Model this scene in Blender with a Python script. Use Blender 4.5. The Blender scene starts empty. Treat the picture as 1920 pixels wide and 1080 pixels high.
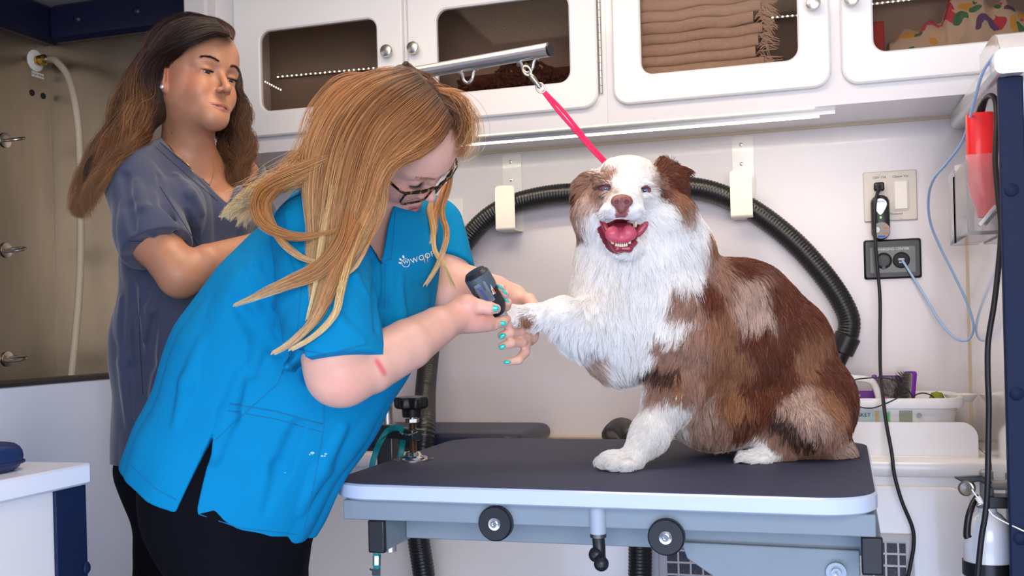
import bpy, bmesh, math, random
import numpy as np
from mathutils import Vector, Matrix, noise as mnoise

# ---------------------------------------------------------------- camera
TH = math.radians(17.5); RO = 0.026; FPX = 1970.0
CAM = np.array([0.0, 0.0, 1.174])
FW = np.array([-math.sin(TH), math.cos(TH), 0.0])
RT = np.array([math.cos(TH), math.sin(TH), 0.0])
UPV = np.array([0.0, 0.0, 1.0])
sc = bpy.context.scene
cam_data = bpy.data.cameras.new('camera')
cam = bpy.data.objects.new('camera', cam_data)
sc.collection.objects.link(cam)
sc.camera = cam
cam_data.sensor_width = 36.0
cam_data.sensor_fit = 'HORIZONTAL'
cam_data.lens = FPX / 1920 * 36.0
cam_data.shift_y = 68.0 / 1920
cam_data.clip_start = 0.05
# camera axes: image x axis and image y axis expressed in the world
IX = RT * math.cos(RO) - UPV * math.sin(RO)
IY = RT * math.sin(RO) + UPV * math.cos(RO)
cam.matrix_world = Matrix(((IX[0], IY[0], -FW[0], CAM[0]), (IX[1], IY[1], -FW[1], CAM[1]),
                           (IX[2], IY[2], -FW[2], CAM[2]), (0, 0, 0, 1)))

# ---------------------------------------------------------------- light and exposure
sc.view_settings.view_transform = 'Standard'
sc.view_settings.look = 'None'
sc.view_settings.gamma = 1.0
sc.view_settings.use_curve_mapping = False
sc.view_settings.exposure = -0.04
wd = bpy.data.worlds.new('sky'); sc.world = wd
wd.use_nodes = True
wn = wd.node_tree.nodes; wl = wd.node_tree.links
bg = wn['Background']
_geo = wn.new('ShaderNodeTexCoord'); _sep = wn.new('ShaderNodeSeparateXYZ'); _rmp = wn.new('ShaderNodeValToRGB')
wl.new(_geo.outputs['Generated'], _sep.inputs[0]); wl.new(_sep.outputs['Z'], _rmp.inputs[0])
_rmp.color_ramp.elements[0].position = 0.0; _rmp.color_ramp.elements[0].color = (0.50, 0.60, 0.95, 1)
_rmp.color_ramp.elements[1].position = 0.6; _rmp.color_ramp.elements[1].color = (0.36, 0.55, 1.0, 1)
wl.new(_rmp.outputs['Color'], bg.inputs['Color'])
bg.inputs['Strength'].default_value = 0.85
sc.cycles.max_bounces = 10
sc.cycles.diffuse_bounces = 5
sc.cycles.transparent_max_bounces = 12

def area(name, loc, target, size, size_y, power, col):
    l = bpy.data.lights.new(name, 'AREA'); l.shape = 'RECTANGLE'; l.size = size; l.size_y = size_y
    l.energy = power; l.color = col
    o = bpy.data.objects.new(name, l); sc.collection.objects.link(o)
    o.location = loc
    d = Vector(target) - Vector(loc)
    o.rotation_euler = d.to_track_quat('-Z', 'Y').to_euler()
    return o
area('ceiling_lamp', (-0.6, 1.75, 2.26), (-0.6, 1.85, 0), 1.3, 0.5, 16, (1.0, 0.80, 0.60))
area('daylight_opening', (0.45, -1.35, 1.6), (-0.65, 2.1, 1.4), 2.4, 1.6, 86, (1.0, 0.965, 0.95))

area('low_blue_fill', (-0.3, 0.25, 0.10), (-0.5, 2.3, 0.75), 2.4, 0.6, 26, (0.50, 0.66, 1.0))  # added fill lamp near the sill, standing in for bluish daylight from below

# ---------------------------------------------------------------- projection helpers (a photo pixel at a chosen real distance)
def ray(px, py):
    u = px - 960.0; v = 608.0 - py
    a = u * math.cos(RO) + v * math.sin(RO); b = -u * math.sin(RO) + v * math.cos(RO)
    return FW + a / FPX * RT + b / FPX * UPV
def V(px, py, s): return CAM + s * ray(px, py)
def onY(px, py, Y): r = ray(px, py); return CAM + r * (Y / r[1])
def onX(px, py, X): r = ray(px, py); return CAM + r * (X / r[0])
def onZ(px, py, Z): r = ray(px, py); return CAM + r * ((Z - CAM[2]) / r[2])
def cam2w(dx, dy, dz):
    """direction with image right, image up, depth away components"""
    return dx * IX + dy * IY + dz * FW
def nrm(v):
    v = np.asarray(v, float); return v / max(1e-12, np.linalg.norm(v))

# ---------------------------------------------------------------- materials
MATS = {}
def mat(name, col, rough=0.5, metal=0.0, spec=0.5, coat=0.0, bump=0.0, bscale=200.0, noise=0.0, nscale=8.0,
        trans=0.0, alpha=1.0, emit=None, estr=0.0, vcol=None, sheen=0.0, sss=0.0, stretch=None, aniso=0.0, ior=1.45, ncol=None, detail=6.0):
    if name in MATS: return MATS[name]
    m = bpy.data.materials.new(name); m.use_nodes = True
    n = m.node_tree.nodes; l = m.node_tree.links
    p = n['Principled BSDF']
    col = tuple(col) + (1,) if len(col) == 3 else col
    p.inputs['Base Color'].default_value = col
    p.inputs['Roughness'].default_value = rough
    p.inputs['Metallic'].default_value = metal
    p.inputs['Specular IOR Level'].default_value = spec
    p.inputs['IOR'].default_value = ior
    p.inputs['Coat Weight'].default_value = coat
    p.inputs['Coat Roughness'].default_value = 0.08
    p.inputs['Transmission Weight'].default_value = trans
    p.inputs['Alpha'].default_value = alpha
    p.inputs['Sheen Weight'].default_value = sheen
    p.inputs['Anisotropic'].default_value = aniso
    if sss:
        p.inputs['Subsurface Weight'].default_value = sss
        p.inputs['Subsurface Radius'].default_value = (0.012, 0.005, 0.003)
        p.inputs['Subsurface Scale'].default_value = 1.0
    if emit:
        p.inputs['Emission Color'].default_value = tuple(emit) + (1,)
        p.inputs['Emission Strength'].default_value = estr
    tc = n.new('ShaderNodeTexCoord'); mp = n.new('ShaderNodeMapping')
    l.new(tc.outputs['Object'], mp.inputs['Vector'])
    if stretch: mp.inputs['Scale'].default_value = stretch
    src = None
    if vcol:
        at = n.new('ShaderNodeAttribute'); at.attribute_name = vcol; src = at.outputs['Color']
        l.new(src, p.inputs['Base Color'])
    if noise:
        nz = n.new('ShaderNodeTexNoise'); nz.inputs['Scale'].default_value = nscale; nz.inputs['Detail'].default_value = detail
        l.new(mp.outputs[0], nz.inputs['Vector'])
        rp = n.new('ShaderNodeValToRGB')
        rp.color_ramp.elements[0].position = 0.3; rp.color_ramp.elements[1].position = 0.7
        a = 1 - noise
        lo = ncol if ncol else (a, a, a)
        rp.color_ramp.elements[0].color = tuple(lo) + (1,); rp.color_ramp.elements[1].color = (1, 1, 1, 1)
        mx = n.new('ShaderNodeMix'); mx.data_type = 'RGBA'; mx.blend_type = 'MULTIPLY'; mx.inputs[0].default_value = 1
        l.new(nz.outputs['Fac'], rp.inputs[0])
        if src: l.new(src, mx.inputs[6])
        else: mx.inputs[6].default_value = col
        l.new(rp.outputs[0], mx.inputs[7]); l.new(mx.outputs[2], p.inputs['Base Color'])
    if bump:
        nb = n.new('ShaderNodeTexNoise'); nb.inputs['Scale'].default_value = bscale; nb.inputs['Detail'].default_value = 3
        l.new(mp.outputs[0], nb.inputs['Vector'])
        bp = n.new('ShaderNodeBump'); bp.inputs['Strength'].default_value = bump; bp.inputs['Distance'].default_value = 0.002
        l.new(nb.outputs['Fac'], bp.inputs['Height']); l.new(bp.outputs[0], p.inputs['Normal'])
    MATS[name] = m
    return m

# ---------------------------------------------------------------- mesh building
def link(o, parent=None):
    sc.collection.objects.link(o)
    if parent is not None: o.parent = parent
    return o
def tag(o, label=None, cat=None, group=None, kind=None):
    if label: o['label'] = label
    if cat: o['category'] = cat
    if group: o['group'] = group
    if kind: o['kind'] = kind
    return o
def thing(name, loc, label, cat, group=None):
    o = bpy.data.objects.new(name, None); o.empty_display_size = 0.05
    link(o); o.location = tuple(float(c) for c in loc)
    return tag(o, label, cat, group)
def wloc(o):
    L = np.zeros(3)
    while o is not None:
        L = L + np.array(o.location); o = o.parent
    return L
def mesh_obj(name, verts, faces, m, parent=None, loc=None, smooth=True, angle=35, bevel=0, bseg=2, cols=None):
    verts = np.asarray(verts, float)
    if parent is not None: L = wloc(parent); own = np.zeros(3)
    elif loc is not None: L = np.array(loc, float); own = L
    else:
        L = np.array([(verts[:, 0].min() + verts[:, 0].max()) / 2, (verts[:, 1].min() + verts[:, 1].max()) / 2, verts[:, 2].min()]); own = L
    me = bpy.data.meshes.new(name)
    vv = verts - L
    if isinstance(faces, np.ndarray):
        me.vertices.add(len(vv)); me.vertices.foreach_set('co', vv.astype(np.float32).ravel())
        nf, k = faces.shape
        me.loops.add(nf * k); me.loops.foreach_set('vertex_index', faces.astype(np.int32).ravel())
        me.polygons.add(nf); me.polygons.foreach_set('loop_start', np.arange(0, nf * k, k, dtype=np.int32))
        me.update(calc_edges=True); me.validate()
        if smooth: me.polygons.foreach_set('use_smooth', np.ones(len(me.polygons), bool))
    else:
        me.from_pydata([tuple(v) for v in vv], [], faces)
        bm = bmesh.new(); bm.from_mesh(me)
        bmesh.ops.recalc_face_normals(bm, faces=bm.faces)
        if smooth:
            ca = math.radians(angle)
            for f in bm.faces: f.smooth = True
            for e in bm.edges:
                if len(e.link_faces) == 2 and e.calc_face_angle(0) > ca: e.smooth = False
        bm.to_mesh(me); bm.free()
    if cols is not None:
        ca = me.color_attributes.new('col', 'FLOAT_COLOR', 'POINT')
        c4 = np.ones((len(verts), 4), np.float32); c4[:, :3] = cols
        ca.data.foreach_set('color', c4.ravel())
    if m: me.materials.append(m)
    o = bpy.data.objects.new(name, me)
    link(o, parent); o.location = tuple(own)
    if bevel:
        b = o.modifiers.new('bevel', 'BEVEL'); b.width = bevel; b.segments = bseg; b.limit_method = 'ANGLE'; b.angle_limit = math.radians(40)
        b.harden_normals = False
    return o

def frame_from(axis, ref=None):
    a = nrm(axis)
    if ref is None: ref = (0, 0, 1) if abs(a[2]) < 0.9 else (1, 0, 0)
    x = nrm(np.cross(ref, a)); y = np.cross(a, x)
    return x, y, a

class B:
    def __init__(s): s.v = []; s.f = []
    def add(s, vs, fs):
        o = len(s.v); s.v += [tuple(map(float, v)) for v in vs]; s.f += [tuple(i + o for i in f) for f in fs]; return s
    def box(s, c, size, ax=None):
        c = np.array(c, float); h = np.array(size, float) / 2
        if ax is None: ax = np.eye(3)
        ax = np.array(ax)
        vs = [c + ax[0] * h[0] * i + ax[1] * h[1] * j + ax[2] * h[2] * k for i in (-1, 1) for j in (-1, 1) for k in (-1, 1)]
        return s.add(vs, [(0, 1, 3, 2), (4, 6, 7, 5), (0, 4, 5, 1), (2, 3, 7, 6), (0, 2, 6, 4), (1, 5, 7, 3)])
    def box2(s, a, b):
        a = np.array(a, float); b = np.array(b, float); return s.box((a + b) / 2, np.abs(b - a))
    def lathe(s, base, axis, prof, n=24, ref=None, sx=1, sy=1):
        """prof: list of (radius, height along axis)"""
        x, y, a = frame_from(axis, ref); base = np.array(base, float)
        vs = []; fs = []
        for r, h in prof:
            for i in range(n):
                t = 2 * math.pi * i / n
                vs.append(base + a * h + x * r * sx * math.cos(t) + y * r * sy * math.sin(t))
        for k in range(len(prof) - 1):
            for i in range(n):
                j = (i + 1) % n
                fs.append((k * n + i, k * n + j, (k + 1) * n + j, (k + 1) * n + i))
        if prof[0][0] > 1e-6: fs.append(tuple(range(n))[::-1])
        if prof[-1][0] > 1e-6: fs.append(tuple((len(prof) - 1) * n + i for i in range(n)))
        return s.add(vs, fs)
    def cyl(s, p0, p1, r, r1=None, n=24, ch=0.0):
        p0 = np.array(p0, float); p1 = np.array(p1, float); L = np.linalg.norm(p1 - p0); r1 = r if r1 is None else r1
        if ch: pr = [(r - ch, 0), (r, ch), (r1, L - ch), (r1 - ch, L)]
        else: pr = [(r, 0), (r1, L)]
        return s.lathe(p0, p1 - p0, pr, n)
    def tube(s, path, r, n=10, closed=False, caps=True, rad=None, flat=None, ref=None):
        """sweep; rad: list of radii; flat: (rx, ry) for a strap section"""
        P = [np.array(p, float) for p in path]; m = len(P)
        T = []
        for i in range(m):
            if closed: t = P[(i + 1) % m] - P[i - 1]
            else: t = P[min(i + 1, m - 1)] - P[max(i - 1, 0)]
            T.append(nrm(t))
        x, y, _ = frame_from(T[0], ref)
        vs = []; fs = []
        for i in range(m):
            if ref is not None and flat is not None:
                x = nrm(np.cross(ref, T[i])); y = np.cross(T[i], x)
            else:
                x = x - T[i] * np.dot(x, T[i]); x = nrm(x); y = np.cross(T[i], x)
            rr = rad[i] if rad is not None else r
            for k in range(n):
                t = 2 * math.pi * (k + 0.5) / n
                if flat: vs.append(P[i] + x * flat[0] * math.copysign(abs(math.cos(t)) ** 0.6, math.cos(t)) + y * flat[1] * math.copysign(abs(math.sin(t)) ** 0.6, math.sin(t)))
                else: vs.append(P[i] + x * rr * math.cos(t) + y * rr * math.sin(t))
        for i in range(m if closed else m - 1):
            j = (i + 1) % m
            for k in range(n):
                l = (k + 1) % n
                fs.append((i * n + k, i * n + l, j * n + l, j * n + k))
        if caps and not closed:
            fs.append(tuple(range(n))[::-1]); fs.append(tuple((m - 1) * n + k for k in range(n)))
        return s.add(vs, fs)
    def prism(s, pts, vec):
        """pts: 3-D planar outline; extruded along vec"""
        P = [np.array(p, float) for p in pts]; v = np.array(vec, float); n = len(P)
        return s.add(P + [p + v for p in P], [tuple(range(n)), tuple(range(n, 2 * n))[::-1]] + [(i, (i + 1) % n, n + (i + 1) % n, n + i) for i in range(n)])
    def loops(s, loops, cap0=False, cap1=False, closed=True):
        n = len(loops[0]); vs = [p for l in loops for p in l]; fs = []
        for i in range(len(loops) - 1):
            for k in range(n if closed else n - 1):
                l = (k + 1) % n
                fs.append((i * n + k, i * n + l, (i + 1) * n + l, (i + 1) * n + k))
        if cap0: fs.append(tuple(range(n))[::-1])
        if cap1: fs.append(tuple((len(loops) - 1) * n + k for k in range(n)))
        return s.add(vs, fs)
    def ball(s, c, r, n=16, m=10, ax=None):
        c = np.array(c, float); r = np.array(r if hasattr(r, '__len__') else (r, r, r), float)
        ax = np.eye(3) if ax is None else np.array(ax)
        vs = []
        for j in range(1, m):
            ph = math.pi * j / m
            for i in range(n):
                t = 2 * math.pi * i / n
                d = np.array([math.sin(ph) * math.cos(t), math.sin(ph) * math.sin(t), math.cos(ph)]) * r
                vs.append(c + d @ ax)
        vs.append(c + np.array([0, 0, r[2]]) @ ax); vs.append(c + np.array([0, 0, -r[2]]) @ ax)
        fs = []
        for j in range(m - 2):
            for i in range(n):
                k = (i + 1) % n
                fs.append((j * n + i, (j + 1) * n + i, (j + 1) * n + k, j * n + k))
        T = len(vs) - 2
        for i in range(n):
            k = (i + 1) % n
            fs.append((T, i, k)); fs.append((T + 1, (m - 2) * n + k, (m - 2) * n + i))
        return s.add(vs, fs)
    def build(s, name, m, parent=None, **k): return mesh_obj(name, s.v, s.f, m, parent, **k)

def rrect(x0, x1, z0, z1, r, n=8, rs=None):
    """rounded rectangle as 2-D points, counter-clockwise from the lower left corner"""
    rs = rs or (r, r, r, r); out = []
    for (cx, cz, a0, rr) in ((x0, z0, 180, rs[0]), (x1, z0, 270, rs[1]), (x1, z1, 0, rs[2]), (x0, z1, 90, rs[3])):
        ox = cx + (rr if cx == x0 else -rr); oz = cz + (rr if cz == z0 else -rr)
        for i in range(n + 1):
            t = math.radians(a0 + 90 * i / n); out.append((ox + rr * math.cos(t), oz + rr * math.sin(t)))
    return out
def smoothpath(pts, k=8, closed=False):
    P = [np.array(p, float) for p in pts]; n = len(P); out = []
    for i in range(n if closed else n - 1):
        if closed: a, b, c, d = P[i - 1], P[i], P[(i + 1) % n], P[(i + 2) % n]
        else: a, b, c, d = P[max(i - 1, 0)], P[i], P[i + 1], P[min(i + 2, n - 1)]
        for j in range(k):
            t = j / k
            out.append(0.5 * (2 * b + (c - a) * t + (2 * a - 5 * b + 4 * c - d) * t * t + (3 * b - a - 3 * c + d) * t ** 3))
    if not closed: out.append(P[-1])
    return out
def resample(P, step):
    P = np.array(P); d = np.r_[0, np.cumsum(np.linalg.norm(np.diff(P, axis=0), axis=1))]
    n = max(2, int(round(d[-1] / step)) + 1); t = np.linspace(0, d[-1], n)
    return np.stack([np.interp(t, d, P[:, k]) for k in range(3)], 1)
def text(name, s, origin, xd, yd, size, m, parent=None, align='CENTER', depth=0.0003):
    """flat lettering converted to a mesh; xd = reading direction, yd = up of the letters"""
    cu = bpy.data.curves.new(name, 'FONT'); cu.body = s; cu.size = 1.0; cu.align_x = align; cu.align_y = 'CENTER'
    cu.resolution_u = 3; cu.extrude = 0.0
    to = bpy.data.objects.new(name + '_src', cu); sc.collection.objects.link(to)
    dg = bpy.context.evaluated_depsgraph_get(); me = to.evaluated_get(dg).to_mesh()
    xs = nrm(xd); ys = nrm(yd); o = np.array(origin, float)
    nz = np.cross(xs, ys)
    vs = [o + xs * v.co.x * size + ys * v.co.y * size + nz * depth for v in me.vertices]
    fs = [tuple(p.vertices) for p in me.polygons]
    to.to_mesh_clear(); bpy.data.objects.remove(to); bpy.data.curves.remove(cu)
    return mesh_obj(name, vs, fs, m, parent, smooth=False)
def copy_tree(o, parent=None, link_to=None):
    c = o.copy(); sc.collection.objects.link(c); c.parent = parent
    for ch in list(o.children): copy_tree(ch, c)
    return c
# ================================================================ materials of the van
gel = mat('white_gelcoat', (0.80, 0.775, 0.765), rough=0.22, coat=0.5, noise=0.05, nscale=3, bump=0.02, bscale=30)
gelw = mat('white_gelcoat_wall', (0.70, 0.655, 0.695), rough=0.3, coat=0.25, noise=0.06, nscale=2.2, bump=0.05, bscale=14)
cabw = mat('cabinet_white_board', (0.90, 0.88, 0.86), rough=0.38, noise=0.03, nscale=5)
steel = mat('brushed_sheet_steel', (0.40, 0.35, 0.29), rough=0.36, metal=1.0, noise=0.25, nscale=6, stretch=(1, 1, 0.3), bump=0.05, bscale=60)
bsteel = mat('brushed_tube_steel', (0.72, 0.70, 0.67), rough=0.36, metal=1.0, noise=0.15, nscale=30, stretch=(1, 8, 8))
chrome = mat('bright_steel', (0.72, 0.70, 0.67), rough=0.16, metal=1.0)
nickel = mat('satin_nickel', (0.58, 0.54, 0.49), rough=0.3, metal=1.0)
navyc = mat('blue_vinyl_cushion', (0.010, 0.022, 0.10), rough=0.42, bump=0.25, bscale=260)
navy = mat('navy_vinyl', (0.006, 0.008, 0.036), rough=0.42, bump=0.25, bscale=260)
navyd = mat('dark_navy_vinyl', (0.012, 0.014, 0.035), rough=0.4, bump=0.2, bscale=260)
navyt = mat('navy_plastic_trim', (0.006, 0.014, 0.050), rough=0.6, spec=0.25)
blackp = mat('black_plastic', (0.010, 0.010, 0.013), rough=0.35)
blackm = mat('matt_black_rubber', (0.012, 0.012, 0.015), rough=0.6, bump=0.15, bscale=300)
hosem = mat('black_hose_plastic', (0.011, 0.011, 0.013), rough=0.3, spec=0.6)
glass = mat('cabinet_glass', (0.74, 0.64, 0.58), rough=0.02, trans=1.0, ior=1.12, spec=0.6)
cabin = mat('cabinet_interior', (0.35, 0.29, 0.25), rough=0.6)
led = mat('warm_led', (1, 0.95, 0.8), emit=(1.0, 0.90, 0.66), estr=22)
alu = mat('aluminium_channel', (0.55, 0.55, 0.55), rough=0.35, metal=0.8)
beige = mat('beige_sealant', (0.62, 0.52, 0.38), rough=0.6)
floorm = mat('grey_vinyl_floor', (0.16, 0.16, 0.19), rough=0.5, noise=0.3, nscale=60)
ceilm = mat('ceiling_panel', (0.52, 0.50, 0.50), rough=0.5)

YW = 2.95      # back wall
XL = -2.56     # left steel wall
XR = 0.31      # right side panel
ZC = 2.29
def struct(o): o['kind'] = 'structure'; return o

struct(B().box2((-2.9, 0.6, -0.08), (1.6, 3.2, 0.0)).build('floor', floorm))
struct(B().box2((-2.9, 0.6, ZC), (1.6, 3.2, ZC + 0.06)).build('ceiling', ceilm))
struct(B().box2((-1.72, YW, 0), (1.6, YW + 0.06, ZC)).build('wall_back', gelw))
struct(B().box2((XL - 0.06, YW, 0), (-1.72, YW + 0.06, ZC)).build('wall_back_steel', steel))
struct(B().box2((XL - 0.06, 0.6, 0), (XL, YW + 0.06, ZC)).build('wall_left', steel))
struct(B().box2((1.5, 0.6, 0), (1.56, YW + 0.06, ZC)).build('wall_right', gel))
# parking ground outside the van door
ground = mat('asphalt', (0.16, 0.17, 0.19), rough=0.9, noise=0.3, nscale=40)
struct(B().box2((-12, -14, -0.6), (12, 0.55, -0.5)).build('ground', ground))
# sealant joints
struct(B().box2((XR - 0.004, YW - 0.004, 0.84), (XR, YW, 1.5)).build('trim_1', beige))
struct(B().box2((-1.72, YW - 0.004, 0.842), (XR, YW, 0.848)).build('trim_2', beige))
struct(B().box2((-1.70, YW - 0.006, 1.679), (XR, YW, 1.685)).build('trim_3', beige))
struct(B().box2((XL, YW - 0.006, 0.9), (XL + 0.006, YW, 2.16)).build('trim_4', steel))

# white end panel at the end of the cabinets over the tub
struct(B().box2((-1.80, 2.62, 1.685), (-1.722, YW, ZC)).build('trim_5', gel, bevel=0.008))

# padded navy bands round the top of the tub walls
def padded_band(name, label, p0, p1, out, buttons):
    t = thing(name, (p0[0], p0[1], 2.16), label, 'padding', 'padded navy bands above the tub walls')
    a = np.array([p0[0], p0[1], 0.0]); b = np.array([p1[0], p1[1], 0.0]); o = np.array(tuple(out) + (0.0,)); th = 0.045
    loops = []
    n = 24
    for i in range(n + 1):
        c = a + (b - a) * i / n
        lp = []
        for (d, z) in ((0, 2.165), (th * .6, 2.162), (th, 2.175), (th * 1.1, 2.225), (th, 2.275), (th * .6, ZC - .002), (0, ZC)):
            lp.append(c + o * d + np.array([0, 0, z]))
        loops.append(lp)
    b_ = B(); b_.loops(loops, closed=False, cap0=True, cap1=True); b_.build('padding', navy, t)
    for q in buttons:
        c = a + (b - a) * q + o * th * 1.08 + np.array([0, 0, 2.225])
        B().lathe(c, o, [(0.015, -0.004), (0.0155, 0.0), (0.012, 0.005), (0.006, 0.008), (0.0, 0.009)], 20).build('button', navy, t)
padded_band('padded_band', 'navy vinyl padded band on the back tub wall behind the long haired woman', (XL + .052, YW), (-1.801, YW), (0, -1), (0.15, 0.48, 0.78))
padded_band('padded_band', 'navy padded band at top left on the tub end wall, with one shiny button', (XL, 1.2), (XL, YW), (1, 0), (0.2, 0.52, 0.80))

# small vent fitting on the ceiling at the top left
t = B().lathe((-2.28, 2.55, ZC), (0, 0, -1), [(0.05, 0), (0.05, 0.008), (0.035, 0.016), (0.0, 0.016)], 24).build('ceiling_speaker', mat('grey_fitting', (0.25, 0.25, 0.28), rough=0.4))
tag(t, 'small grey round fitting on the ceiling above the navy band', 'ceiling fitting')

# ================================================================ bathing tub
tub = thing('bathing_tub', (-2.1, 2.1, 0), 'white grooming tub panel with dark rim in front of the steel walls', 'tub')
tubw = mat('tub_white_panel', (0.80, 0.85, 0.98), rough=0.3, coat=0.3)
B().box2((-1.76, 0.9, 0.0), (-1.70, 2.94, 1.068)).build('side_panel', tubw, tub, bevel=0.006)
B().box2((-1.775, 0.9, 1.0675), (-1.696, 2.94, 1.079)).build('rim', mat('dark_rim', (0.03, 0.025, 0.02), rough=0.4), tub, bevel=0.003)
B().box2((-2.555, 0.9, 0.55), (-1.765, 2.94, 0.6)).build('basin_floor', steel, tub)

def wall_ring(px, py, X, lab):
    c = onX(px, py, X + 0.002)
    t = thing('tether_ring', c, lab, 'ring', 'steel tether loops on the tub end wall')
    B().lathe(c, (1, 0, 0), [(0.024, 0), (0.024, 0.003), (0.012, 0.006), (0.0, 0.006)], 28).build('flange', nickel, t)
    pts = []
    for i in range(24):
        a = 2 * math.pi * i / 24
        pts.append(c + np.array([0.034 + 0.034 * math.cos(a), 0.006 * math.sin(a), 0.020 * math.sin(a) * 0.35 - 0.0]) + np.array([0, 0.020 * math.sin(a), 0]))
    B().tube(pts, 0.0045, 10, closed=True).build('ring', nickel, t)
wall_ring(10, 263, XL, 'topmost steel tether ring on the brushed steel end wall')
wall_ring(12, 469, XL, 'middle steel tether ring on the brushed steel end wall')
wall_ring(14, 673, XL, 'lowest steel tether ring, just above the tub rim')
for q, w in ((60, 174), (81, 180)):
    c = onX(q, w, XL)
    tag(B().lathe(c, (1, 0, 0), [(0.0105, 0), (0.0105, 0.002), (0.008, 0.004), (0, 0.004)], 20).build('hole_plug', blackm),
        'black hole plug under the fresh water label, ' + ('the left one' if q == 60 else 'the right one'), 'plug', 'black plugs in the steel wall')
c = onX(71, 141, XL + 0.001)
lb = B().box((c[0], c[1], c[2]), (0.001, 0.055, 0.017)).build('inlet_label', mat('white_label', (0.8, 0.8, 0.78), rough=0.5))
tag(lb, 'small white label reading Fresh Water under the hose inlet', 'label')
text('lettering', 'Fresh Water', c + np.array([0.001, 0, 0]), (0, 1, 0), (0, 0, 1), 0.011, mat('ink', (0.01, 0.01, 0.012), rough=0.5), lb)
# inlet and braided hose
c = onX(66, 114, XL)
sh = thing('shower_hose', c, 'cream braided water hose curving down from a brass fitting on the steel wall', 'hose')
B().lathe(c, (1, 0, 0), [(0.036, 0), (0.036, 0.003), (0.028, 0.006), (0.0, 0.007)], 32).build('flange', mat('white_flange', (0.85, 0.85, 0.85), rough=0.35), sh)
brass = mat('brass', (0.55, 0.33, 0.08), rough=0.28, metal=1.0)
B().lathe(c + (0.005, 0, 0), (1, 0, 0), [(0.015, 0), (0.017, 0.004), (0.017, 0.012), (0.014, 0.014), (0.014, 0.018), (0.0185, 0.020), (0.0185, 0.034), (0.012, 0.038), (0.010, 0.044)], 8).build('brass_fitting', brass, sh)
B().lathe(c + (0.046, 0, 0), (1, 0, 0), [(0.0105, 0), (0.0115, 0.003), (0.0115, 0.022), (0.0105, 0.026)], 20).build('ferrule', nickel, sh)
P = [c + (0.06, 0, 0), V(106, 115, 3.42), V(128, 145, 3.36), V(142, 200, 3.3), V(149, 270, 3.3), V(151, 380, 3.3), V(151, 480, 3.3), V(146, 580, 3.3), V(134, 705, 3.3), V(128, 770, 3.3)]
P = smoothpath(P, 10)
B().tube(P, 0.0115, 14).build('hose', mat('cream_braided_hose', (0.62, 0.53, 0.40), rough=0.4, bump=0.5, bscale=450, noise=0.15, nscale=300), sh)

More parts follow.
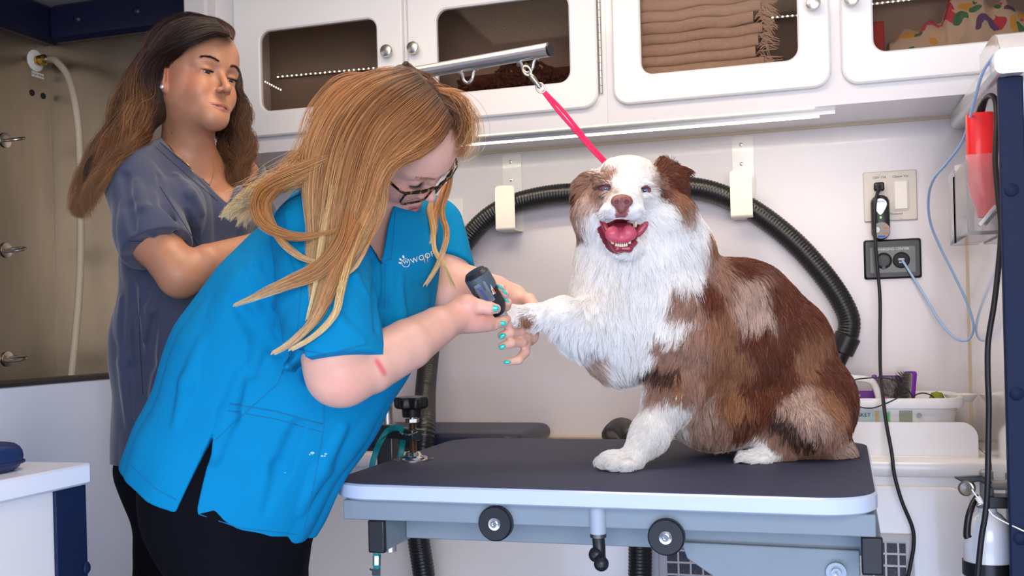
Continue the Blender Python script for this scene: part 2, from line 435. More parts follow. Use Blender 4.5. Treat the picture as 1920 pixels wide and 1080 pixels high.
# ================================================================ overhead cabinets
YD = 2.65; YF = 2.67
Z0 = 1.685
def plate_ring(outer, inner, y0, y1, bev=0.004):
    """board with a rounded window, built in the X-Z plane with eased edges"""
    def sh(L, d, cx, cz):
        out = []
        n = len(L)
        for i in range(n):
            a = np.array(L[i - 1]); b = np.array(L[(i + 1) % n]); t = b - a; t = t / (np.linalg.norm(t) + 1e-9)
            nn = np.array([t[1], -t[0]])
            out.append(np.array(L[i]) + nn * d)
        return out
    def at(L, y): return [(p[0], y, p[1]) for p in L]
    o_in = sh(outer, -bev, 0, 0); i_out = sh(inner, bev, 0, 0)
    b = B()
    b.loops([at(inner, y1), at(inner, y0 + bev), at(i_out, y0), at(o_in, y0), at(outer, y0 + bev), at(outer, y1), at(inner, y1)])
    return b
def cabinet(name, x0, x1, doors, label, group):
    t = thing(name, ((x0 + x1) / 2, YF, Z0), label, 'cabinet', group)
    w = 0.018
    b = B()
    x1 = x1 - .0004; yb = YF + .0175
    b.box2((x0, yb, Z0), (x1, YW - 0.002, Z0 + w)); b.box2((x0, yb, ZC - 0.03), (x1, YW - 0.002, ZC - 0.004))
    b.box2((x0, yb, Z0 + w + .0002), (x0 + w, YW - 0.002, ZC - 0.0302)); b.box2((x1 - w, yb, Z0 + w + .0002), (x1, YW - 0.002, ZC - 0.0302))
    b.build('carcass', gel, t)
    B().box2((x0 + w, YW - 0.012, Z0 + w), (x1 - w, YW - 0.004, ZC - 0.03)).box2((x0 + w, YF + .01, Z0 + w), (x1 - w, YW - 0.012, Z0 + w + .002)).build('lining', cabin, t)
    # face frame between and around the door openings
    f = B(); zt = ZC - 0.004
    f.box2((x0, YF - 0.001, Z0), (x1, YF + 0.017, Z0 + 0.075)); f.box2((x0, YF - 0.001, zt - 0.12), (x1, YF + 0.017, zt))
    xs = sorted([d[0] for d in doors] + [d[1] for d in doors])
    edges = [x0] + xs + [x1]
    for i in range(0, len(edges), 2): f.box2((edges[i], YF - 0.001, Z0 + 0.0751), (edges[i + 1], YF + 0.017, zt - 0.1201)) if edges[i + 1] - edges[i] > 0.002 else None
    f.build('face_frame', gel, t)
    for (a, c, wa, wc, hinge_side) in doors:
        zb, ztop = 1.7285, 2.17
        outer = rrect(a, c, zb, ztop, 0.04, 8); inner = rrect(wa, wc, 1.800, 2.028, 0.03, 8)
        d = plate_ring(outer, inner, YD, YF - 0.002).build('door', cabw, t)
        B().box2((wa - 0.008, YD + 0.012, 1.792), (wc + 0.008, YD + 0.016, 2.036)).build('glass_pane', glass, d)
        kx = (c - 0.036) if hinge_side == 'L' else (a + 0.026)
        kc = np.array([kx, YD, 1.926])
        B().lathe(kc, (0, -1, 0), [(0.0075, 0), (0.0075, 0.012), (0.012, 0.016), (0.0165, 0.020), (0.0175, 0.025), (0.0155, 0.030), (0.010, 0.032), (0.0, 0.0325)], 28).build('knob', nickel, d)
        hx = (a - 0.006) if hinge_side == 'L' else (c + 0.006)
        if hinge_side == 'L': continue
        hb = B()
        zz = 1.765
        while zz < 2.15:
            hb.cyl((hx, YF - 0.008, zz), (hx, YF - 0.008, zz + 0.018), 0.004, n=10); zz += 0.0195
        hb.box2((hx - 0.004, YF - 0.004, 1.765), (hx + 0.004, YF - 0.0015, 2.15))
        hb.build('hinge', nickel, d)
    return t
cabinet('overhead_cabinet', -1.722, -0.567, [(-1.655, -1.130, -1.570, -1.206, 'L'), (-1.114, -0.588, -1.029, -0.661, 'R')],
        'white overhead cabinet with dark windows behind the steel crossbar', 'overhead cabinets')
cabinet('overhead_cabinet', -0.567, 0.62, [(-0.547, -0.014, -0.474, -0.089, 'L'), (0.012, 0.545, 0.085, 0.470, 'R')],
        'white overhead cabinet holding the folded towels and patterned bag', 'overhead cabinets')

# LED strips inside the cabinets
def strip_light(name, a, b, label, n, r=0.0022):
    a = np.array(a, float); b = np.array(b, float)
    t = thing(name, a, label, 'light strip', 'dotted light strips inside the cabinets')
    B().tube([a, b], 0.004, 6).build('channel', alu, t)
    bb = B()
    for i in range(n):
        c = a + (b - a) * (i + .5) / n + np.array([0, -0.004, 0]); bb.ball(c, r, 6, 4)
    bb.build('diodes', led, t)['kind'] = 'stuff'
strip_light('light_strip', onY(518, 145, 2.93), onY(715, 127, 2.93), 'long dotted light strip glowing behind the leftmost cabinet window', 22)
strip_light('light_strip', onY(497, 153, 2.85), onY(530, 170, 2.75), 'short slanted light strip low in the leftmost cabinet window', 8)
strip_light('light_strip', onY(1444, 34, 2.9), onY(1500, 29, 2.9), 'short dotted light strip beside the folded towels', 6)
strip_light('light_strip', onY(1630, 9, 2.9), onY(1790, -10, 2.9), 'dotted light strip above the patterned bag in the right cabinet', 16)

# light bar under the cabinets
a = onZ(852, 272, Z0 - 0.006); b = onZ(1532, 213, Z0 - 0.006)
lb = thing('under_cabinet_light', (a + b) / 2, 'thin lit bar light under the overhead cabinets', 'light bar')
yb = (a[1] + b[1]) / 2
e = onZ(1566, 210, Z0 - 0.006)
x0b = -1.35
B().box2((x0b, yb - 0.010, Z0 - 0.009), (e[0], yb + 0.010, Z0)).build('channel', alu, lb)
B().box2((x0b + .02, yb - 0.003, Z0 - 0.0135), (b[0], yb + 0.003, Z0 - 0.009)).build('diffuser', mat('light_bar_glow', (1, 1, .85), emit=(1.0, 0.95, 0.62), estr=7), lb)
B().box2((b[0] - .006, yb - 0.008, Z0 - 0.016), (b[0] + .006, yb + 0.008, Z0 - 0.009)).build('end_clip', alu, lb)
for i in range(3):
    l = bpy.data.lights.new('under_cabinet_glow', 'AREA'); l.shape = 'RECTANGLE'; l.size = 0.45; l.size_y = 0.008; l.energy = 0.7; l.color = (1, 0.88, 0.62)
    o = bpy.data.objects.new('under_cabinet_glow', l); sc.collection.objects.link(o); o.location = (-1.0 + i * 0.46, yb, Z0 - 0.016)

# ================================================================ folded towels and bag behind the glass
towel = mat('beige_towelling', (0.66, 0.53, 0.43), rough=0.95, bump=0.8, bscale=500, noise=0.15, nscale=120)
random.seed(5)
def folded_towel(z, th, x0, x1, i, label):
    y0, y1 = 2.70, 2.90
    lo = []
    nx = 26
    for k in range(nx + 1):
        x = x0 + (x1 - x0) * k / nx
        lp = []
        wob = 0.0025 * math.sin(k * 0.55) * (z - Z0) * 4
        for j in range(18):
            a = math.pi * (j / 17.0) - math.pi / 2
            lp.append((x, y0 - 0.012 * math.cos(a) * (1 if True else 0) + 0.012 + 0.002 * math.sin(k * .7 + i), z + th / 2 + (th / 2) * math.sin(a) + wob))
        lp.append((x, y1, z + th + wob)); lp.append((x, y1, z + wob))
        lo.append(lp)
    b = B(); b.loops(lo, cap0=True, cap1=True)
    o = b.build('folded_towel', towel)
    tag(o, label, 'towel', 'folded beige towels in the cabinet')
zz = Z0 + 0.0215
hs = [0.030, 0.028, 0.034, 0.030, 0.027, 0.031, 0.026, 0.030, 0.028, 0.031, 0.03]
nm = ['lowest', 'second from the bottom', 'third from the bottom', 'fourth from the bottom', 'fifth from the bottom', 'sixth from the bottom', 'seventh from the bottom', 'eighth from the bottom', 'ninth from the bottom', 'second from the top', 'topmost']
for i, h in enumerate(hs):
    folded_towel(zz, h, -0.500 + 0.004 * math.sin(i * 2), -0.185 + 0.012 * math.sin(i * 2.3 + 1), i, 'folded beige towel behind the cabinet glass, ' + nm[i] + ' in the stack')
    zz += h + 0.0002
# frayed towel hanging at the right end of the stack, dark mop head in the middle cabinet
b = B()
random.seed(8)
for i in range(1100):
    x = -1.0 + random.random() * 0.39; z = Z0 + 0.026 + random.random() * (0.16 + 0.03 * math.sin(x * 21)); y = 2.74 + random.random() * 0.02
    c = np.array([x, y, z]); d = nrm((random.uniform(-1, 1), random.uniform(-1.5, 0), random.uniform(-1, 1)))
    b.tube([c, c + d * 0.012], 0.0045, 6)
b.box2((-1.0, 2.75, Z0 + .022), (-0.61, 2.80, Z0 + .18))
tag(b.build('chenille_mat', mat('brown_chenille', (0.085, 0.032, 0.020), rough=0.95)), 'dark brown chenille mat of short tufts behind the steel crossbar', 'mat', kind='thing')
B_ = B()
random.seed(11)
for i in range(160):
    z = Z0 + 0.06 + random.random() * 0.3; c = np.array([-0.185 + random.uniform(-.01, .01), 2.715, z])
    B_.tube(smoothpath([c, c + (0.012, -0.006, 0.006), c + (0.03 + random.uniform(-.01, .02), -0.004, random.uniform(-.03, .01))], 3), 0.0012, 5)
tag(B_.build('towel_fringe', towel), 'brown frayed fringe hanging at the right end of the towel stack', 'towel')
# patterned bag: quilted cloth with blobs of colour
def bag_mat():
    m = bpy.data.materials.new('patterned_cloth'); m.use_nodes = True; n = m.node_tree.nodes; l = m.node_tree.links
    tc = n.new('ShaderNodeTexCoord'); vo = n.new('ShaderNodeTexVoronoi'); vo.inputs['Scale'].default_value = 34; vo.feature = 'F1'
    nz = n.new('ShaderNodeTexNoise'); nz.inputs['Scale'].default_value = 12
    mxv = n.new('ShaderNodeMix'); mxv.data_type = 'RGBA'; mxv.inputs[0].default_value = 0.12
    l.new(tc.outputs['Object'], nz.inputs['Vector']); l.new(tc.outputs['Object'], mxv.inputs[6]); l.new(nz.outputs['Color'], mxv.inputs[7]); l.new(mxv.outputs[2], vo.inputs['Vector'])
    sp = n.new('ShaderNodeSeparateColor'); l.new(vo.outputs['Color'], sp.inputs[0])
    rp = n.new('ShaderNodeValToRGB'); rp.color_ramp.interpolation = 'CONSTANT'; e = rp.color_ramp.elements
    cs = [(0.0, (.55, .48, .38)), (0.28, (.05, .20, .10)), (0.42, (.50, .05, .08)), (0.55, (.60, .35, .06)), (0.68, (.10, .06, .18)), (0.76, (.62, .50, .35)), (0.9, (.60, .10, .16))]
    e[0].color = cs[0][1] + (1,); e[1].position = cs[1][0]; e[1].color = cs[1][1] + (1,)
    for p, c in cs[2:]: q = e.new(p); q.color = c + (1,)
    l.new(sp.outputs[0], rp.inputs[0])
    r2 = n.new('ShaderNodeValToRGB'); r2.color_ramp.elements[0].position = 0.52; r2.color_ramp.elements[1].position = 0.56
    l.new(vo.outputs['Distance'], r2.inputs[0]); 
    mx = n.new('ShaderNodeMix'); mx.data_type = 'RGBA'; l.new(r2.outputs[0], mx.inputs[0]); l.new(rp.outputs[0], mx.inputs[6]); mx.inputs[7].default_value = (.55, .48, .38, 1)
    l.new(mx.outputs[2], n['Principled BSDF'].inputs['Base Color']); n['Principled BSDF'].inputs['Roughness'].default_value = 0.7
    return m
bgm = bag_mat()
lo = []
prof = [(0.118, .12), (0.135, .15), (0.17, .165), (0.21, .175), (0.245, .185), (0.27, .235), (0.30, .262), (0.325, .255), (0.35, .215), (0.39, .205), (0.43, .18), (0.44, .10)]
P_ = smoothpath([(a_, 0, h_) for a_, h_ in prof], 4)
for k, q in enumerate(P_):
    lp = []
    for j in range(14):
        a_ = 2 * math.pi * j / 14
        hh = q[2] * (1 + .05 * math.sin(k * 1.1))
        lp.append((q[0], 2.77 + 0.055 * math.cos(a_) * (1 + 0.1 * math.sin(k * .9 + j)), Z0 + 0.022 + hh / 2 + hh / 2 * math.sin(a_)))
    lo.append(lp)
b = B(); b.loops(lo, cap0=True, cap1=True)
tag(b.build('patterned_bag', bgm), 'crumpled cloth bag with bright fruit pattern in the right cabinet', 'bag')
tag(B().box2((0.085, 2.70, Z0 + 0.021), (0.112, 2.85, Z0 + 0.20)).build('red_box', mat('dark_red_card', (0.35, 0.02, 0.02), rough=0.6), bevel=0.003), 'narrow dark red box at the left of the patterned bag', 'box')

# ================================================================ right side panel with navy corner trim
pw = thing('side_partition', (0.36, 2.5, 0), 'white side partition on the right with navy studded corner trim', 'partition')
gelr = mat('white_gelcoat_glossy', (0.74, 0.70, 0.68), rough=0.10, coat=0.8)
B().box2((XR, 2.17, 0), (0.42, YW - 0.001, 1.632)).build('panel', gelr, pw)
# trim along the top, falling a little towards the front
tb = B()
for (y, z) in (): pass
loops = []
for y, z in ((2.12, 1.612), (2.95 - .002, 1.650)):
    loops.append([(x + 0.2775, y, z + zz) for x, zz in rrect(0, 0.15, 0, 0.046, 0.014, 4)])
tb.loops(loops, cap0=True, cap1=True); tb.build('top_rail', gel, pw)
loops = []
for i in range(9):
    t_ = i / 8.0; hh = 0.055 * math.sin(math.acos(max(0, 1 - 2.2 * t_)) if t_ < .45 else math.pi / 2)
    y = 2.135 + 0.30 * t_
    loops.append([(x + 0.29, y, 1.655 + zz) for x, zz in rrect(0, 0.20, 0, max(hh, 0.004) + .012 * t_, 0.003, 2)])
B().loops(loops, cap0=True, cap1=True).build('moulded_cap', gel, pw)
B().box2((0.287, 2.150, 0), (0.330, 2.172, 1.612)).build('corner_trim', navyt, pw, bevel=0.003)
for z in (0.75, 1.02, 1.40, 0.35):
    pz = z
    B().lathe((0.305, 2.150, pz), (0, -1, 0), [(0.0125, 0), (0.0125, 0.002), (0.009, 0.005), (0.0, 0.006)], 20).build('stud', navyt, pw)

# ================================================================ moulded bench along the back wall
bn = thing('moulded_bench', (-0.6, 2.75, 0), 'white moulded bench ledge running along the back wall behind the table', 'bench')
lo = []
prof = [(2.60, 0.0), (2.60, 0.795), (2.585, 0.80), (2.578, 0.815), (2.58, 0.832), (2.592, 0.840), (YW - .001, 0.840), (YW - .001, 0.0)]
lo = [[(x, y, z) for y, z in prof] for x in (-1.694, XR - .001)]
B().loops(lo, cap0=True, cap1=True).build('ledge', gel, bn)
# raised front lip on the right, rounded corner
lip = rrect(-0.30, 0.288, 0.839, 0.921, 0.034, 8, rs=(0.001, 0.001, 0.035, 0.035))
B().prism([(x, 2.612, z) for x, z in lip], (0, 0.02, 0)).build('upstand', gel, bn, bevel=0.003)
pn = rrect(-0.02, 0.27, 0.25, 0.775, 0.05, 8)
B().prism([(x, 2.600, z) for x, z in pn], (0, -0.012, 0)).build('access_panel', gel, bn, bevel=0.004)
pn = rrect(-0.50, -0.05, 0.10, 0.70, 0.01, 4)
B().prism([(x, 2.600, z) for x, z in pn], (0, -0.006, 0)).build('service_panel', mat('white_service_panel', (0.66, 0.67, 0.74), rough=0.35), bn, bevel=0.002)

# grilles
def grille(name, x0, x1, z0, z1, y, label, pitch=0.030):
    t = thing(name, ((x0 + x1) / 2, y, z0), label, 'vent grille', 'egg crate grilles in the bench front')
    gm = mat('grey_white_grille', (0.50, 0.50, 0.52), rough=0.5)
    inner = [(x, z) for x, z in rrect(x0 + .018, x1 - .018, z0 + .018, z1 - .018, 0.002, 2)]; outer = rrect(x0, x1, z0, z1, 0.004, 2)
    plate_ring(outer, inner, y - 0.008, y, 0.001).build('frame', gm, t)
    b = B(); x = x0 + .018
    while x < x1 - .01: b.box2((x - .0022, y - .006, z0 + .018), (x + .0022, y + .0, z1 - .018)); x += pitch
    z = z1 - .018
    while z > z0 + .01: b.box2((x0 + .018, y - .0065, z - .0022), (x1 - .018, y - .0005, z + .0022)); z -= pitch
    b.build('lattice', gm, t)
    B().box2((x0 + .01, y - .0015, z0 + .01), (x1 - .01, y - .0005, z1 - .01)).build('filter', mat('dusty_filter', (0.11, 0.11, 0.15), rough=0.9, noise=0.6, nscale=300), t)
    return t
grille('vent_grille', -0.02 + .0, 0.142, 0.36, 0.665, 2.586, 'white egg crate vent grille right of the table end cap', 0.0275)
grille('vent_grille', -0.45, -0.12, 0.30, 0.655, 2.592, 'egg crate vent grille seen below the table between hose and leg plate')

# ledge cushion
def cushion(name, outline, z0, th, m, label, seam=True, r=None):
    t = thing(name, (np.mean([p[0] for p in outline]), np.mean([p[1] for p in outline]), z0), label, 'cushion')
    cx = np.mean([p[0] for p in outline]); cy = np.mean([p[1] for p in outline])
    def sc_(f, z, crown=0):
        out = []
        for (x, y) in outline:
            d = np.array([x - cx, y - cy]); L = np.linalg.norm(d); d = d * (1 - (f / L)); out.append((cx + d[0], cy + d[1], z))
        return out
    r = r or th * .45
    L = [sc_(r, z0)]
    for i in range(1, 9):
        a = -math.pi / 2 + math.pi * i / 8 * 1.0
        L.append(sc_(r * (1 - math.cos(a)), z0 + th / 2 + (th / 2) * math.sin(a)))
    L.append(sc_(r * 2.5, z0 + th * 1.02)); L.append(sc_(r * 6, z0 + th * 1.06))
    B().loops(L, cap0=True, cap1=True).build('pad', m, t)
    if seam: B().tube([(x, y, z0 + th * .30) for x, y, _ in sc_(-0.0006, 0)], 0.0022, 6, closed=True).build('piping', m, t)
    return t
cushion('bench_cushion', rrect(-1.45, -0.805, 2.592, 2.925, 0.04, 6), 0.8405, 0.048, navyd, 'dark navy pad on the bench ledge behind the clamp', seam=False)
# ================================================================ grooming table
ZT = 0.900
matm = mat('grey_blue_rubber_mat', (0.046, 0.052, 0.100), rough=0.6, spec=0.35, bump=0.5, bscale=700, noise=0.25, nscale=500, detail=2)
edgem = mat('white_edge_band', (0.55, 0.62, 0.74), rough=0.3, coat=0.3)
greym = mat('grey_painted_steel', (0.22, 0.27, 0.31), rough=0.45, noise=0.05, nscale=20)
gt = thing('grooming_table', (-0.42, 2.03, 0), 'grooming table with dark grey mat top, white edge and grey steel frame', 'table')
def quad_round(corners, r, n=8):
    """corners anticlockwise from front left"""
    out = []; C_ = [np.array(c, float) for c in corners]
    for i in range(4):
        p = C_[i]; a = nrm(C_[i - 1] - p); b = nrm(C_[(i + 1) % 4] - p)
        for k in range(n + 1):
            t = k / n
            q0 = p + a * r; q1 = p + b * r
            out.append((1 - t) ** 2 * q0 + 2 * t * (1 - t) * (p + (a + b) * r * .12) + t * t * q1)
    return out
TC = [(-0.893, 1.682), (0.044, 1.650), (0.044, 2.400), (-0.905, 2.405)]
def ins(C_, d):
    c = np.mean(C_, axis=0); return [tuple(np.array(p) - np.sign(np.array(p) - c) * d) for p in C_]
def lay(C_, r, z): return [(p[0], p[1], z) for p in quad_round(C_, r)]
B().loops([lay(ins(TC, .006), .075, ZT - .030), lay(TC, .08, ZT - .026), lay(TC, .08, ZT - .004), lay(ins(TC, .004), .078, ZT - .0005)], cap0=True, cap1=True).build('edge_band', edgem, gt)
B().loops([lay(ins(TC, .0035), .078, ZT - .001), lay(ins(TC, .0035), .078, ZT + .0008), lay(ins(TC, .0055), .076, ZT + .0012)], cap0=True, cap1=True).build('mat_surface', matm, gt)
ZT = ZT + 0.0012
B().box2((-0.862, 1.700, 0.833), (0.040, 1.735, 0.868)).build('side_rail', greym, gt, bevel=0.002)
B().box2((-0.862, 2.30, 0.833), (0.040, 2.335, 0.868)).build('side_rail', greym, gt, bevel=0.002)
for y_ in (1.80, 2.20): B().box2((-0.785, y_, 0.782), (0.020, y_ + .03, 0.8325)).build('slide_rail', greym, gt, bevel=0.002)
for x in (-0.800, 0.0335):
    b = B().box2((x - .0145, 1.712, 0.776), (x + .0145, 2.33, 0.832)).build('cross_member', greym, gt, bevel=0.003)
    B().box2((x - .016, 1.702, 0.774), (x + .016, 1.714, 0.8325)).build('end_cap', blackp, b, bevel=0.003)
def roller(px, py, s):
    c = V(px, py, s); c = np.array([c[0], 1.70, c[2]])
    o = B().lathe(c + (0, 0.004, 0), (0, -1, 0), [(0.026, 0), (0.030, 0.002), (0.030, 0.014), (0.0275, 0.017), (0.0, 0.017)], 40).build('roller', blackp, gt)
    B().lathe(c + (0, -0.013, 0), (0, -1, 0), [(0.0105, 0), (0.0105, 0.0025), (0.006, 0.0028), (0.006, 0.006), (0.003, 0.006), (0.0028, 0.004), (0, 0.004)], 24).build('bolt', chrome, o)
    B().cyl(c + (0, 0.03, 0), c + (0, -0.002, 0), 0.012).build('axle', greym, o)
roller(955, 966, 1.86); roller(1273, 977, 1.83)
c = onY(1113, 950, 1.672)
bb = B().cyl((c[0], 1.70, 0.868), (c[0], 1.70, 0.824), 0.0135, n=28).build('crank_post', mat('light_grey_tube', (0.36, 0.42, 0.48), rough=0.4), gt)
B().lathe((c[0], 1.70, 0.825), (0, 0, -1), [(0.0115, 0), (0.0135, 0.001), (0.0135, 0.007), (0.0115, 0.008)], 28).build('collar', mat('dark_steel', (0.15, 0.14, 0.14), rough=0.4, metal=1), bb)
B().tube([(c[0], 1.70, 0.818), (c[0] + .001, 1.70, 0.80), (c[0] + .002, 1.695, 0.788), (c[0] + .006, 1.685, 0.781)], 0.0105, 18).ball((c[0] - .003, 1.695, 0.790), 0.013).ball((c[0] + .009, 1.678, 0.779), 0.0125).build('crank_handle', blackp, bb)
# scissor leg plate and base
pl = [onY(1278, 1014, 1.80), onY(1612, 1030, 1.80), onY(1612, 1090, 1.80), onY(1600, 1300, 1.80), onY(1420, 1300, 1.80), onY(1345, 1083, 1.80), onY(1290, 1045, 1.80)]
pl = [np.array([p[0], 1.80, p[2]]) for p in pl]
for y in (1.79, 2.24): B().prism([(p[0], y, p[2]) for p in pl], (0, 0.010, 0)).build('leg_plate', greym, gt, bevel=0.002)
c = onY(1568, 1071, 1.79)
B().lathe(c, (0, -1, 0), [(0.016, 0), (0.016, 0.010), (0.008, 0.010), (0.008, 0.016), (0.004, 0.016), (0, 0.014)], 28).build('pivot_bolt', mat('grey_blue_bush', (0.30, 0.36, 0.42), rough=0.35, metal=0.3), gt)
B().box2((-0.72, 1.80, 0.0), (-0.02, 1.85, 0.05)).box2((-0.72, 2.20, 0.0), (-0.02, 2.25, 0.05)).box2((-0.70, 1.80, 0.0), (-0.64, 2.25, 0.05)).box2((-0.10, 1.80, 0.0), (-0.04, 2.25, 0.05)).build('base_frame', greym, gt)
B().box((-0.35, 1.92, 0.27), (0.05, 0.03, 0.56), ax=[nrm((1, 0, .75)), (0, 1, 0), nrm((-.75, 0, 1))]).box((-0.35, 2.13, 0.27), (0.05, 0.03, 0.56), ax=[nrm((1, 0, -.75)), (0, 1, 0), nrm((.75, 0, 1))]).build('scissor_arm', greym, gt)

# ================================================================ grooming arm with clamp
ga = thing('grooming_stand', (-0.93, 2.035, 0.84), 'brushed steel grooming arm with crossbar, hooks and clamp on the table edge', 'grooming stand')
px0 = onZ(723, 868, 0.9)
PX, PY = -0.928, 2.045
B().cyl((PX, PY, 0.70), (PX, PY, 1.700), 0.0145, n=32).build('post', bsteel, ga)
e0 = np.array([PX, PY, 1.70]); e1 = V(1029, 93, 2.016)
d = nrm(e1 - e0)
cb = B().cyl(e0 - d * .02, e1, 0.0135, n=36, ch=0.001).build('crossbar', bsteel, ga)
B().cyl(e1 - d * .002, e1 + d * .004, 0.0130, n=36, ch=0.001).build('end_plug', blackp, cb)
def hookat(px):
    for t in np.linspace(0, 1, 400):
        q = e0 + (e1 - e0) * t
        r_ = q - CAM; s = r_ @ FW; a = (r_ @ RT) / s * FPX; b = (r_ @ UPV) / s * FPX
        if 960 + a * math.cos(RO) - b * math.sin(RO) >= px: return q
    return e1
for px in (876, 988):
    q = hookat(px); k = d; z = np.array([0, 0, 1.])
    pts = [q - k * .024 - z * .013, q - k * .017 - z * .014, q - k * .013 - z * .020, q - k * .010 - z * .031, q - z * .038, q + k * .010 - z * .031, q + k * .013 - z * .020, q + k * .017 - z * .014, q + k * .024 - z * .013]
    B().tube(smoothpath(pts, 6), 0.0030, 12).build('hook', chrome, ga)
# clamp
cc = onZ(775, 862, ZT)
wx, wy = cc[0], cc[1]
B().lathe((wx, wy, ZT), (0, 0, 1), [(0.042, 0), (0.042, 0.002), (0.030, 0.003), (0.029, 0.006), (0.018, 0.009), (0.014, 0.016), (0.009, 0.018)], 48).build('clamp_foot', chrome, ga)
rod = B()
prof = []
h = 0.0
while h < 0.082: prof += [(0.0066, h), (0.0080, h + .0009), (0.0066, h + .0018)]; h += 0.002
rod.lathe((wx, wy, ZT + 0.012), (0, 0, 1), prof, 16); rod.build('threaded_rod', mat('brown_steel_thread', (0.30, 0.18, 0.12), rough=0.4, metal=0.9), ga)
B().lathe((wx, wy, ZT + 0.076), (0, 0, 1), [(0.0135, 0), (0.0145, 0.001), (0.0145, 0.008), (0.0125, 0.009)], 6).lathe((wx, wy, ZT + 0.085), (0, 0, 1), [(0.010, 0), (0.010, 0.005)], 20).build('nut', chrome, ga)
kn = []
for (r, h) in ((0.020, 0.088), (0.021, 0.104), (0.029, 0.106), (0.033, 0.110), (0.034, 0.124), (0.031, 0.129), (0.018, 0.131), (0.006, 0.1315)):
    lp = []
    for i in range(72):
        a = 2 * math.pi * i / 72; m_ = (1 + 0.09 * math.cos(7 * a)) if 0.104 < h < .13 else 1
        lp.append((wx + r * m_ * math.cos(a), wy + r * m_ * math.sin(a), ZT + h))
    kn.append(lp)
B().loops(kn, cap0=True, cap1=True).build('star_knob', blackp, ga)
bm_ = nrm(np.array([wx - PX, wy - PY, 0])); bl = np.array([wx - PX, wy - PY, 0])
B().box(np.array([PX, PY, ZT + .052]) + bl * .52 + bm_ * .004, (np.linalg.norm(bl) + .02, 0.026, 0.023), ax=[bm_, np.cross((0, 0, 1), bm_), (0, 0, 1)]).build('clamp_block', mat('dark_polished_block', (0.10, 0.14, 0.15), rough=0.25, metal=0.9), ga, bevel=0.002)
B().box(np.array([PX, PY, 0.845]) + bl * .5, (np.linalg.norm(bl) + .04, 0.026, 0.02), ax=[bm_, np.cross((0, 0, 1), bm_), (0, 0, 1)]).box((PX, PY, 0.90), (0.036, 0.036, 0.14)).build('clamp_jaw', mat('dark_steel', (0.15, 0.14, 0.14)), ga, bevel=0.002)

# ================================================================ hoses
def hose(name, pts, r, label, pitch=0.0085, step=None):
    P = resample(smoothpath(pts, 14), pitch / 4)
    rad = [r * (1 + (0.0, 0.045, 0.045, 0.0)[i % 4] - .02) for i in range(len(P))]
    t = thing(name, P[0], label, 'hose')
    B().tube(P, r, 28, rad=rad).build('corrugated_tube', hosem, t)
    return t, P
yh = 2.905
pts = [(-0.62, 2.46, 0.035), (-0.80, 2.46, 0.06), (-0.86, 2.48, 0.25), onY(800, 1150, 2.50), onY(795, 1080, 2.50), onY(784, 1000, 2.50), onY(785, 940, 2.52)]
pts += [onY(790, 868, 2.545), onY(796, 800, 2.56), onY(798, 730, 2.72), onY(805, 660, 2.84), onY(814, 590, 2.90), onY(836, 520, yh), onY(870, 458, yh), onY(910, 412, yh), onY(960, 383, yh), onY(1030, 366, yh), onY(1110, 360, yh),
        onY(1200, 352, yh), onY(1300, 352, yh), onY(1370, 372, yh), onY(1430, 406, yh), onY(1490, 455, yh), onY(1540, 510, yh), onY(1575, 560, yh), onY(1592, 600, yh), onY(1589, 632, yh)]
hz, P = hose('vacuum_hose', pts, 0.0285, 'long black corrugated hose arching over the wall brackets')
q0 = P[-1]; dd = nrm(onY(1570, 668, yh) - onY(1589, 628, yh))
B().lathe(q0 - dd * .006, dd, [(0.030, 0), (0.034, 0.003), (0.034, 0.048), (0.031, 0.050), (0.026, 0.051), (0.026, 0.11)], 32).build('cuff', blackp, hz)
h2, _ = hose('vacuum_hose', [(-0.50, 2.86, 0.845), onY(1152, 822, 2.85), onY(1157, 806, 2.80), onY(1172, 806, 2.66), onY(1186, 830, 2.545), onY(1196, 900, 2.53), onY(1200, 1000, 2.53), onY(1200, 1080, 2.53), onY(1198, 1150, 2.53), (-0.50, 2.53, 0.25), (-0.44, 2.50, 0.06), (-0.28, 2.45, 0.035)], 0.0285, 'short black corrugated hose looping over the bench behind the table')

def bracket(px, py, pyb, lab):
    """J shaped hook: wall plate, bottom and front lip"""
    a = onY(px, py, YW); w = 0.058
    t = thing('hose_bracket', (a[0], YW, a[2] - .2), lab, 'bracket', 'white hose brackets on the back wall')
    m = mat('cream_painted_bracket', (0.78, 0.74, 0.68), rough=0.4)
    zt = Z0 - 0.012; zb = onY(px, pyb, YW)[2] ; x = a[0] ; y1 = 2.868
    pr = [(YW - .0015, zt), (YW - .0015, zb), (YW - .004, zb - .003), (y1 + .004, zb - .003), (y1, zb)]
    B().prism([(x - w / 2 + q[0], YW - .004, q[1]) for q in rrect(0, w, zb, zt, .006, 4)], (0, .004, 0)).build('wall_plate', gel, t)
    lo = []
    b = B()
    for k in range(9):
        aa = math.pi / 2 * k / 8
        yy = y1 + .008 - .008 * math.sin(aa); z2 = zb + .008 - .008 * math.cos(aa)
        lo.append([(x - w / 2, yy, z2), (x + w / 2, yy, z2), (x + w / 2, yy + .003 * math.sin(aa), z2 + .003 * math.cos(aa)), (x - w / 2, yy + .003 * math.sin(aa), z2 + .003 * math.cos(aa))])
    lo = [[(x - w / 2, YW - .001, zb), (x + w / 2, YW - .001, zb), (x + w / 2, YW - .001, zb + .003), (x - w / 2, YW - .001, zb + .003)]] + lo
    b.loops(lo, cap0=True, cap1=True)
    b.prism([(x - w / 2 + q[0], y1, q[1]) for q in rrect(0, w, zb + .0075, zb + .128, .010, 5, rs=(.001, .001, .012, .012))], (0, .003, 0))
    b.build('hook', m, t)
    for z in (zt - .022, zt - .075): B().lathe((x - .004, YW - .004, z), (0, -1, 0), [(0.005, 0), (0.005, .001), (0.003, .002), (0, .002)], 14).build('screw', chrome, t)
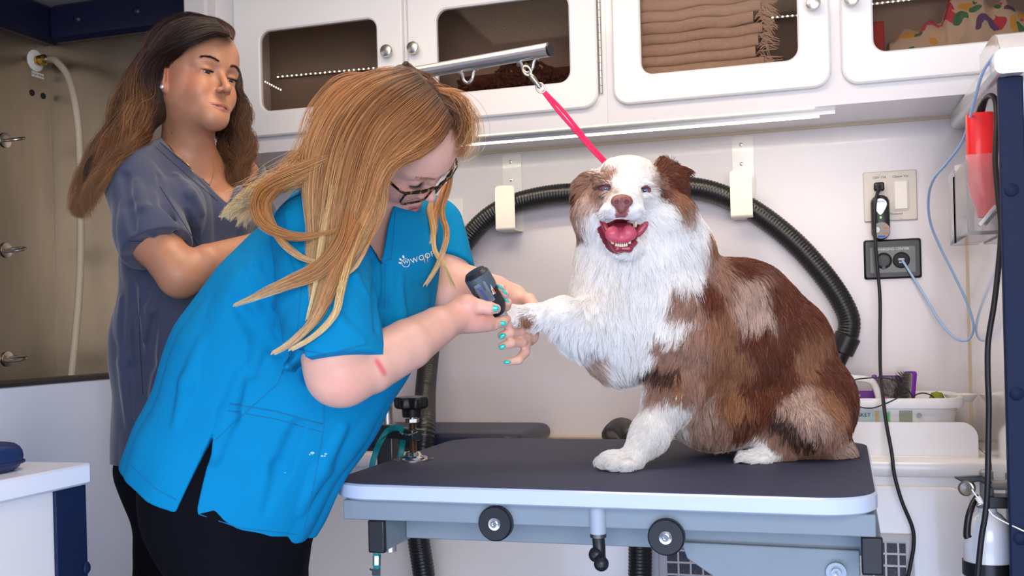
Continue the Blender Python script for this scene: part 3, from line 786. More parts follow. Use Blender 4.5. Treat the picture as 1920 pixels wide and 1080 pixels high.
bracket(960, 290, 436, 'cream J shaped wall bracket holding the hose left of the dog')
bracket(1392, 255, 413, 'cream J shaped wall bracket holding the hose right of the dog')

# ================================================================ outlets and chargers
pl_m = mat('ivory_plate', (0.68, 0.62, 0.56), rough=0.35)
ink = mat('ink', (0.01, 0.01, 0.012), rough=0.5)
X_ = np.array([1., 0, 0]); Z_ = np.array([0, 0, 1.])
def plate(name, x0, x1, z0, z1, d, m, r, label, cat):
    t = thing(name, ((x0 + x1) / 2, YW, z0), label, cat)
    L = lambda i, y: [(a, y, b) for a, b in rrect(x0 + i, x1 - i, z0 + i, z1 - i, r, 5)]
    B().loops([L(0, YW - .0003), L(0, YW - d * .5), L(d * .5, YW - d)], cap0=True, cap1=True).build('cover_plate', m, t)
    return t
op = plate('outlet_plate', 0.059, 0.193, 1.420, 1.553, 0.006, pl_m, 0.004, 'ivory double wall plate with outlet and clipper vac switch', 'outlet')
yf = YW - .0062
B().prism([(a, yf, b) for a, b in rrect(0.080, 0.119, 1.446, 1.528, .004, 4)], (0, -.002, 0)).build('receptacle', mat('ivory_insert', (0.72, 0.66, 0.60), rough=0.35), op, bevel=.0008)
B().prism([(a, yf, b) for a, b in rrect(0.133, 0.172, 1.446, 1.528, .004, 4)], (0, -.002, 0)).build('switch_frame', mat('ivory_insert', (0.72, 0.66, 0.60)), op, bevel=.0008)
B().prism([(0.1365, yf - .002, 1.450), (0.1685, yf - .002, 1.450), (0.1685, yf - .002, 1.524), (0.1365, yf - .002, 1.524)], (0, -.003, 0)).build('rocker', mat('ivory_rocker', (0.80, 0.75, 0.70), rough=0.25), op, bevel=.001)
for x, z in ((0.0995, 1.545), (0.1525, 1.545), (0.1525, 1.428), (0.0995, 1.428)): B().lathe((x, YW - .006, z), (0, -1, 0), [(0.0038, 0), (0.003, .001), (0, .0012)], 12).build('screw', pl_m, op)
text('lettering', '120V 15A', (0.0995, yf, 1.5365), X_, Z_, 0.0088, ink, op)
text('lettering', 'Clipper Vac', (0.1525, yf, 1.5365), X_, Z_, 0.0085, ink, op)
text('lettering', 'Powered', (0.140, yf, 1.4385), X_, Z_, 0.0085, ink, op)
# adapter plugged into the lower socket, hanging over the charging panel
ad = thing('charger_adapter', (0.099, YW - .03, 1.40), 'black battery charger adapter with oval grey badge plugged in the outlet', 'charger')
L = lambda i, y: [(a, y, b) for a, b in rrect(0.0765 + i, 0.1225 - i, 1.372 + i, 1.487 - i, .020 - i * .5, 8)]
B().loops([L(0, YW - .009), L(0, YW - .034), L(.002, YW - .039), L(.006, YW - .041)], cap0=True, cap1=True).build('housing', blackp, ad)
yb2 = YW - .0412
bad = [(0.0995 + .0165 * math.cos(t) * (1.0 if math.sin(t) > 0 else (1 - .45 * (-math.sin(t)))), yb2, 1.461 + (.0165 if math.sin(t) > 0 else .026) * math.sin(t)) for t in np.linspace(0, 2 * math.pi, 40, endpoint=False)]
bd = B().prism(bad, (0, -.0012, 0)).build('badge', mat('silver_badge', (0.62, 0.64, 0.68), rough=0.35, metal=0.3), ad)
text('lettering', 'DREMEL', (0.0995, yb2 - .0013, 1.469), X_, Z_, 0.0072, mat('blue_ink', (0.0, 0.08, 0.55), rough=0.4), bd)
B().lathe((0.1, yb2, 1.428), (0, -1, 0), [(0.0025, 0), (0.002, .0015), (0, .002)], 12).build('indicator_lamp', mat('green_led', (0.1, 1, 0.1), emit=(0.1, 1.0, 0.1), estr=2.5), ad)
def lab_mat():
    m = bpy.data.materials.new('printed_rating_label'); m.use_nodes = True; n = m.node_tree.nodes; l = m.node_tree.links
    tc = n.new('ShaderNodeTexCoord'); mp = n.new('ShaderNodeMapping'); mp.inputs['Scale'].default_value = (1, 1, 2)
    nz = n.new('ShaderNodeTexNoise'); nz.inputs['Scale'].default_value = 900; rp = n.new('ShaderNodeValToRGB')
    rp.color_ramp.elements[0].position = .48; rp.color_ramp.elements[0].color = (.08, .08, .09, 1); rp.color_ramp.elements[1].position = .52; rp.color_ramp.elements[1].color = (.5, .5, .5, 1)
    l.new(tc.outputs['Object'], mp.inputs[0]); l.new(mp.outputs[0], nz.inputs['Vector']); l.new(nz.outputs['Fac'], rp.inputs[0]); l.new(rp.outputs[0], n['Principled BSDF'].inputs['Base Color'])
    return m
c = np.array([0.1005, yb2, 1.394])
rl = B().lathe(c, (0, -1, 0), [(0.0215, 0), (0.0215, .001), (0, .001)], 36).build('rating_label', lab_mat(), ad)
B().box(c + (.012, -.0013, .006), (.016, .0006, .004)).box(c + (.011, -.0013, -.008), (.012, .0006, .0035)).build('orange_patch', mat('orange_print', (.7, .16, .02), rough=.5), rl)
B().box(c + (0, -.0013, -.016), (.018, .0006, .005)).build('blue_patch', mat('blue_print', (.02, .12, .55), rough=.5), rl)
B().lathe(c + (-.011, -.001, .002), (0, -1, 0), [(0.0075, 0), (0.0075, .0006), (0, .0006)], 24).build('round_mark', mat('white_label', (.8, .8, .8)), rl)
# charging centre
ch = plate('charging_panel', 0.056, 0.199, 1.268, 1.372, 0.010, blackp, 0.006, 'black wall panel lettered CHARGING CENTER with a usb socket', 'charging panel')
yc = YW - .0102
pnl = B().prism([(a, yc, b) for a, b in rrect(0.072, 0.184, 1.284, 1.352, .003, 4)], (0, -.0008, 0)).build('face', mat('black_gloss', (.006, .006, .008), rough=.2), ch)
text('lettering', 'CHARGING CENTER', (0.1275, yc - .0009, 1.3455), X_, Z_, 0.0092, mat('white_ink', (.85, .85, .85), rough=.5), pnl)
for x in (0.105, 0.149): B().lathe((x, yc, 1.316), (0, -1, 0), [(0.0215, 0), (0.0215, .004), (0.019, .005), (0.018, .003), (0, .003)], 32).build('socket', blackm, ch)
B().lathe((0.105, yc - .003, 1.316), (0, -1, 0), [(0.015, 0), (0.015, .004), (0, .005)], 32).box((0.105, yc - .005, 1.299), (.008, .003, .012)).build('socket_cap', blackp, ch)
B().box((0.149, yc - .0045, 1.3175), (.015, .003, .006)).box((0.149, yc - .0045, 1.310), (.012, .003, .004)).build('usb_port', mat('usb_white', (.55, .62, .65), rough=.4), ch)
# faint plate behind the woman's hair
wp = plate('outlet_plate', onY(834, 400, YW)[0], onY(857, 400, YW)[0] + .02, onY(845, 435, YW)[2], onY(845, 373, YW)[2], 0.006, gel, 0.004, 'white wall plate beside the blonde hair left of the hose', 'outlet')
wc = onY(846, 402, YW)
B().lathe((wc[0], YW - .006, wc[2]), (0, -1, 0), [(0.012, 0), (0.012, .003), (0.009, .004), (0, .004)], 20).build('jack', gel, wp)
cov = plate('round_cover', onY(1668, 553, YW)[0] - .0001, onY(1668, 553, YW)[0] + .0001, 1.2, 1.2002, 0.0001, gel, .00001, 'x', 'x') if False else None

def cable(name, pts, r, m, label, parent=None, k=10):
    P = smoothpath(pts, k)
    b = B().tube(P, r, 16)
    o = b.build(name, m, parent)
    if parent is None: tag(o, label, 'cable')
    return o
cb_m = mat('black_cable', (0.010, 0.010, 0.014), rough=0.45)
# plug with its cable
pc = thing('power_cord', (0.098, YW - .03, 1.50), 'black power cord plugged into the outlet and hanging in front of the bench', 'cord')
B().box((0.0985, YW - .018, 1.511), (.026, .018, .022)).build('plug', blackp, pc, bevel=.004)
B().tube(smoothpath([(0.0985, YW - .026, 1.510), (0.098, YW - .040, 1.507), (0.0965, YW - .048, 1.497)], 5), .0075, 12, rad=list(np.linspace(.0085, .0045, 11))).build('strain_relief', blackp, pc)
pts = [(0.0965, YW - .048, 1.499), onY(1641, 380, 2.885), onY(1640, 430, 2.88), onY(1645, 500, 2.875), onY(1650, 560, 2.87), onY(1650, 640, 2.84), onY(1651, 700, 2.74), onY(1656, 750, 2.62), onY(1662, 795, 2.585), onY(1672, 850, 2.56), onY(1677, 890, 2.555), onY(1691, 940, 2.555), onY(1711, 990, 2.56), onY(1713, 1025, 2.56), onY(1707, 1060, 2.56), onY(1700, 1110, 2.56), onY(1690, 1300, 2.56)]
cable('cable', pts, 0.0043, cb_m, '', pc)
# light blue usb cord
usb = thing('usb_cord', (0.149, YW - .03, 1.31), 'pale blue usb cord hanging in an S curve to the charging panel', 'cord')
uc = mat('pale_blue_cord', (0.36, 0.55, 0.85), rough=0.4)
pts = [onY(1864, 104, 2.16), onY(1842, 138, 2.22), onY(1824, 200, 2.32), onY(1806, 262, 2.42), onY(1776, 305, 2.52), onY(1751, 335, 2.6), onY(1741, 370, 2.68), onY(1744, 415, 2.74), onY(1762, 462, 2.78), onY(1787, 512, 2.80), onY(1812, 565, 2.81), onY(1825, 608, 2.82), onY(1820, 632, 2.84), onY(1806, 639, 2.85), onY(1786, 630, 2.86), onY(1760, 600, 2.88), onY(1738, 562, 2.9), onY(1714, 523, 2.92), (0.150, YW - .022, 1.317)]
cable('cable', pts, 0.0031, uc, '', usb)
B().box((0.149, YW - .020, 1.3175), (.012, .014, .005)).build('connector', mat('usb_white', (.55, .62, .65)), usb, bevel=.001)

# ================================================================ clipper in its acrylic holder
acr = mat('clear_acrylic', (0.86, 0.84, 0.84), rough=0.12, trans=0.92, ior=1.2, spec=0.6)
hd = thing('acrylic_holder', (0.28, 2.4, 1.38), 'scuffed clear acrylic pocket holding the red clipper on the partition', 'holder')
zb = onY(1845, 440, 2.32)[2]; ztp = onY(1840, 288, 2.32)[2]
xl = onY(1812, 350, 2.32)[0]
t_ = .0035
b = B()
b.box2((xl, 2.320, zb), (XR - .006, 2.320 + t_, ztp)); b.box2((xl, 2.3238, zb), (xl + t_, 2.56, ztp - .01)); b.box2((xl + .0035, 2.3238, zb), (XR - .006, 2.56, zb + .008))
b.build('pocket', acr, hd)
b = B(); b.box2((xl - .002, 2.56, zb), (xl + .003, 2.66, ztp)); b.box2((xl - .002, 2.56, zb), (XR - .006, 2.564, ztp - .015)); b.box2((xl - .002, 2.66, zb), (XR - .006, 2.664, ztp - .015)); b.box2((xl, 2.566, zb + .001), (XR - .006, 2.66, zb + .008))
b.build('rear_pocket', acr, hd)
cup = thing('measuring_cup', ((xl + XR) / 2 - .005, 2.61, zb + .01), 'small white cup with a red mark in the rear acrylic pocket', 'cup')
cx = (xl + XR) / 2 - .002
B().lathe((cx, 2.61, zb + .01), (0, 0, 1), [(0.014, 0), (0.018, .12), (0.021, ztp - zb - .012), (0.024, ztp - zb - .008), (0.024, ztp - zb + .006), (0.0, ztp - zb + .006)], 28).build('body', mat('white_pot', (.8, .78, .74), rough=.35), cup)
B().box((cx - .008, 2.593, ztp - .012), (.014, .004, .014)).build('red_mark', mat('red_print', (.7, .02, .02), rough=.4), cup)
cl = thing('clipper', (0.28, 2.365, 1.42), 'red pet hair clipper standing head down in the acrylic holder', 'clipper')
red = mat('red_plastic', (0.85, 0.018, 0.022), rough=0.38, coat=0.2)
axis = [(onY(1837, 213, 2.365), .0265, .020), (onY(1837, 222, 2.365), .0275, .022), (onY(1838, 280, 2.365), .0275, .024), (onY(1838, 330, 2.365), .0270, .024), (onY(1843, 365, 2.365), .0250, .022), (onY(1848, 392, 2.365), .019, .018), (onY(1842, 408, 2.365), .009, .012)]
lo = []
for (c, rx, ry) in axis: lo.append([(c[0] + rx * math.copysign(abs(math.cos(a)) ** .7, math.cos(a)), c[1] + ry * math.copysign(abs(math.sin(a)) ** .8, math.sin(a)), c[2]) for a in np.linspace(0, 2 * math.pi, 28, endpoint=False)])
B().loops(lo, cap0=True, cap1=True).build('housing', red, cl, bevel=.0015)
q = onY(1851, 405, 2.352)
dv = nrm(onY(1866, 382, 2.352) - onY(1838, 415, 2.352)); 
B().box(q, (.050, .020, .008), ax=[dv, (0, 1, 0), np.cross(dv, (0, 1, 0))]).build('blade', mat('white_blade', (.75, .75, .78), rough=.25, metal=.5), cl, bevel=.001)
B().box(q + np.cross(dv, (0, 1, 0)) * -.008, (.032, .022, .006), ax=[dv, (0, 1, 0), np.cross(dv, (0, 1, 0))]).build('blade_hinge', blackp, cl, bevel=.001)
cpt = [onY(1838, 218, 2.365), onY(1842, 198, 2.355), onY(1850, 183, 2.33), onY(1860, 180, 2.30), onY(1867, 192, 2.28), onY(1869, 230, 2.27), onY(1866, 300, 2.26), onY(1872, 370, 2.25), onY(1877, 430, 2.24), onY(1872, 500, 2.23), onY(1864, 570, 2.22), onY(1853, 640, 2.22), onY(1852, 700, 2.21), onY(1854, 760, 2.20), onY(1853, 830, 2.19), onY(1852, 900, 2.18), onY(1848, 960, 2.18), onY(1840, 1010, 2.18), onY(1834, 1070, 2.18), onY(1830, 1120, 2.18)]
cable('cable', cpt, 0.0055, cb_m, '', cl)
B().tube([onY(1837, 214, 2.365), onY(1841, 200, 2.357), onY(1847, 187, 2.34)], .008, 12, rad=[.009, .0085, .006]).build('strain_relief', blackp, cl)

# ================================================================ fire extinguisher
ex, ey = 0.262, 2.262
fe = thing('fire_extinguisher', (ex, ey, 0.45), 'white fire extinguisher with black lever mounted on the partition', 'fire extinguisher')
zt = 0.776
B().lathe((ex, ey, 0.50), (0, 0, 1), [(0.0, 0), (0.040, 0.0), (0.046, .010), (0.046, zt - .5 - .055), (0.044, zt - .5 - .035), (0.038, zt - .5 - .016), (0.026, zt - .5 - .002), (0.018, zt - .5 + .004), (0.017, zt - .5 + .016)], 48).build('cylinder', mat('white_enamel', (.72, .76, .84), rough=.22, coat=.5), fe)
gm = mat('grey_valve', (.30, .29, .27), rough=.45, metal=.4)
B().lathe((ex, ey, zt + .012), (0, 0, 1), [(0.020, 0), (0.020, .006), (0.013, .010), (0.013, .070), (0.009, .074)], 24).build('valve', gm, fe)
B().cyl((ex + .005, ey, zt + .056), (ex + .040, ey - .060, zt + .066), .0095, .0105, n=20).build('nozzle', gm, fe)
# lever and handle
lv = B().prism([onY(1789, 896, 2.24), onY(1842, 893, 2.24), onY(1863, 906, 2.24), onY(1862, 917, 2.24), onY(1838, 903, 2.24), onY(1810, 907, 2.24)], (0, .022, 0)).build('lever', blackp, fe, bevel=.002)
hp = smoothpath([onY(1833, 930, 2.235), onY(1824, 945, 2.225), onY(1816, 970, 2.215), onY(1813, 1000, 2.213), onY(1815, 1008, 2.213)], 6)
B().tube(hp, .006, 12, rad=list(np.linspace(.0055, .0075, len(hp)))).build('handle', blackp, fe)
gc = onY(1817, 917, 2.225)
B().lathe(gc + (0, .02, 0), (-.35, -1, 0), [(0.015, 0), (0.015, .016), (0.0125, .017), (0.0115, .013), (0, .012)], 32).build('pressure_gauge', mat('dull_brass', (.35, .30, .24), rough=.3, metal=.9), fe)
B().lathe((ex, ey, 0.655), (0, 0, 1), [(0.0485, 0), (0.0485, .028), (0.0465, .028), (0.0465, 0)], 40).build('strap', blackp, fe)
B().box2((0.302, 2.20, 0.56), (0.309, 2.31, 0.85)).box2((0.262, 2.235, 0.790), (0.304, 2.29, 0.812)).build('bracket', blackp, fe, bevel=.002)
tie = cable('cord_tie', [onY(1822, 918, 2.19), onY(1833, 933, 2.185), onY(1850, 951, 2.18), onY(1863, 967, 2.17), onY(1890, 982, 2.16), onY(1905, 989, 2.145), onY(1935, 1003, 2.14)], .0014, mat('white_string', (.85, .85, .85), rough=.8), '', fe)
b = B().lathe(onY(1836, 937, 2.19), onY(1845, 950, 2.19) - onY(1836, 937, 2.19), [(0.0055, -.006), (0.0055, .008), (0.002, .010)], 16)
b.lathe(onY(1838, 945, 2.19), nrm((.5, -.2, -1)), [(0.010, 0), (0.010, .0012), (0, .0012)], 20, sx=1.3, sy=.5)
b.build('plastic_seal', mat('white_pot', (.8, .78, .74)), fe)

# ================================================================ tool basket with brushes
bk = thing('tool_basket', (-0.03, 2.79, 0.842), 'white plastic tool basket with label on the ledge at the right', 'basket')
wpm = mat('white_polypropylene', (0.74, 0.73, 0.74), rough=0.35)
x0, x1, y0, y1 = -0.36, 0.268, 2.655, 2.915
R_ = lambda i, z, r=.06: [(a, b, z) for a, b in rrect(x0 + i, x1 - i, y0 + i, y1 - i, r, 8)]
B().loops([R_(.030, .8425), R_(.012, .950), R_(.0, .950), R_(-.002, .958), R_(0, .972), R_(.004, .974), R_(.009, .970), R_(.013, .945), R_(.032, .846)], cap0=True, cap1=True).build('tub', wpm, bk)
B().lathe((x1 + .002, 2.785, .956), (0, 0, 1), [(0.016, 0), (0.022, .012), (0.024, .018), (0.018, .019), (0.016, .014), (0, .006)], 20, sx=1.3, sy=1.6).build('pour_lug', wpm, bk)
pp = smoothpath([(-.27, 2.785, .955), (-.262, 2.785, .99), (-.235, 2.785, 1.012), (-.12, 2.785, 1.020), (-.02, 2.785, 1.018), (.052, 2.785, 1.012), (.072, 2.785, .995), (.083, 2.785, .955)], 6)
B().tube(pp, .01, 14, flat=(.0085, .012), ref=(0, 1, 0)).build('handle', wpm, bk)
lz = 2.668
def lab(n_, xa, xb, za, zb_, m, dy=0):
    ya = y0 + .030 - (za - .8425) / (.950 - .8425) * .018; yb_ = y0 + .030 - (zb_ - .8425) / (.950 - .8425) * .018
    return B().add([(xa, ya - .0006 - dy, za), (xb, ya - .0006 - dy, za), (xb, yb_ - .0006 - dy, zb_), (xa, yb_ - .0006 - dy, zb_)], [(0, 1, 2, 3)]).build(n_, m, bk)
xa = onY(1560, 770, 2.66)[0]; xb = onY(1670, 770, 2.66)[0]
l1 = lab('label', xa, xb, .90, .944, mat('pale_blue_label', (.50, .62, .68), rough=.4))
text('lettering', 'TOOL BASKET', (onY(1597, 776, 2.66)[0], 2.6672, .9335), X_, Z_, .0135, ink, l1)
lab('label_stripe', onY(1641, 770, 2.66)[0], onY(1648, 770, 2.66)[0], .90, .944, mat('ochre_print', (.62, .45, .22), rough=.5), .0004)
lab('label_leaf', onY(1663, 770, 2.66)[0], onY(1668, 770, 2.66)[0], .905, .940, mat('green_print', (.15, .5, .15), rough=.5), .0004)
lab('label_photo', onY(1686, 770, 2.66)[0], onY(1711, 770, 2.66)[0], .90, .944, mat('olive_print', (.30, .33, .25), rough=.5), .0004)
c = onY(1724, 779, 2.664)
B().lathe((c[0], 2.668, c[2]), (0, -1, .15), [(0.006, 0), (0.006, .0006), (0, .0006)], 24).build('round_mark', mat('grey_print', (.30, .30, .36), rough=.5), bk)
purple = mat('purple_plastic', (0.16, 0.015, 0.33), rough=0.35)
pinm = mat('steel_pins', (0.10, 0.09, 0.09), rough=0.35, metal=0.7)
def slicker(name, c, ux, uy, w, h, label, pins=260, plen=.016, padc=(.25, .24, .24), back=True):
    t = thing(name, c, label, 'brush', 'purple slicker brushes in the basket')
    ux = nrm(ux); uy = nrm(uy); un = np.cross(ux, uy)
    pts = rrect(-w / 2, w / 2, -h / 2, h / 2, .010, 5)
    B().prism([c + ux * a + uy * b_ for a, b_ in pts], -un * .010).build('back', purple, t, bevel=.002)
    B().prism([c + ux * a * .9 + uy * b_ * .9 for a, b_ in pts], un * .003).build('pad', mat('pin_pad', padc, rough=.8), t)
    random.seed(3); b = B()
    for i in range(pins):
        p = c + ux * random.uniform(-.44, .44) * w + uy * random.uniform(-.44, .44) * h + un * .003
        tip = p + un * plen * .7; b.tube([p, tip, tip + (un * .3 + uy * .35) * plen], .00035, 4)
    b.build('pins', pinm, t)['kind'] = 'stuff'
    return t, ux, uy, un
t1, ux, uy, un = slicker('slicker_brush', onY(1700, 735, 2.80) , (0.35, -.9, 0.05), (.10, 0, 1), .060, .105, 'purple slicker brush standing on its side, pins facing right', pins=300, plen=.020)
t2, ux, uy, un = slicker('slicker_brush', onY(1668, 735, 2.84), (1, -.2, 0.0), (0, .1, 1), .060, .085, 'slicker brush with purple edge and pins facing the camera', pins=380, plen=.010)
B().box(onY(1640, 734, 2.835), (.012, .012, .085)).box(onY(1612, 741, 2.835), (.090, .016, .022)).build('handle', purple, t2, bevel=.003)
tag(B().lathe(onY(1757, 764, 2.79), (0, 0, 1), [(0.0, 0), (.012, .001), (0.018, .01), (0.0185, .022), (0.013, .036), (0, .040)], 20).build('green_ball', mat('olive_felt', (.22, .26, .03), rough=.8)), 'olive green ball peeping over the basket rim', 'ball')
tag(B().prism([onY(1658, 762, 2.75), onY(1657, 742, 2.75), onY(1680, 756, 2.75), onY(1680, 762, 2.75)], (0, .012, 0)).build('pink_comb', mat('hot_pink_plastic', (.85, .06, .35), rough=.4)), 'hot pink plastic comb corner inside the tool basket', 'comb')
tag(B().tube(smoothpath([onY(1603, 750, 2.78), onY(1606, 744, 2.76), onY(1612, 741, 2.76)], 4), .004, 8).build('nail_clipper', chrome), 'small steel nail clipper beside the purple brush handle', 'nail clipper')
wire = [onY(1700, 735, 2.66), onY(1685, 745, 2.645), onY(1660, 757, 2.64), onY(1635, 765, 2.64), onY(1610, 762, 2.64), onY(1592, 748, 2.64), onY(1588, 728, 2.66), onY(1598, 714, 2.68), onY(1625, 709, 2.70), onY(1660, 709, 2.70), onY(1685, 717, 2.70), onY(1703, 732, 2.69), onY(1712, 745, 2.70), onY(1715, 752, 2.72)]
cable('thin_wire', wire, .0016, cb_m, 'thin black wire looped over the front rim of the tool basket')
cable('thin_wire', [onY(1708, 756, 2.72), onY(1715, 742, 2.71), onY(1730, 737, 2.71), onY(1745, 741, 2.71), onY(1757, 752, 2.74)], .0016, cb_m, 'short thin black wire arching beside the green ball')

# ================================================================ left: white step box with navy cushion
bx = thing('entry_box', (-1.45, 1.0, 0), 'white box counter with navy corner at lower left, carrying the cushion', 'counter')
Xb, Yb = -1.166, 1.415
B().box2((-1.66, 0.3, 0), (Xb - .012, Yb - .012, 0.934)).build('body', gel, bx)
B().box2((-1.66, 0.3, 0.934), (Xb, Yb, 0.968)).build('top_slab', mat('white_slab', (.78, .80, .86), rough=.3, coat=.3), bx, bevel=.004)
B().box2((Xb - .013, Yb - .075, 0), (Xb - .006, Yb - .006, 0.934)).build('corner_trim', navyt, bx, bevel=.002)
B().lathe((Xb - .006, Yb - .012, 0.80), (1, .4, 0), [(0.010, 0), (0.010, .003), (0.006, .006), (0, .006)], 20).build('stud', navyt, bx)
cushion('seat_cushion', rrect(-1.62, Xb - .045, 0.4, Yb - .06, 0.06, 8), 0.9685, 0.042, navyc, 'blue vinyl cushion with rounded corner on the white box at left', r=.02)

# ================================================================ leashes
pk = mat('hot_pink_nylon', (0.85, 0.010, 0.10), rough=0.55, bump=.4, bscale=900)
ns = thing('grooming_noose', V(988, 140, 2.03), 'hot pink grooming loop clipped to the crossbar hook, running to the dog', 'leash')
a = V(984, 128, 2.02); b_ = V(1021, 174, 2.03); dd = nrm(b_ - a)
sd = nrm(np.cross(dd, FW))
ring = [a + dd * .006 + dd * .010 * math.cos(t) + sd * .007 * math.sin(t) for t in np.linspace(0, 2 * math.pi, 20, endpoint=False)]
sn = B().tube(ring, .0022, 10, closed=True)
sn.lathe(a + dd * .014, dd, [(0.003, 0), (0.0052, .003), (0.0058, .010), (0.0045, .022), (0.0052, .028), (0.0035, .034)], 14)
sn.tube([a + dd * .048 + dd * .010 * math.cos(t) + sd * .008 * math.sin(t) for t in np.linspace(0, 2 * math.pi, 20, endpoint=False)], .0018, 8, closed=True)
sn.build('snap_hook', mat('nickel_snap', (.55, .48, .38), rough=.25, metal=1), ns)
st = a + dd * .055
for off, nm_ in ((-.0035, 0), (.0035, 1)):
    P_ = [st + sd * off * .3, V(1050, 207, 2.04) + sd * off * 1.2, V(1078, 240, 2.05) + sd * off, V(1110, 278, 2.06) + sd * off * .8, V(1140, 311, 2.07) + sd * off * .7, V(1160, 345, 2.10), V(1175, 400, 2.13)]
    B().tube(smoothpath(P_, 6), .004, 12, flat=(.0034, .0016), ref=tuple(FW)).build('strap', pk, ns)
tl = mat('teal_strap', (0.0, 0.24, 0.26), rough=0.45)
te = thing('teal_leash', V(765, 808, 2.16), 'teal flat leash hanging from the clamp ring beside the table', 'leash')
rc = V(766, 809, 2.15)
B().tube([rc + RT * .0175 * math.cos(t) + (FW * .9 + UPV * .25) * .0175 * math.sin(t) for t in np.linspace(0, 2 * math.pi, 36, endpoint=False)], .0018, 10, closed=True).build('ring', chrome, te)
sA = [V(757, 806, 2.15), V(742, 802, 2.16), V(727, 808, 2.17), V(713, 828, 2.17), V(704, 850, 2.18), V(697, 878, 2.18), V(695, 920, 2.18), V(697, 965, 2.19), V(701, 1005, 2.19), V(705, 1040, 2.19), V(705, 1160, 2.19), V(706, 1300, 2.19)]
sB = [V(757, 812, 2.17), V(754, 835, 2.2), V(750, 860, 2.2), V(738, 910, 2.2), V(727, 962, 2.2), V(716, 1010, 2.2), V(709, 1040, 2.198), V(708, 1160, 2.198), V(708, 1290, 2.198)]
for s_ in (sA, sB): B().tube(smoothpath(s_, 8), .004, 12, flat=(.0062, .0013), ref=tuple(-FW)).build('strap', tl, te)
B().tube(smoothpath([V(715 + i * 1.7, 824 - i * 1.25 + (2.2 if i % 2 else -1.6), 2.160) for i in range(13)], 3), .0006, 5).build('printed_mark', ink, te)
B().box(V(706, 1051, 2.193), (.0155, .007, .019), ax=[IX, FW, IY]).build('slider', mat('black_slider', (.02, .02, .02), rough=.3), te)
B().box(V(706, 1051, 2.188), (.008, .003, .019), ax=[IX, FW, IY]).build('slider_face', chrome, te)
B().box(V(705, 1073, 2.19), (.016, .008, .012), ax=[IX, FW, IY]).box(V(699, 1069, 2.19), (.014, .005, .003), ax=[nrm(IX + .3 * IY * -1), FW, nrm(IY + .3 * IX)]).build('buckle', blackp, te)
# ================================================================ sculpting engine: blended volumes turned into one continuous skin
def vnoise(P, seed=0):
    """smooth value noise in -1..1"""
    P = np.asarray(P, float); I = np.floor(P).astype(np.int64); f = P - I; u = f * f * (3 - 2 * f)
    def h(i, j, k):
        n = (i * 73856093) ^ (j * 19349663) ^ (k * 83492791) ^ (seed * 2654435761 & 0xffffffff)
        n = (n & 0x7fffffff); n = (n ^ (n >> 13)) * 1274126177 & 0x7fffffff
        return ((n ^ (n >> 16)) & 0xffff) / 32767.5 - 1
    x, y, z = I[..., 0], I[..., 1], I[..., 2]; r = 0
    for a in (0, 1):
        for b in (0, 1):
            for c in (0, 1):
                w = (u[..., 0] if a else 1 - u[..., 0]) * (u[..., 1] if b else 1 - u[..., 1]) * (u[..., 2] if c else 1 - u[..., 2])
                r = r + w * h(x + a, y + b, z + c)
    return r
def fbm(P, o=3, seed=0):
    r = 0; a = .5
    for i in range(o): r = r + a * vnoise(np.asarray(P) * (2 ** i), seed + i); a *= .5
    return r

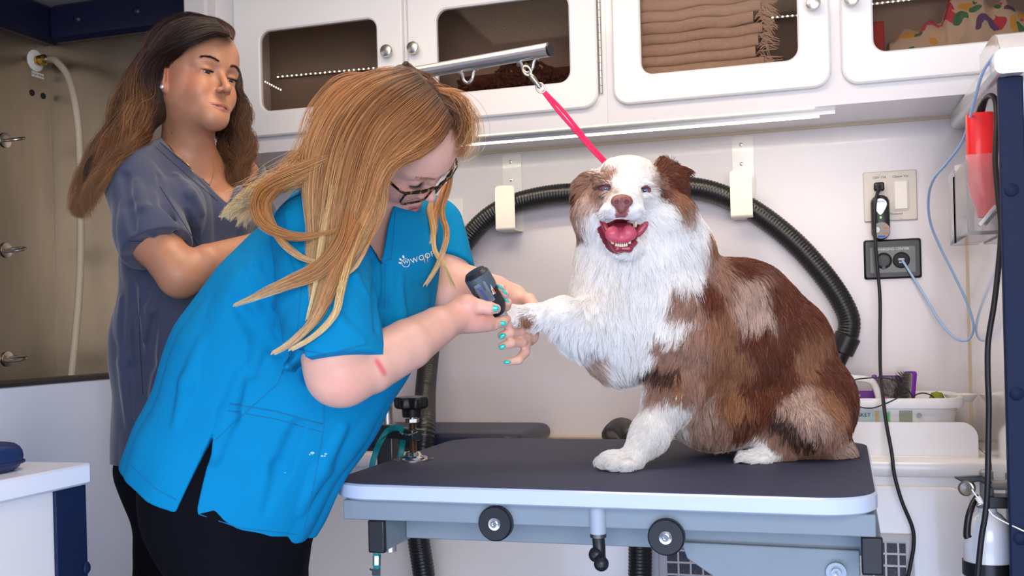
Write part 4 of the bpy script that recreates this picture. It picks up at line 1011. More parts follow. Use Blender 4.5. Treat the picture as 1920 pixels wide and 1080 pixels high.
class Sdf:
    def __init__(s): s.p = []; s.post = []
    def _add(s, fn, c, R, op, k): s.p.append((fn, np.array(c, float), R, op, k)); return s
    def cone(s, a, b, ra, rb=None, k=.01, op='u', sq=None):
        """tapered capsule; sq = (direction, factor<1) flattens the section along a direction"""
        a = np.array(a, float); b = np.array(b, float); rb = ra if rb is None else rb; ba = b - a; L2 = max(1e-12, ba @ ba)
        if sq: sd = nrm(sq[0]); g = 1 / sq[1] - 1
        def fn(P):
            if sq:
                q = P - a; t0 = np.clip((q @ ba) / L2, 0, 1)
                w = q - t0[:, None] * ba; w = w + (w @ sd)[:, None] * sd * g
                d = np.linalg.norm(w, axis=1); return (d - (ra + (rb - ra) * t0)) * (1 / (1 + .5 * g) if g > 0 else 1)
            q = P - a; t = np.clip((q @ ba) / L2, 0, 1)
            return np.linalg.norm(q - t[:, None] * ba, axis=1) - (ra + (rb - ra) * t)
        m = (a + b) / 2; R = np.linalg.norm(ba) / 2 + max(ra, rb) * (1 if not sq or sq[1] <= 1 else sq[1])
        return s._add(fn, m, R, op, k)
    def chain(s, pts, rs, k=.01, op='u', sq=None, kj=None):
        for i in range(len(pts) - 1): s.cone(pts[i], pts[i + 1], rs[i], rs[i + 1], k if i == 0 or kj is None else kj, op, sq)
        return s
    def ell(s, c, r, ax=None, k=.01, op='u'):
        c = np.array(c, float); r = np.array(r if hasattr(r, '__len__') else (r,) * 3, float); A = np.eye(3) if ax is None else np.array(ax)
        def fn(P):
            q = (P - c) @ A.T; a = np.linalg.norm(q / r, axis=1); b = np.linalg.norm(q / (r * r), axis=1)
            return a * (a - 1) / np.maximum(b, 1e-6)
        return s._add(fn, c, r.max(), op, k)
    def plane(s, p, n, k=.003, op='i'):
        """keep the side the normal points away from"""
        p = np.array(p, float); n = nrm(n)
        return s._add(lambda P: (P - p) @ n, p, 1e9, op, k)
    def func(s, fn, c=(0, 0, 0), R=1e9, op='i', k=.003): return s._add(fn, c, R, op, k)
    def disp(s, fn): s.post.append(fn); return s
    def ev(s, P, idx=None):
        d = np.full(len(P), 1.0)
        if idx is None and 200 < len(P) < 6000:
            c0 = P.mean(0); r0 = np.abs(P - c0).max() * 1.74
            if r0 < .1: idx = set(i for i, q in enumerate(s.p) if np.linalg.norm(q[1] - c0) - q[2] - q[4] < r0 + .04)
        for i, (fn, c, R, op, k) in enumerate(s.p):
            if idx is not None and i not in idx: continue
            e = fn(P)
            if op == 'u': h = np.maximum(k - np.abs(d - e), 0) / k; d = np.minimum(d, e) - h * h * k * .25
            elif op == 's': e = -e; h = np.maximum(k - np.abs(d - e), 0) / k; d = np.maximum(d, e) + h * h * k * .25
            elif op == 'i': h = np.maximum(k - np.abs(d - e), 0) / k; d = np.maximum(d, e) + h * h * k * .25
            elif op == 'd': d = d + e      # raw displacement
        for f in s.post: d = d + f(P, d)
        return d
    def mesh(s, res, lo=None, hi=None, margin=.02, clip=None):
        us = [q for q in s.p if q[3] == 'u']
        if lo is None: lo = np.min([q[1] - q[2] for q in us], axis=0) - margin
        if hi is None: hi = np.max([q[1] + q[2] for q in us], axis=0) + margin
        lo = np.array(lo, float); N = 16; bs = N * res
        nb = np.ceil((np.array(hi) - lo) / bs).astype(int)
        g = np.stack(np.meshgrid(*[np.arange(n) for n in nb], indexing='ij'), -1).reshape(-1, 3)
        cen = lo + (g + .5) * bs; hd = bs * math.sqrt(3) / 2
        dc = s.ev(cen)
        act = g[np.abs(dc) < hd * 1.75 + .012]
        o1 = np.stack(np.meshgrid(*[np.arange(N + 1)] * 3, indexing='ij'), -1).reshape(-1, 3)
        BIG = 1 << 20
        C_id = []; C_v = []; E_q = []
        corner = np.array([(i, j, k) for i in (0, 1) for j in (0, 1) for k in (0, 1)])
        PC = np.array([q[1] for q in s.p]); PR = np.array([q[2] + q[4] for q in s.p])
        key = lambda ijk: (ijk[:, 0].astype(np.int64) * BIG + ijk[:, 1]) * BIG + ijk[:, 2]
        edges = [(a, b) for a in range(8) for b in range(a + 1, 8) if np.abs(corner[a] - corner[b]).sum() == 1]
        for blk in act:
            base = blk * N; bc = lo + (base + N / 2) * res
            idx = set(np.nonzero(np.linalg.norm(PC - bc, axis=1) - PR < hd + .03)[0].tolist())
            if not idx: continue
            P = lo + (base + o1) * res
            D = s.ev(P, idx).reshape(N + 1, N + 1, N + 1)
            if D.min() > 0 or D.max() < 0: continue
            vals = np.stack([D[c[0]:c[0] + N, c[1]:c[1] + N, c[2]:c[2] + N] for c in corner], -1)
            ins = vals < 0; n_in = ins.sum(-1); m = (n_in > 0) & (n_in < 8)
            if not m.any(): continue
            ijk = np.argwhere(m); v = vals[m]
            acc = np.zeros((len(ijk), 3)); cnt = np.zeros(len(ijk))
            for a, b in edges:
                x = (v[:, a] < 0) != (v[:, b] < 0)
                t = np.where(x, v[:, a] / np.where(x, v[:, a] - v[:, b], 1), 0)
                p = corner[a] + t[:, None] * (corner[b] - corner[a])
                acc += p * x[:, None]; cnt += x
            pos = lo + (base + ijk + acc / cnt[:, None]) * res
            C_id.append(key(ijk + base + 1)); C_v.append(pos)
            Dn = D < 0
            for ax in range(3):
                sl0 = [slice(0, N)] * 3; sl1 = [slice(0, N)] * 3; sl1[ax] = slice(1, N + 1)
                A_ = Dn[tuple(sl0)]; B_ = Dn[tuple(sl1)]
                e = np.argwhere(A_ != B_)
                if len(e) == 0: continue
                u = np.zeros(3, int); w = np.zeros(3, int); u[(ax + 1) % 3] = 1; w[(ax + 2) % 3] = 1
                g0 = e + base + 1
                quad = np.stack([key(g0), key(g0 - u), key(g0 - u - w), key(g0 - w)], 1)
                fl = A_[e[:, 0], e[:, 1], e[:, 2]]
                quad[~fl] = quad[~fl][:, ::-1]
                E_q.append(quad)
        ids = np.concatenate(C_id); vs = np.concatenate(C_v); q = np.concatenate(E_q)
        order = np.argsort(ids); sid = ids[order]
        loc = np.searchsorted(sid, q); loc = np.clip(loc, 0, len(sid) - 1)
        ok = (sid[loc] == q).all(1)
        faces = order[loc[ok]]
        if clip is not None:
            keepv = clip(vs); faces = faces[keepv[faces].all(1)]
            used = np.zeros(len(vs), bool); used[faces.ravel()] = True
            mp = np.cumsum(used) - 1; vs = vs[used]; faces = mp[faces]
        return vs, faces

def vnormals(vs, fs):
    a = vs[fs[:, 2]] - vs[fs[:, 0]]; b = vs[fs[:, 3 if fs.shape[1] == 4 else 1]] - vs[fs[:, 1]] if fs.shape[1] == 4 else vs[fs[:, 1]] - vs[fs[:, 0]]
    n = np.cross(a, b) if fs.shape[1] == 4 else np.cross(b, a)
    out = np.zeros_like(vs)
    for k in range(fs.shape[1]): np.add.at(out, fs[:, k], n)
    return out / np.maximum(np.linalg.norm(out, axis=1), 1e-12)[:, None]
def relax(vs, fs, it=2, lam=.5):
    for _ in range(it):
        acc = np.zeros_like(vs); cnt = np.zeros(len(vs))
        for k in range(fs.shape[1]):
            j = (k + 1) % fs.shape[1]
            np.add.at(acc, fs[:, k], vs[fs[:, j]]); np.add.at(cnt, fs[:, k], 1)
            np.add.at(acc, fs[:, j], vs[fs[:, k]]); np.add.at(cnt, fs[:, j], 1)
        vs = vs + lam * (acc / np.maximum(cnt, 1)[:, None] - vs)
    return vs
def sample(vs, fs, n, rng, ok=None):
    """random points on the skin with normals"""
    N = vnormals(vs, fs)
    a = vs[fs[:, 0]]; b = vs[fs[:, 1]]; c = vs[fs[:, 2]]; d = vs[fs[:, 3]]
    ar = np.linalg.norm(np.cross(c - a, d - b), axis=1)
    if ok is not None: ar = ar * ok((a + c) / 2)
    f = rng.choice(len(fs), n, p=ar / ar.sum())
    u = rng.random(n)[:, None]; v = rng.random(n)[:, None]
    P = (a[f] * (1 - u) + b[f] * u) * (1 - v) + (d[f] * (1 - u) + c[f] * u) * v
    Nn = (N[fs[f, 0]] * (1 - u) + N[fs[f, 1]] * u) * (1 - v) + (N[fs[f, 3]] * (1 - u) + N[fs[f, 2]] * u) * v
    return P, Nn / np.maximum(np.linalg.norm(Nn, axis=1), 1e-9)[:, None]

def strands(name, pts, rad, cols, m, parent):
    """pts (n, k, 3) world, rad (n, k) or (k,), cols (n, 3) or (n, k, 3)"""
    n, k, _ = pts.shape; L = wloc(parent)
    hc = bpy.data.hair_curves.new(name)
    hc.add_curves([k] * n)
    hc.attributes['position'].data.foreach_set('vector', (pts - L).astype(np.float32).ravel())
    ra = hc.attributes.get('radius') or hc.attributes.new('radius', 'FLOAT', 'POINT')
    ra.data.foreach_set('value', np.broadcast_to(rad, (n, k)).astype(np.float32).ravel())
    if cols.ndim == 2:
        ca = hc.attributes.new('col', 'FLOAT_COLOR', 'CURVE'); c4 = np.ones((n, 4), np.float32); c4[:, :3] = cols
    else:
        ca = hc.attributes.new('col', 'FLOAT_COLOR', 'POINT'); c4 = np.ones((n * k, 4), np.float32); c4[:, :3] = cols.reshape(-1, 3)
    ca.data.foreach_set('color', c4.ravel())
    hc.materials.append(m)
    o = bpy.data.objects.new(name, hc); link(o, parent)
    return o
def eyeball(name, c, r, gaze, iris, parent, white=(.72, .70, .69), ir=.55, pr=.24, up=(0, 0, 1)):
    x, y, a = frame_from(gaze, up); c = np.array(c, float)
    vs = []; cols = []; n = 28; m = 22; fs = []
    for j in range(m + 1):
        ph = (j / m) ** 1.5 * math.pi
        for i in range(n):
            t = 2 * math.pi * i / n
            bulge = 1 + .06 * max(0, 1 - (ph / (ir * 1.05)) ** 2)
            vs.append(c + r * bulge * (a * math.cos(ph) + (x * math.cos(t) + y * math.sin(t)) * math.sin(ph)))
            q = ph
            if q < pr: cols.append((.004, .004, .006))
            elif q < ir: f = (q - pr) / (ir - pr); w = 1.15 - .7 * max(0, f - .7) / .3; cols.append(tuple(v * w * (1 + .25 * math.sin(i * 3.7)) for v in iris))
            else: cols.append(white)
    for j in range(m):
        for i in range(n):
            k = (i + 1) % n; fs.append((j * n + i, j * n + k, (j + 1) * n + k, (j + 1) * n + i))
    eyem = mat('wet_eye', (1, 1, 1), rough=.06, coat=1, vcol='col')
    return mesh_obj(name, vs, fs, eyem, parent, cols=np.array(cols), angle=180)
def px2m(r, s): return r * s / FPX
def rot_ax(deg, tilt=0, yaw=0):
    """image-plane frame rotated by deg (anticlockwise); rows are the axes"""
    a = math.radians(deg); x = IX * math.cos(a) + IY * math.sin(a); y = -IX * math.sin(a) + IY * math.cos(a); z = FW.copy()
    if tilt:
        b = math.radians(tilt); y, z = y * math.cos(b) + z * math.sin(b), -y * math.sin(b) + z * math.cos(b)
    if yaw:
        b = math.radians(yaw); x, z = x * math.cos(b) + z * math.sin(b), -x * math.sin(b) + z * math.cos(b)
    return np.array([x, y, z])
def lerp_field(P, ctrl_p, ctrl_v, power=4, eps=.012, wz=.35):
    """inverse distance interpolation of control vectors; depth counts less"""
    out = np.zeros((len(P), ctrl_v.shape[1])); W = np.zeros(len(P))
    A = np.stack([IX, IY, FW * wz]); Q = P @ A.T; Cc = ctrl_p @ A.T
    for i in range(len(Cc)):
        d2 = ((Q - Cc[i]) ** 2).sum(1) + eps * eps; w = 1 / d2 ** (power / 2)
        out += w[:, None] * ctrl_v[i]; W += w
    return out / W[:, None]
def surf(sd, px, py, s0=1.2, s1=2.9, off=0.0, default=None):
    """first point of the volume met by the sight line through a photo pixel"""
    s = s0
    r = ray(px, py); ln = np.linalg.norm(r)
    for _ in range(160):
        p = CAM + s * r; d = float(sd.ev(p[None])[0]) - off
        if d < 2e-4: return p
        s += max(2e-4, d * .6) / ln
        if s > s1: break
    return default
# ================================================================ the dog
dog = thing('dog', V(1350, 850, 2.08), 'fluffy red merle and white sheepdog sitting on the grooming table, mouth open, paw lifted', 'dog')
def E(sd, px, py, s, rx, ry, rz, deg=0, k=.03, op='u', tilt=0, yaw=0):
    sd.ell(V(px, py, s), (px2m(rx, s), px2m(ry, s), rz), rot_ax(deg, tilt, yaw), k, op)
def K(sd, p, q, k=.03, op='u', sq=None):
    """p, q: (px, py, s, r_px)"""
    sd.cone(V(*p[:3]), V(*q[:3]), px2m(p[3], p[2]), px2m(q[3], q[2]), k, op, sq)
dg = Sdf()
# trunk
K(dg, (1245, 560, 2.14, 118), (1375, 655, 2.17, 134), .05); K(dg, (1375, 655, 2.17, 134), (1480, 755, 2.16, 108), .05)
E(dg, 1500, 755, 2.13, 86, 92, .13, 0, .05); E(dg, 1470, 640, 2.17, 66, 72, .12, -40, .06); E(dg, 1395, 565, 2.16, 62, 66, .11, -40, .06)
E(dg, 1175, 560, 2.08, 102, 118, .11, 0, .05)           # chest
E(dg, 1200, 470, 2.09, 112, 72, .11, -8, .05); E(dg, 1268, 455, 2.11, 52, 58, .09, 0, .05)            # neck ruff
E(dg, 1165, 640, 2.04, 70, 75, .08, 20, .05)
E(dg, 1360, 778, 2.10, 108, 62, .12, 0, .05); E(dg, 1250, 335, 2.035, 18, 20, .02, 0, .015)           # belly
E(dg, 1280, 620, 2.04, 62, 110, .07, 8, .05)           # shoulder
# standing front leg
K(dg, (1272, 660, 2.01, 56), (1262, 738, 1.985, 46), .04); K(dg, (1262, 738, 1.985, 44), (1218, 815, 1.955, 31), .03); K(dg, (1218, 815, 1.955, 31), (1190, 852, 1.94, 22), .02)
E(dg, 1165, 861, 1.935, 37, 15, .034, -4, .012)
for dx, dy, ds in ((1134, 864, 1.950), (1138, 867, 1.928), (1155, 870, 1.908), (1176, 870, 1.900)): E(dg, dx, dy, ds, 15, 10, .0115, 0, .004)
# far front leg, hidden behind the white one, carries nothing: the lifted leg
K(dg, (1150, 600, 2.02, 58), (1085, 612, 1.985, 40), .04); K(dg, (1085, 606, 1.985, 36), (1052, 590, 1.965, 26), .03)
K(dg, (1055, 588, 1.965, 26), (1000, 592, 1.94, 18.5), .02); K(dg, (1000, 592, 1.94, 18.5), (972, 592, 1.925, 18), .015)
for dx, dy, ds in ((956, 581, 1.93), (951, 590, 1.915), (957, 600, 1.91), (968, 605, 1.915)): E(dg, dx, dy, ds, 13, 8.5, .012, 10, .006)
# haunch and hind paw
E(dg, 1505, 800, 2.03, 78, 56, .08, -8, .04); E(dg, 1455, 830, 2.02, 40, 28, .045, 0, .03)
K(dg, (1470, 848, 2.0, 20), (1415, 858, 1.985, 15), .015)
for dx, dy, ds in ((1400, 856, 1.995), (1398, 860, 1.975), (1412, 862, 1.965), (1432, 862, 1.965)): E(dg, dx, dy, ds, 13, 9, .012, 0, .006)
E(dg, 1550, 835, 2.06, 48, 24, .07, -10, .03)
E(dg, 1180, 560, 2.20, 60, 60, .06, 0, .05)
# head
E(dg, 1180, 362, 2.03, 66, 56, .085, 0, .02)
E(dg, 1140, 408, 2.04, 64, 52, .075, -20, .03); E(dg, 1235, 412, 2.05, 68, 54, .075, 22, .03)     # cheeks
E(dg, 1175, 320, 2.02, 42, 24, .05, 0, .02)
E(dg, 1167, 385, 1.955, 33, 26, .070, 0, .025)                                                   # muzzle
E(dg, 1150, 398, 1.925, 21, 14, .040, -12, .012); E(dg, 1184, 398, 1.925, 21, 14, .040, 12, .012)
E(dg, 1166, 382, 1.895, 15, 14, .02, 0, .012)
E(dg, 1168, 455, 1.965, 29, 20, .045, 0, .015); E(dg, 1168, 462, 1.935, 19, 12, .022, 0, .012)    # lower jaw
E(dg, 1136, 340, 1.985, 22, 12, .016, -15, .012); E(dg, 1206, 344, 1.985, 22, 12, .016, 12, .012)  # brows
for ex_, ey_ in ((1135, 354), (1209, 358)): E(dg, ex_, ey_, 1.955, 10, 8, .022, 0, .008, 's')
# mouth
E(dg, 1168, 430, 1.895, 30, 25, .062, 0, .006, 's'); E(dg, 1140, 424, 1.93, 22, 14, .040, -28, .008, 's'); E(dg, 1199, 424, 1.93, 26, 13, .040, 32, .008, 's')
E(dg, 1168, 448, 1.900, 22, 12, .030, 0, .005, 's')
# ears
E(dg, 1243, 318, 2.04, 28, 18, .016, 10, .014); E(dg, 1272, 322, 2.025, 24, 10, .008, -10, .008); E(dg, 1281, 342, 2.015, 9, 25, .007, 14, .008); E(dg, 1268, 334, 2.02, 16, 14, .007, -35, .008)
E(dg, 1116, 340, 2.06, 24, 17, .022, 35, .02); E(dg, 1098, 366, 2.06, 20, 34, .02, -8, .02)
for ex_, ey_, dd_ in ((1135, 354, -10), (1209, 358, 8)):
    E(dg, ex_, ey_ - 8.5, 1.956, 12, 4.0, .011, dd_, .004); E(dg, ex_, ey_ + 8, 1.957, 11, 3.4, .010, dd_, .004)
dvs, dfs = dg.mesh(.0030)
zmin = ZT + .0005
dvs[:, 2] = np.maximum(dvs[:, 2], zmin)
W_ = (.90, .885, .86); B_r = (.135, .034, .014); M_ = (.37, .205, .145); T_ = (.33, .15, .075); ML = (.55, .39, .32); DK = (.055, .022, .016)
ctl = [  # px, py, s, flow x, flow y(down), colour, length in px
 (1165, 335, 2.0, 0, -1, W_, 12), (1185, 303, 2.02, .3, -1, W_, 12), (1160, 303, 2.02, -.3, -1, W_, 12), (1168, 360, 1.95, 0, -1, W_, 8), (1205, 325, 2.0, .4, -1, W_, 14), (1195, 312, 2.0, .4, -1, W_, 14),
 (1118, 340, 2.0, -.7, -.3, M_, 20), (1122, 358, 1.99, -.8, .2, M_, 16), (1096, 350, 2.02, -1, .1, M_, 28), (1078, 385, 2.04, -.7, .8, M_, 34), (1108, 318, 2.03, -.6, -.9, M_, 30), (1140, 318, 2.0, -.4, -.9, W_, 14), (1143, 334, 1.98, -.4, -.9, M_, 10), (1103, 378, 2.0, -.8, .6, ML, 26), (1093, 330, 2.04, -.8, -.5, M_, 34), (1085, 365, 2.04, -.9, .3, B_r, 30),
 (1125, 385, 1.97, -.8, .7, W_, 16), (1100, 425, 2.0, -.5, 1, W_, 38), (1078, 425, 2.03, -.5, 1, M_, 40), (1088, 455, 2.0, -.3, 1, W_, 50),
 (1147, 400, 1.92, -1, .2, W_, 7), (1186, 400, 1.92, 1, .2, W_, 7), (1167, 395, 1.9, 0, 1, W_, 5), (1168, 472, 1.94, 0, 1, W_, 20), (1135, 455, 1.97, -.4, 1, W_, 26), (1205, 455, 1.97, .4, 1, W_, 26), (1230, 385, 1.98, .7, .7, W_, 18), (1235, 410, 1.99, .8, .8, W_, 30),
 (1232, 322, 2.02, .6, -.6, B_r, 22), (1212, 338, 1.98, .6, -.5, W_, 12), (1224, 348, 1.98, .9, .1, ML, 14), (1240, 368, 2.0, .7, .8, B_r, 26), (1235, 352, 2.0, .9, .4, M_, 18), (1222, 366, 1.98, .7, .8, W_, 14), (1240, 385, 1.98, .7, .8, W_, 18), (1112, 396, 1.99, -.8, .8, W_, 24), (1150, 345, 1.96, -.2, -1, W_, 8), (1190, 345, 1.96, .2, -1, W_, 8), (1128, 372, 1.97, -.8, .5, ML, 14), (1262, 385, 2.02, .5, .9, T_, 30), (1272, 318, 2.03, .9, .1, B_r, 18), (1245, 300, 2.03, -.2, -1, B_r, 24), (1285, 345, 2.01, .4, 1, B_r, 14), (1262, 340, 2.02, .7, .6, B_r, 16), (1270, 400, 2.04, .5, .9, ML, 36),
 (1260, 430, 2.03, .5, 1, W_, 45), (1295, 420, 2.07, .7, .8, W_, 40),
 (1120, 500, 2.0, -.35, 1, W_, 60), (1200, 500, 1.99, 0, 1, W_, 62), (1165, 520, 1.98, .1, 1, W_, 62), (1280, 480, 2.02, .3, 1, W_, 60), (1325, 455, 2.1, .7, .9, T_, 42), (1290, 520, 2.02, 0, 1, W_, 55),
 (1085, 540, 2.02, -.3, 1, W_, 52), (1100, 470, 2.02, -.5, 1, W_, 55), (1150, 620, 1.97, .05, 1, W_, 60), (1200, 600, 1.97, -.05, 1, W_, 60), (1240, 560, 1.99, -.2, 1, W_, 55), (1255, 600, 1.97, -.4, 1, W_, 40),
 (1150, 680, 1.97, .5, 1, W_, 42), (1195, 720, 1.98, .5, 1, W_, 34), (1180, 660, 1.95, .2, 1, W_, 50), (1215, 665, 1.96, .1, 1, W_, 44),
 (1055, 575, 1.95, -1, .0, W_, 9), (1000, 585, 1.93, -1, .1, W_, 8), (960, 584, 1.92, -1, -.3, W_, 15), (950, 598, 1.91, -1, .4, W_, 14), (1015, 612, 1.94, -.2, 1, W_, 28), (1050, 615, 1.95, -.1, 1, W_, 52), (1085, 640, 1.97, .1, 1, W_, 52), (1112, 672, 1.98, .3, 1, ML, 48), (985, 608, 1.92, -.4, .8, T_, 8), (962, 606, 1.91, -.8, .5, W_, 7), (1075, 600, 1.95, -.5, .8, W_, 22), (1100, 615, 1.96, -.1, 1, W_, 40),
 (1250, 640, 1.96, -.35, 1, M_, 38), (1275, 565, 2.0, -.35, 1, M_, 40), (1232, 705, 1.95, -.3, 1, DK, 22), (1285, 700, 1.97, .1, 1, M_, 30), (1250, 680, 1.95, -.2, 1, M_, 26), (1262, 725, 1.95, 0, 1, T_, 22), (1238, 735, 1.94, -.3, 1, M_, 18), (1300, 735, 1.98, .2, 1, M_, 34), (1258, 700, 1.95, -.3, 1, DK, 20),
 (1250, 775, 1.94, -.1, 1, W_, 18), (1285, 770, 1.96, .2, 1, W_, 26), (1210, 825, 1.93, -.4, 1, W_, 11), (1255, 810, 1.94, .3, 1, W_, 24), (1235, 850, 1.93, .3, 1, W_, 20), (1150, 860, 1.91, -1, .4, W_, 15), (1180, 852, 1.91, -.9, .5, W_, 16), (1200, 868, 1.91, .2, .8, W_, 16),
 (1335, 500, 2.08, .3, 1, M_, 50), (1310, 545, 2.03, -.25, 1, B_r, 46), (1345, 530, 2.07, .1, 1, M_, 50), (1378, 500, 2.12, .6, .8, B_r, 40), (1385, 545, 2.07, .15, 1, ML, 50), (1340, 600, 2.02, -.1, 1, T_, 50), (1300, 640, 2.0, -.2, 1, M_, 46), (1335, 680, 2.01, -.05, 1, T_, 52), (1375, 660, 2.03, .1, 1, T_, 55), (1405, 615, 2.04, .2, 1, B_r, 55), (1430, 560, 2.1, .45, .9, B_r, 44), (1405, 575, 2.06, .2, 1, ML, 50), (1460, 620, 2.07, .4, 1, B_r, 50),
 (1475, 580, 2.12, .6, .8, B_r, 40), (1455, 690, 2.03, .1, 1, B_r, 55), (1500, 660, 2.07, .35, 1, T_, 50), (1530, 680, 2.09, .5, .9, B_r, 44), (1560, 735, 2.1, .35, 1, B_r, 40), (1410, 720, 2.02, -.25, 1, B_r, 58), (1370, 740, 2.01, -.2, 1, T_, 54), (1345, 790, 2.0, -.1, 1, M_, 42), (1395, 800, 2.0, -.3, 1, B_r, 40), (1325, 815, 1.99, -.1, 1, ML, 34), (1370, 825, 2.0, -.1, 1, ML, 40), (1440, 765, 2.0, -.35, 1, B_r, 46), (1310, 770, 1.99, 0, 1, ML, 42),
 (1490, 765, 1.99, .1, .9, ML, 30), (1470, 790, 1.98, -.2, 1, DK, 26), (1450, 815, 1.98, -.4, 1, M_, 26), (1535, 800, 1.99, .3, 1, M_, 34), (1505, 820, 1.97, .1, 1, DK, 30), (1585, 790, 2.06, .2, 1, B_r, 34), (1575, 842, 2.03, .8, .45, ML, 34), (1520, 850, 1.99, .3, .8, M_, 20), (1550, 760, 2.04, .3, 1, T_, 36), (1480, 845, 1.98, 0, 1, M_, 16), (1515, 785, 1.98, .2, 1, ML, 30), (1600, 830, 2.08, .3, 1, B_r, 26),
 (1410, 856, 1.97, -1, .3, W_, 15), (1440, 850, 1.98, -.8, .5, W_, 12), (1430, 843, 1.98, -.6, .6, W_, 14)]
CP = np.array([V(c[0], c[1], c[2]) for c in ctl]); CV = np.array([[c[3], c[4], c[6]] for c in ctl], float); CCc = np.array([c[5] for c in ctl])
MOUTH = ((1163, 407), (1146, 411), (1133, 411), (1125, 413), (1125, 420), (1131, 434), (1139, 448), (1147, 462), (1157, 470), (1167, 472), (1181, 466), (1193, 453), (1206, 437), (1219, 422), (1220, 414), (1210, 411), (1192, 412), (1178, 409))
def d_masks(P):
    """0 = no fur: mouth lining, nose, eyes"""
    A = np.stack([IX, IY, FW]); u1 = 1.905 / FPX
    q = (P - V(1168, 430, 1.905)) @ A.T
    X = q[:, 0] / u1 + 1168; Y = 430 - q[:, 1] / u1
    m = np.zeros(len(P), bool)
    for i in range(len(MOUTH)):
        (x1, y1), (x2, y2) = MOUTH[i - 1], MOUTH[i]
        c = ((y1 > Y) != (y2 > Y)) & (X < (x2 - x1) * (Y - y1) / (y2 - y1 + 1e-9) + x1)
        m ^= c
    m &= (q[:, 2] > -.055) & (q[:, 2] < .12)
    mouth = m
    eye = np.zeros(len(P), bool)
    for x, y in ((1135, 354), (1209, 358)):
        r = (P - V(x, y, 1.965)) @ A.T; eye |= ((r[:, 0] / .0115) ** 2 + (r[:, 1] / .0080) ** 2 < 1) & (np.abs(r[:, 2]) < .03)
    r = (P - V(1166, 384, 1.885)) @ A.T; nose = ((r[:, 0] / .014) ** 2 + ((r[:, 1] + .006) / .019) ** 2 < 1) & (np.abs(r[:, 2]) < .03)
    return mouth, eye, nose
jit = np.stack([vnoise(dvs * 30, 1), vnoise(dvs * 30, 2), vnoise(dvs * 30, 3)], 1) * .012
dcol = lerp_field(dvs + jit, CP, CCc, 7, .004, .3)
mo, ey_m, no_m = d_masks(dvs)
dcol[mo] = (.20, .012, .025)
dcol[ey_m] = (.20, .06, .055)
dcol[no_m] = (.50, .20, .20)
skin_d = mat('dog_undercoat', (1, 1, 1), rough=.7, vcol='col')
body_d = mesh_obj('body', dvs, dfs, skin_d, dog, cols=dcol)
# eyes, nose, tongue, teeth
for x, y in ((1135, 354), (1209, 358)):
    c = V(x, y, 1.966); eyeball('eye', c, .0092, nrm(CAM - c), (.15, .24, .42), dog, ir=.82, pr=.34, white=(.22, .10, .09))
    ring = [c + (CAM - c) / np.linalg.norm(CAM - c) * .0075 + IX * .0088 * math.cos(t) * (1.05) + IY * (.0046 * math.sin(t)) for t in np.linspace(0, 2 * math.pi, 28, endpoint=False)]
    B().tube(ring, .0020, 8, closed=True).build('eye_rim', mat('pink_brown_eye_rim', (.22, .05, .05), rough=.3), dog)
nn = Sdf()
E(nn, 1166, 374, 1.880, 18, 10, .013, 0, .006); E(nn, 1154, 379, 1.880, 8.5, 8, .011, 0, .006); E(nn, 1178, 379, 1.880, 8.5, 8, .011, 0, .006); E(nn, 1166, 388, 1.884, 11, 13, .011, 0, .008)
E(nn, 1156, 379, 1.868, 4, 3.4, .007, 20, .003, 's'); E(nn, 1176, 379, 1.868, 4, 3.4, .007, -20, .003, 's')
K(nn, (1166, 372, 1.868, .7), (1166, 400, 1.872, .7), .002, 's')
v_, f_ = nn.mesh(.0011)
mesh_obj('nose', v_, f_, mat('liver_nose', (.27, .085, .075), rough=.35, coat=.3, bump=.5, bscale=1400), dog)
tg = Sdf()
K(tg, (1166, 420, 1.985, 18), (1163, 432, 1.925, 21), .008, sq=(IY, .30)); E(tg, 1149, 438, 1.903, 15, 14, .010, 35, .004); E(tg, 1179, 437, 1.903, 15, 14, .010, -35, .004)
E(tg, 1164, 448, 1.908, 17, 9, .011, 0, .008); K(tg, (1164, 416, 1.925, 3.5), (1164, 432, 1.892, 3.2), .006, 's'); K(tg, (1164, 432, 1.890, 2.6), (1164, 456, 1.890, 1.2), .006, 's')
v_, f_ = tg.mesh(.0014)
mesh_obj('tongue', v_, f_, mat('pink_tongue', (.58, .075, .13), rough=.35, coat=.3, bump=.3, bscale=900, sss=.1), dog)
gmn = Sdf(); K(gmn, (1146, 455, 1.928, 5), (1157, 466, 1.916, 6.5), .006); K(gmn, (1157, 466, 1.916, 6.5), (1179, 466, 1.916, 6.5), .006); K(gmn, (1179, 466, 1.916, 6.5), (1191, 455, 1.928, 5), .006)
v_, f_ = gmn.mesh(.0013); mesh_obj('gums', v_, f_, mat('dark_pink_gums', (.30, .028, .05), rough=.25, coat=.5), dog)
for g_ in (((1136, 429, 1.968, 7, 15, .005, 24),), ((1205, 428, 1.976, 7, 16, .004, -38), (1199, 434, 1.978, 7, 14, .004, -32))):
    chk = Sdf()
    for q_ in g_: E(chk, *q_, .004)
    v_, f_ = chk.mesh(.0014); mesh_obj('cheek_lining', v_, f_, mat('pink_cheek_lining', (.46, .05, .085), rough=.3, coat=.4, bump=.4, bscale=500), dog)
rimp = []
for x, y in MOUTH[3:15]:
    dx, dy = x - 1168, y - 432; p_ = None
    for k_ in (1.03, 1.08, 1.14):
        q_ = surf(dg, 1168 + dx * k_, 432 + dy * k_, 1.7, 2.2)
        if q_ is not None and (q_ - V(1168, 432, 1.9)) @ FW < .075: p_ = q_; break
    if p_ is not None: rimp.append(V(x, y, (p_ - CAM) @ FW) - FW * .0005)
B().tube(smoothpath(rimp, 5), .0022, 10).build('lips', mat('dark_pink_lip', (.30, .035, .06), rough=.3, coat=.4), dog)
ivory = mat('ivory_tooth', (.78, .66, .50), rough=.25, coat=.3)
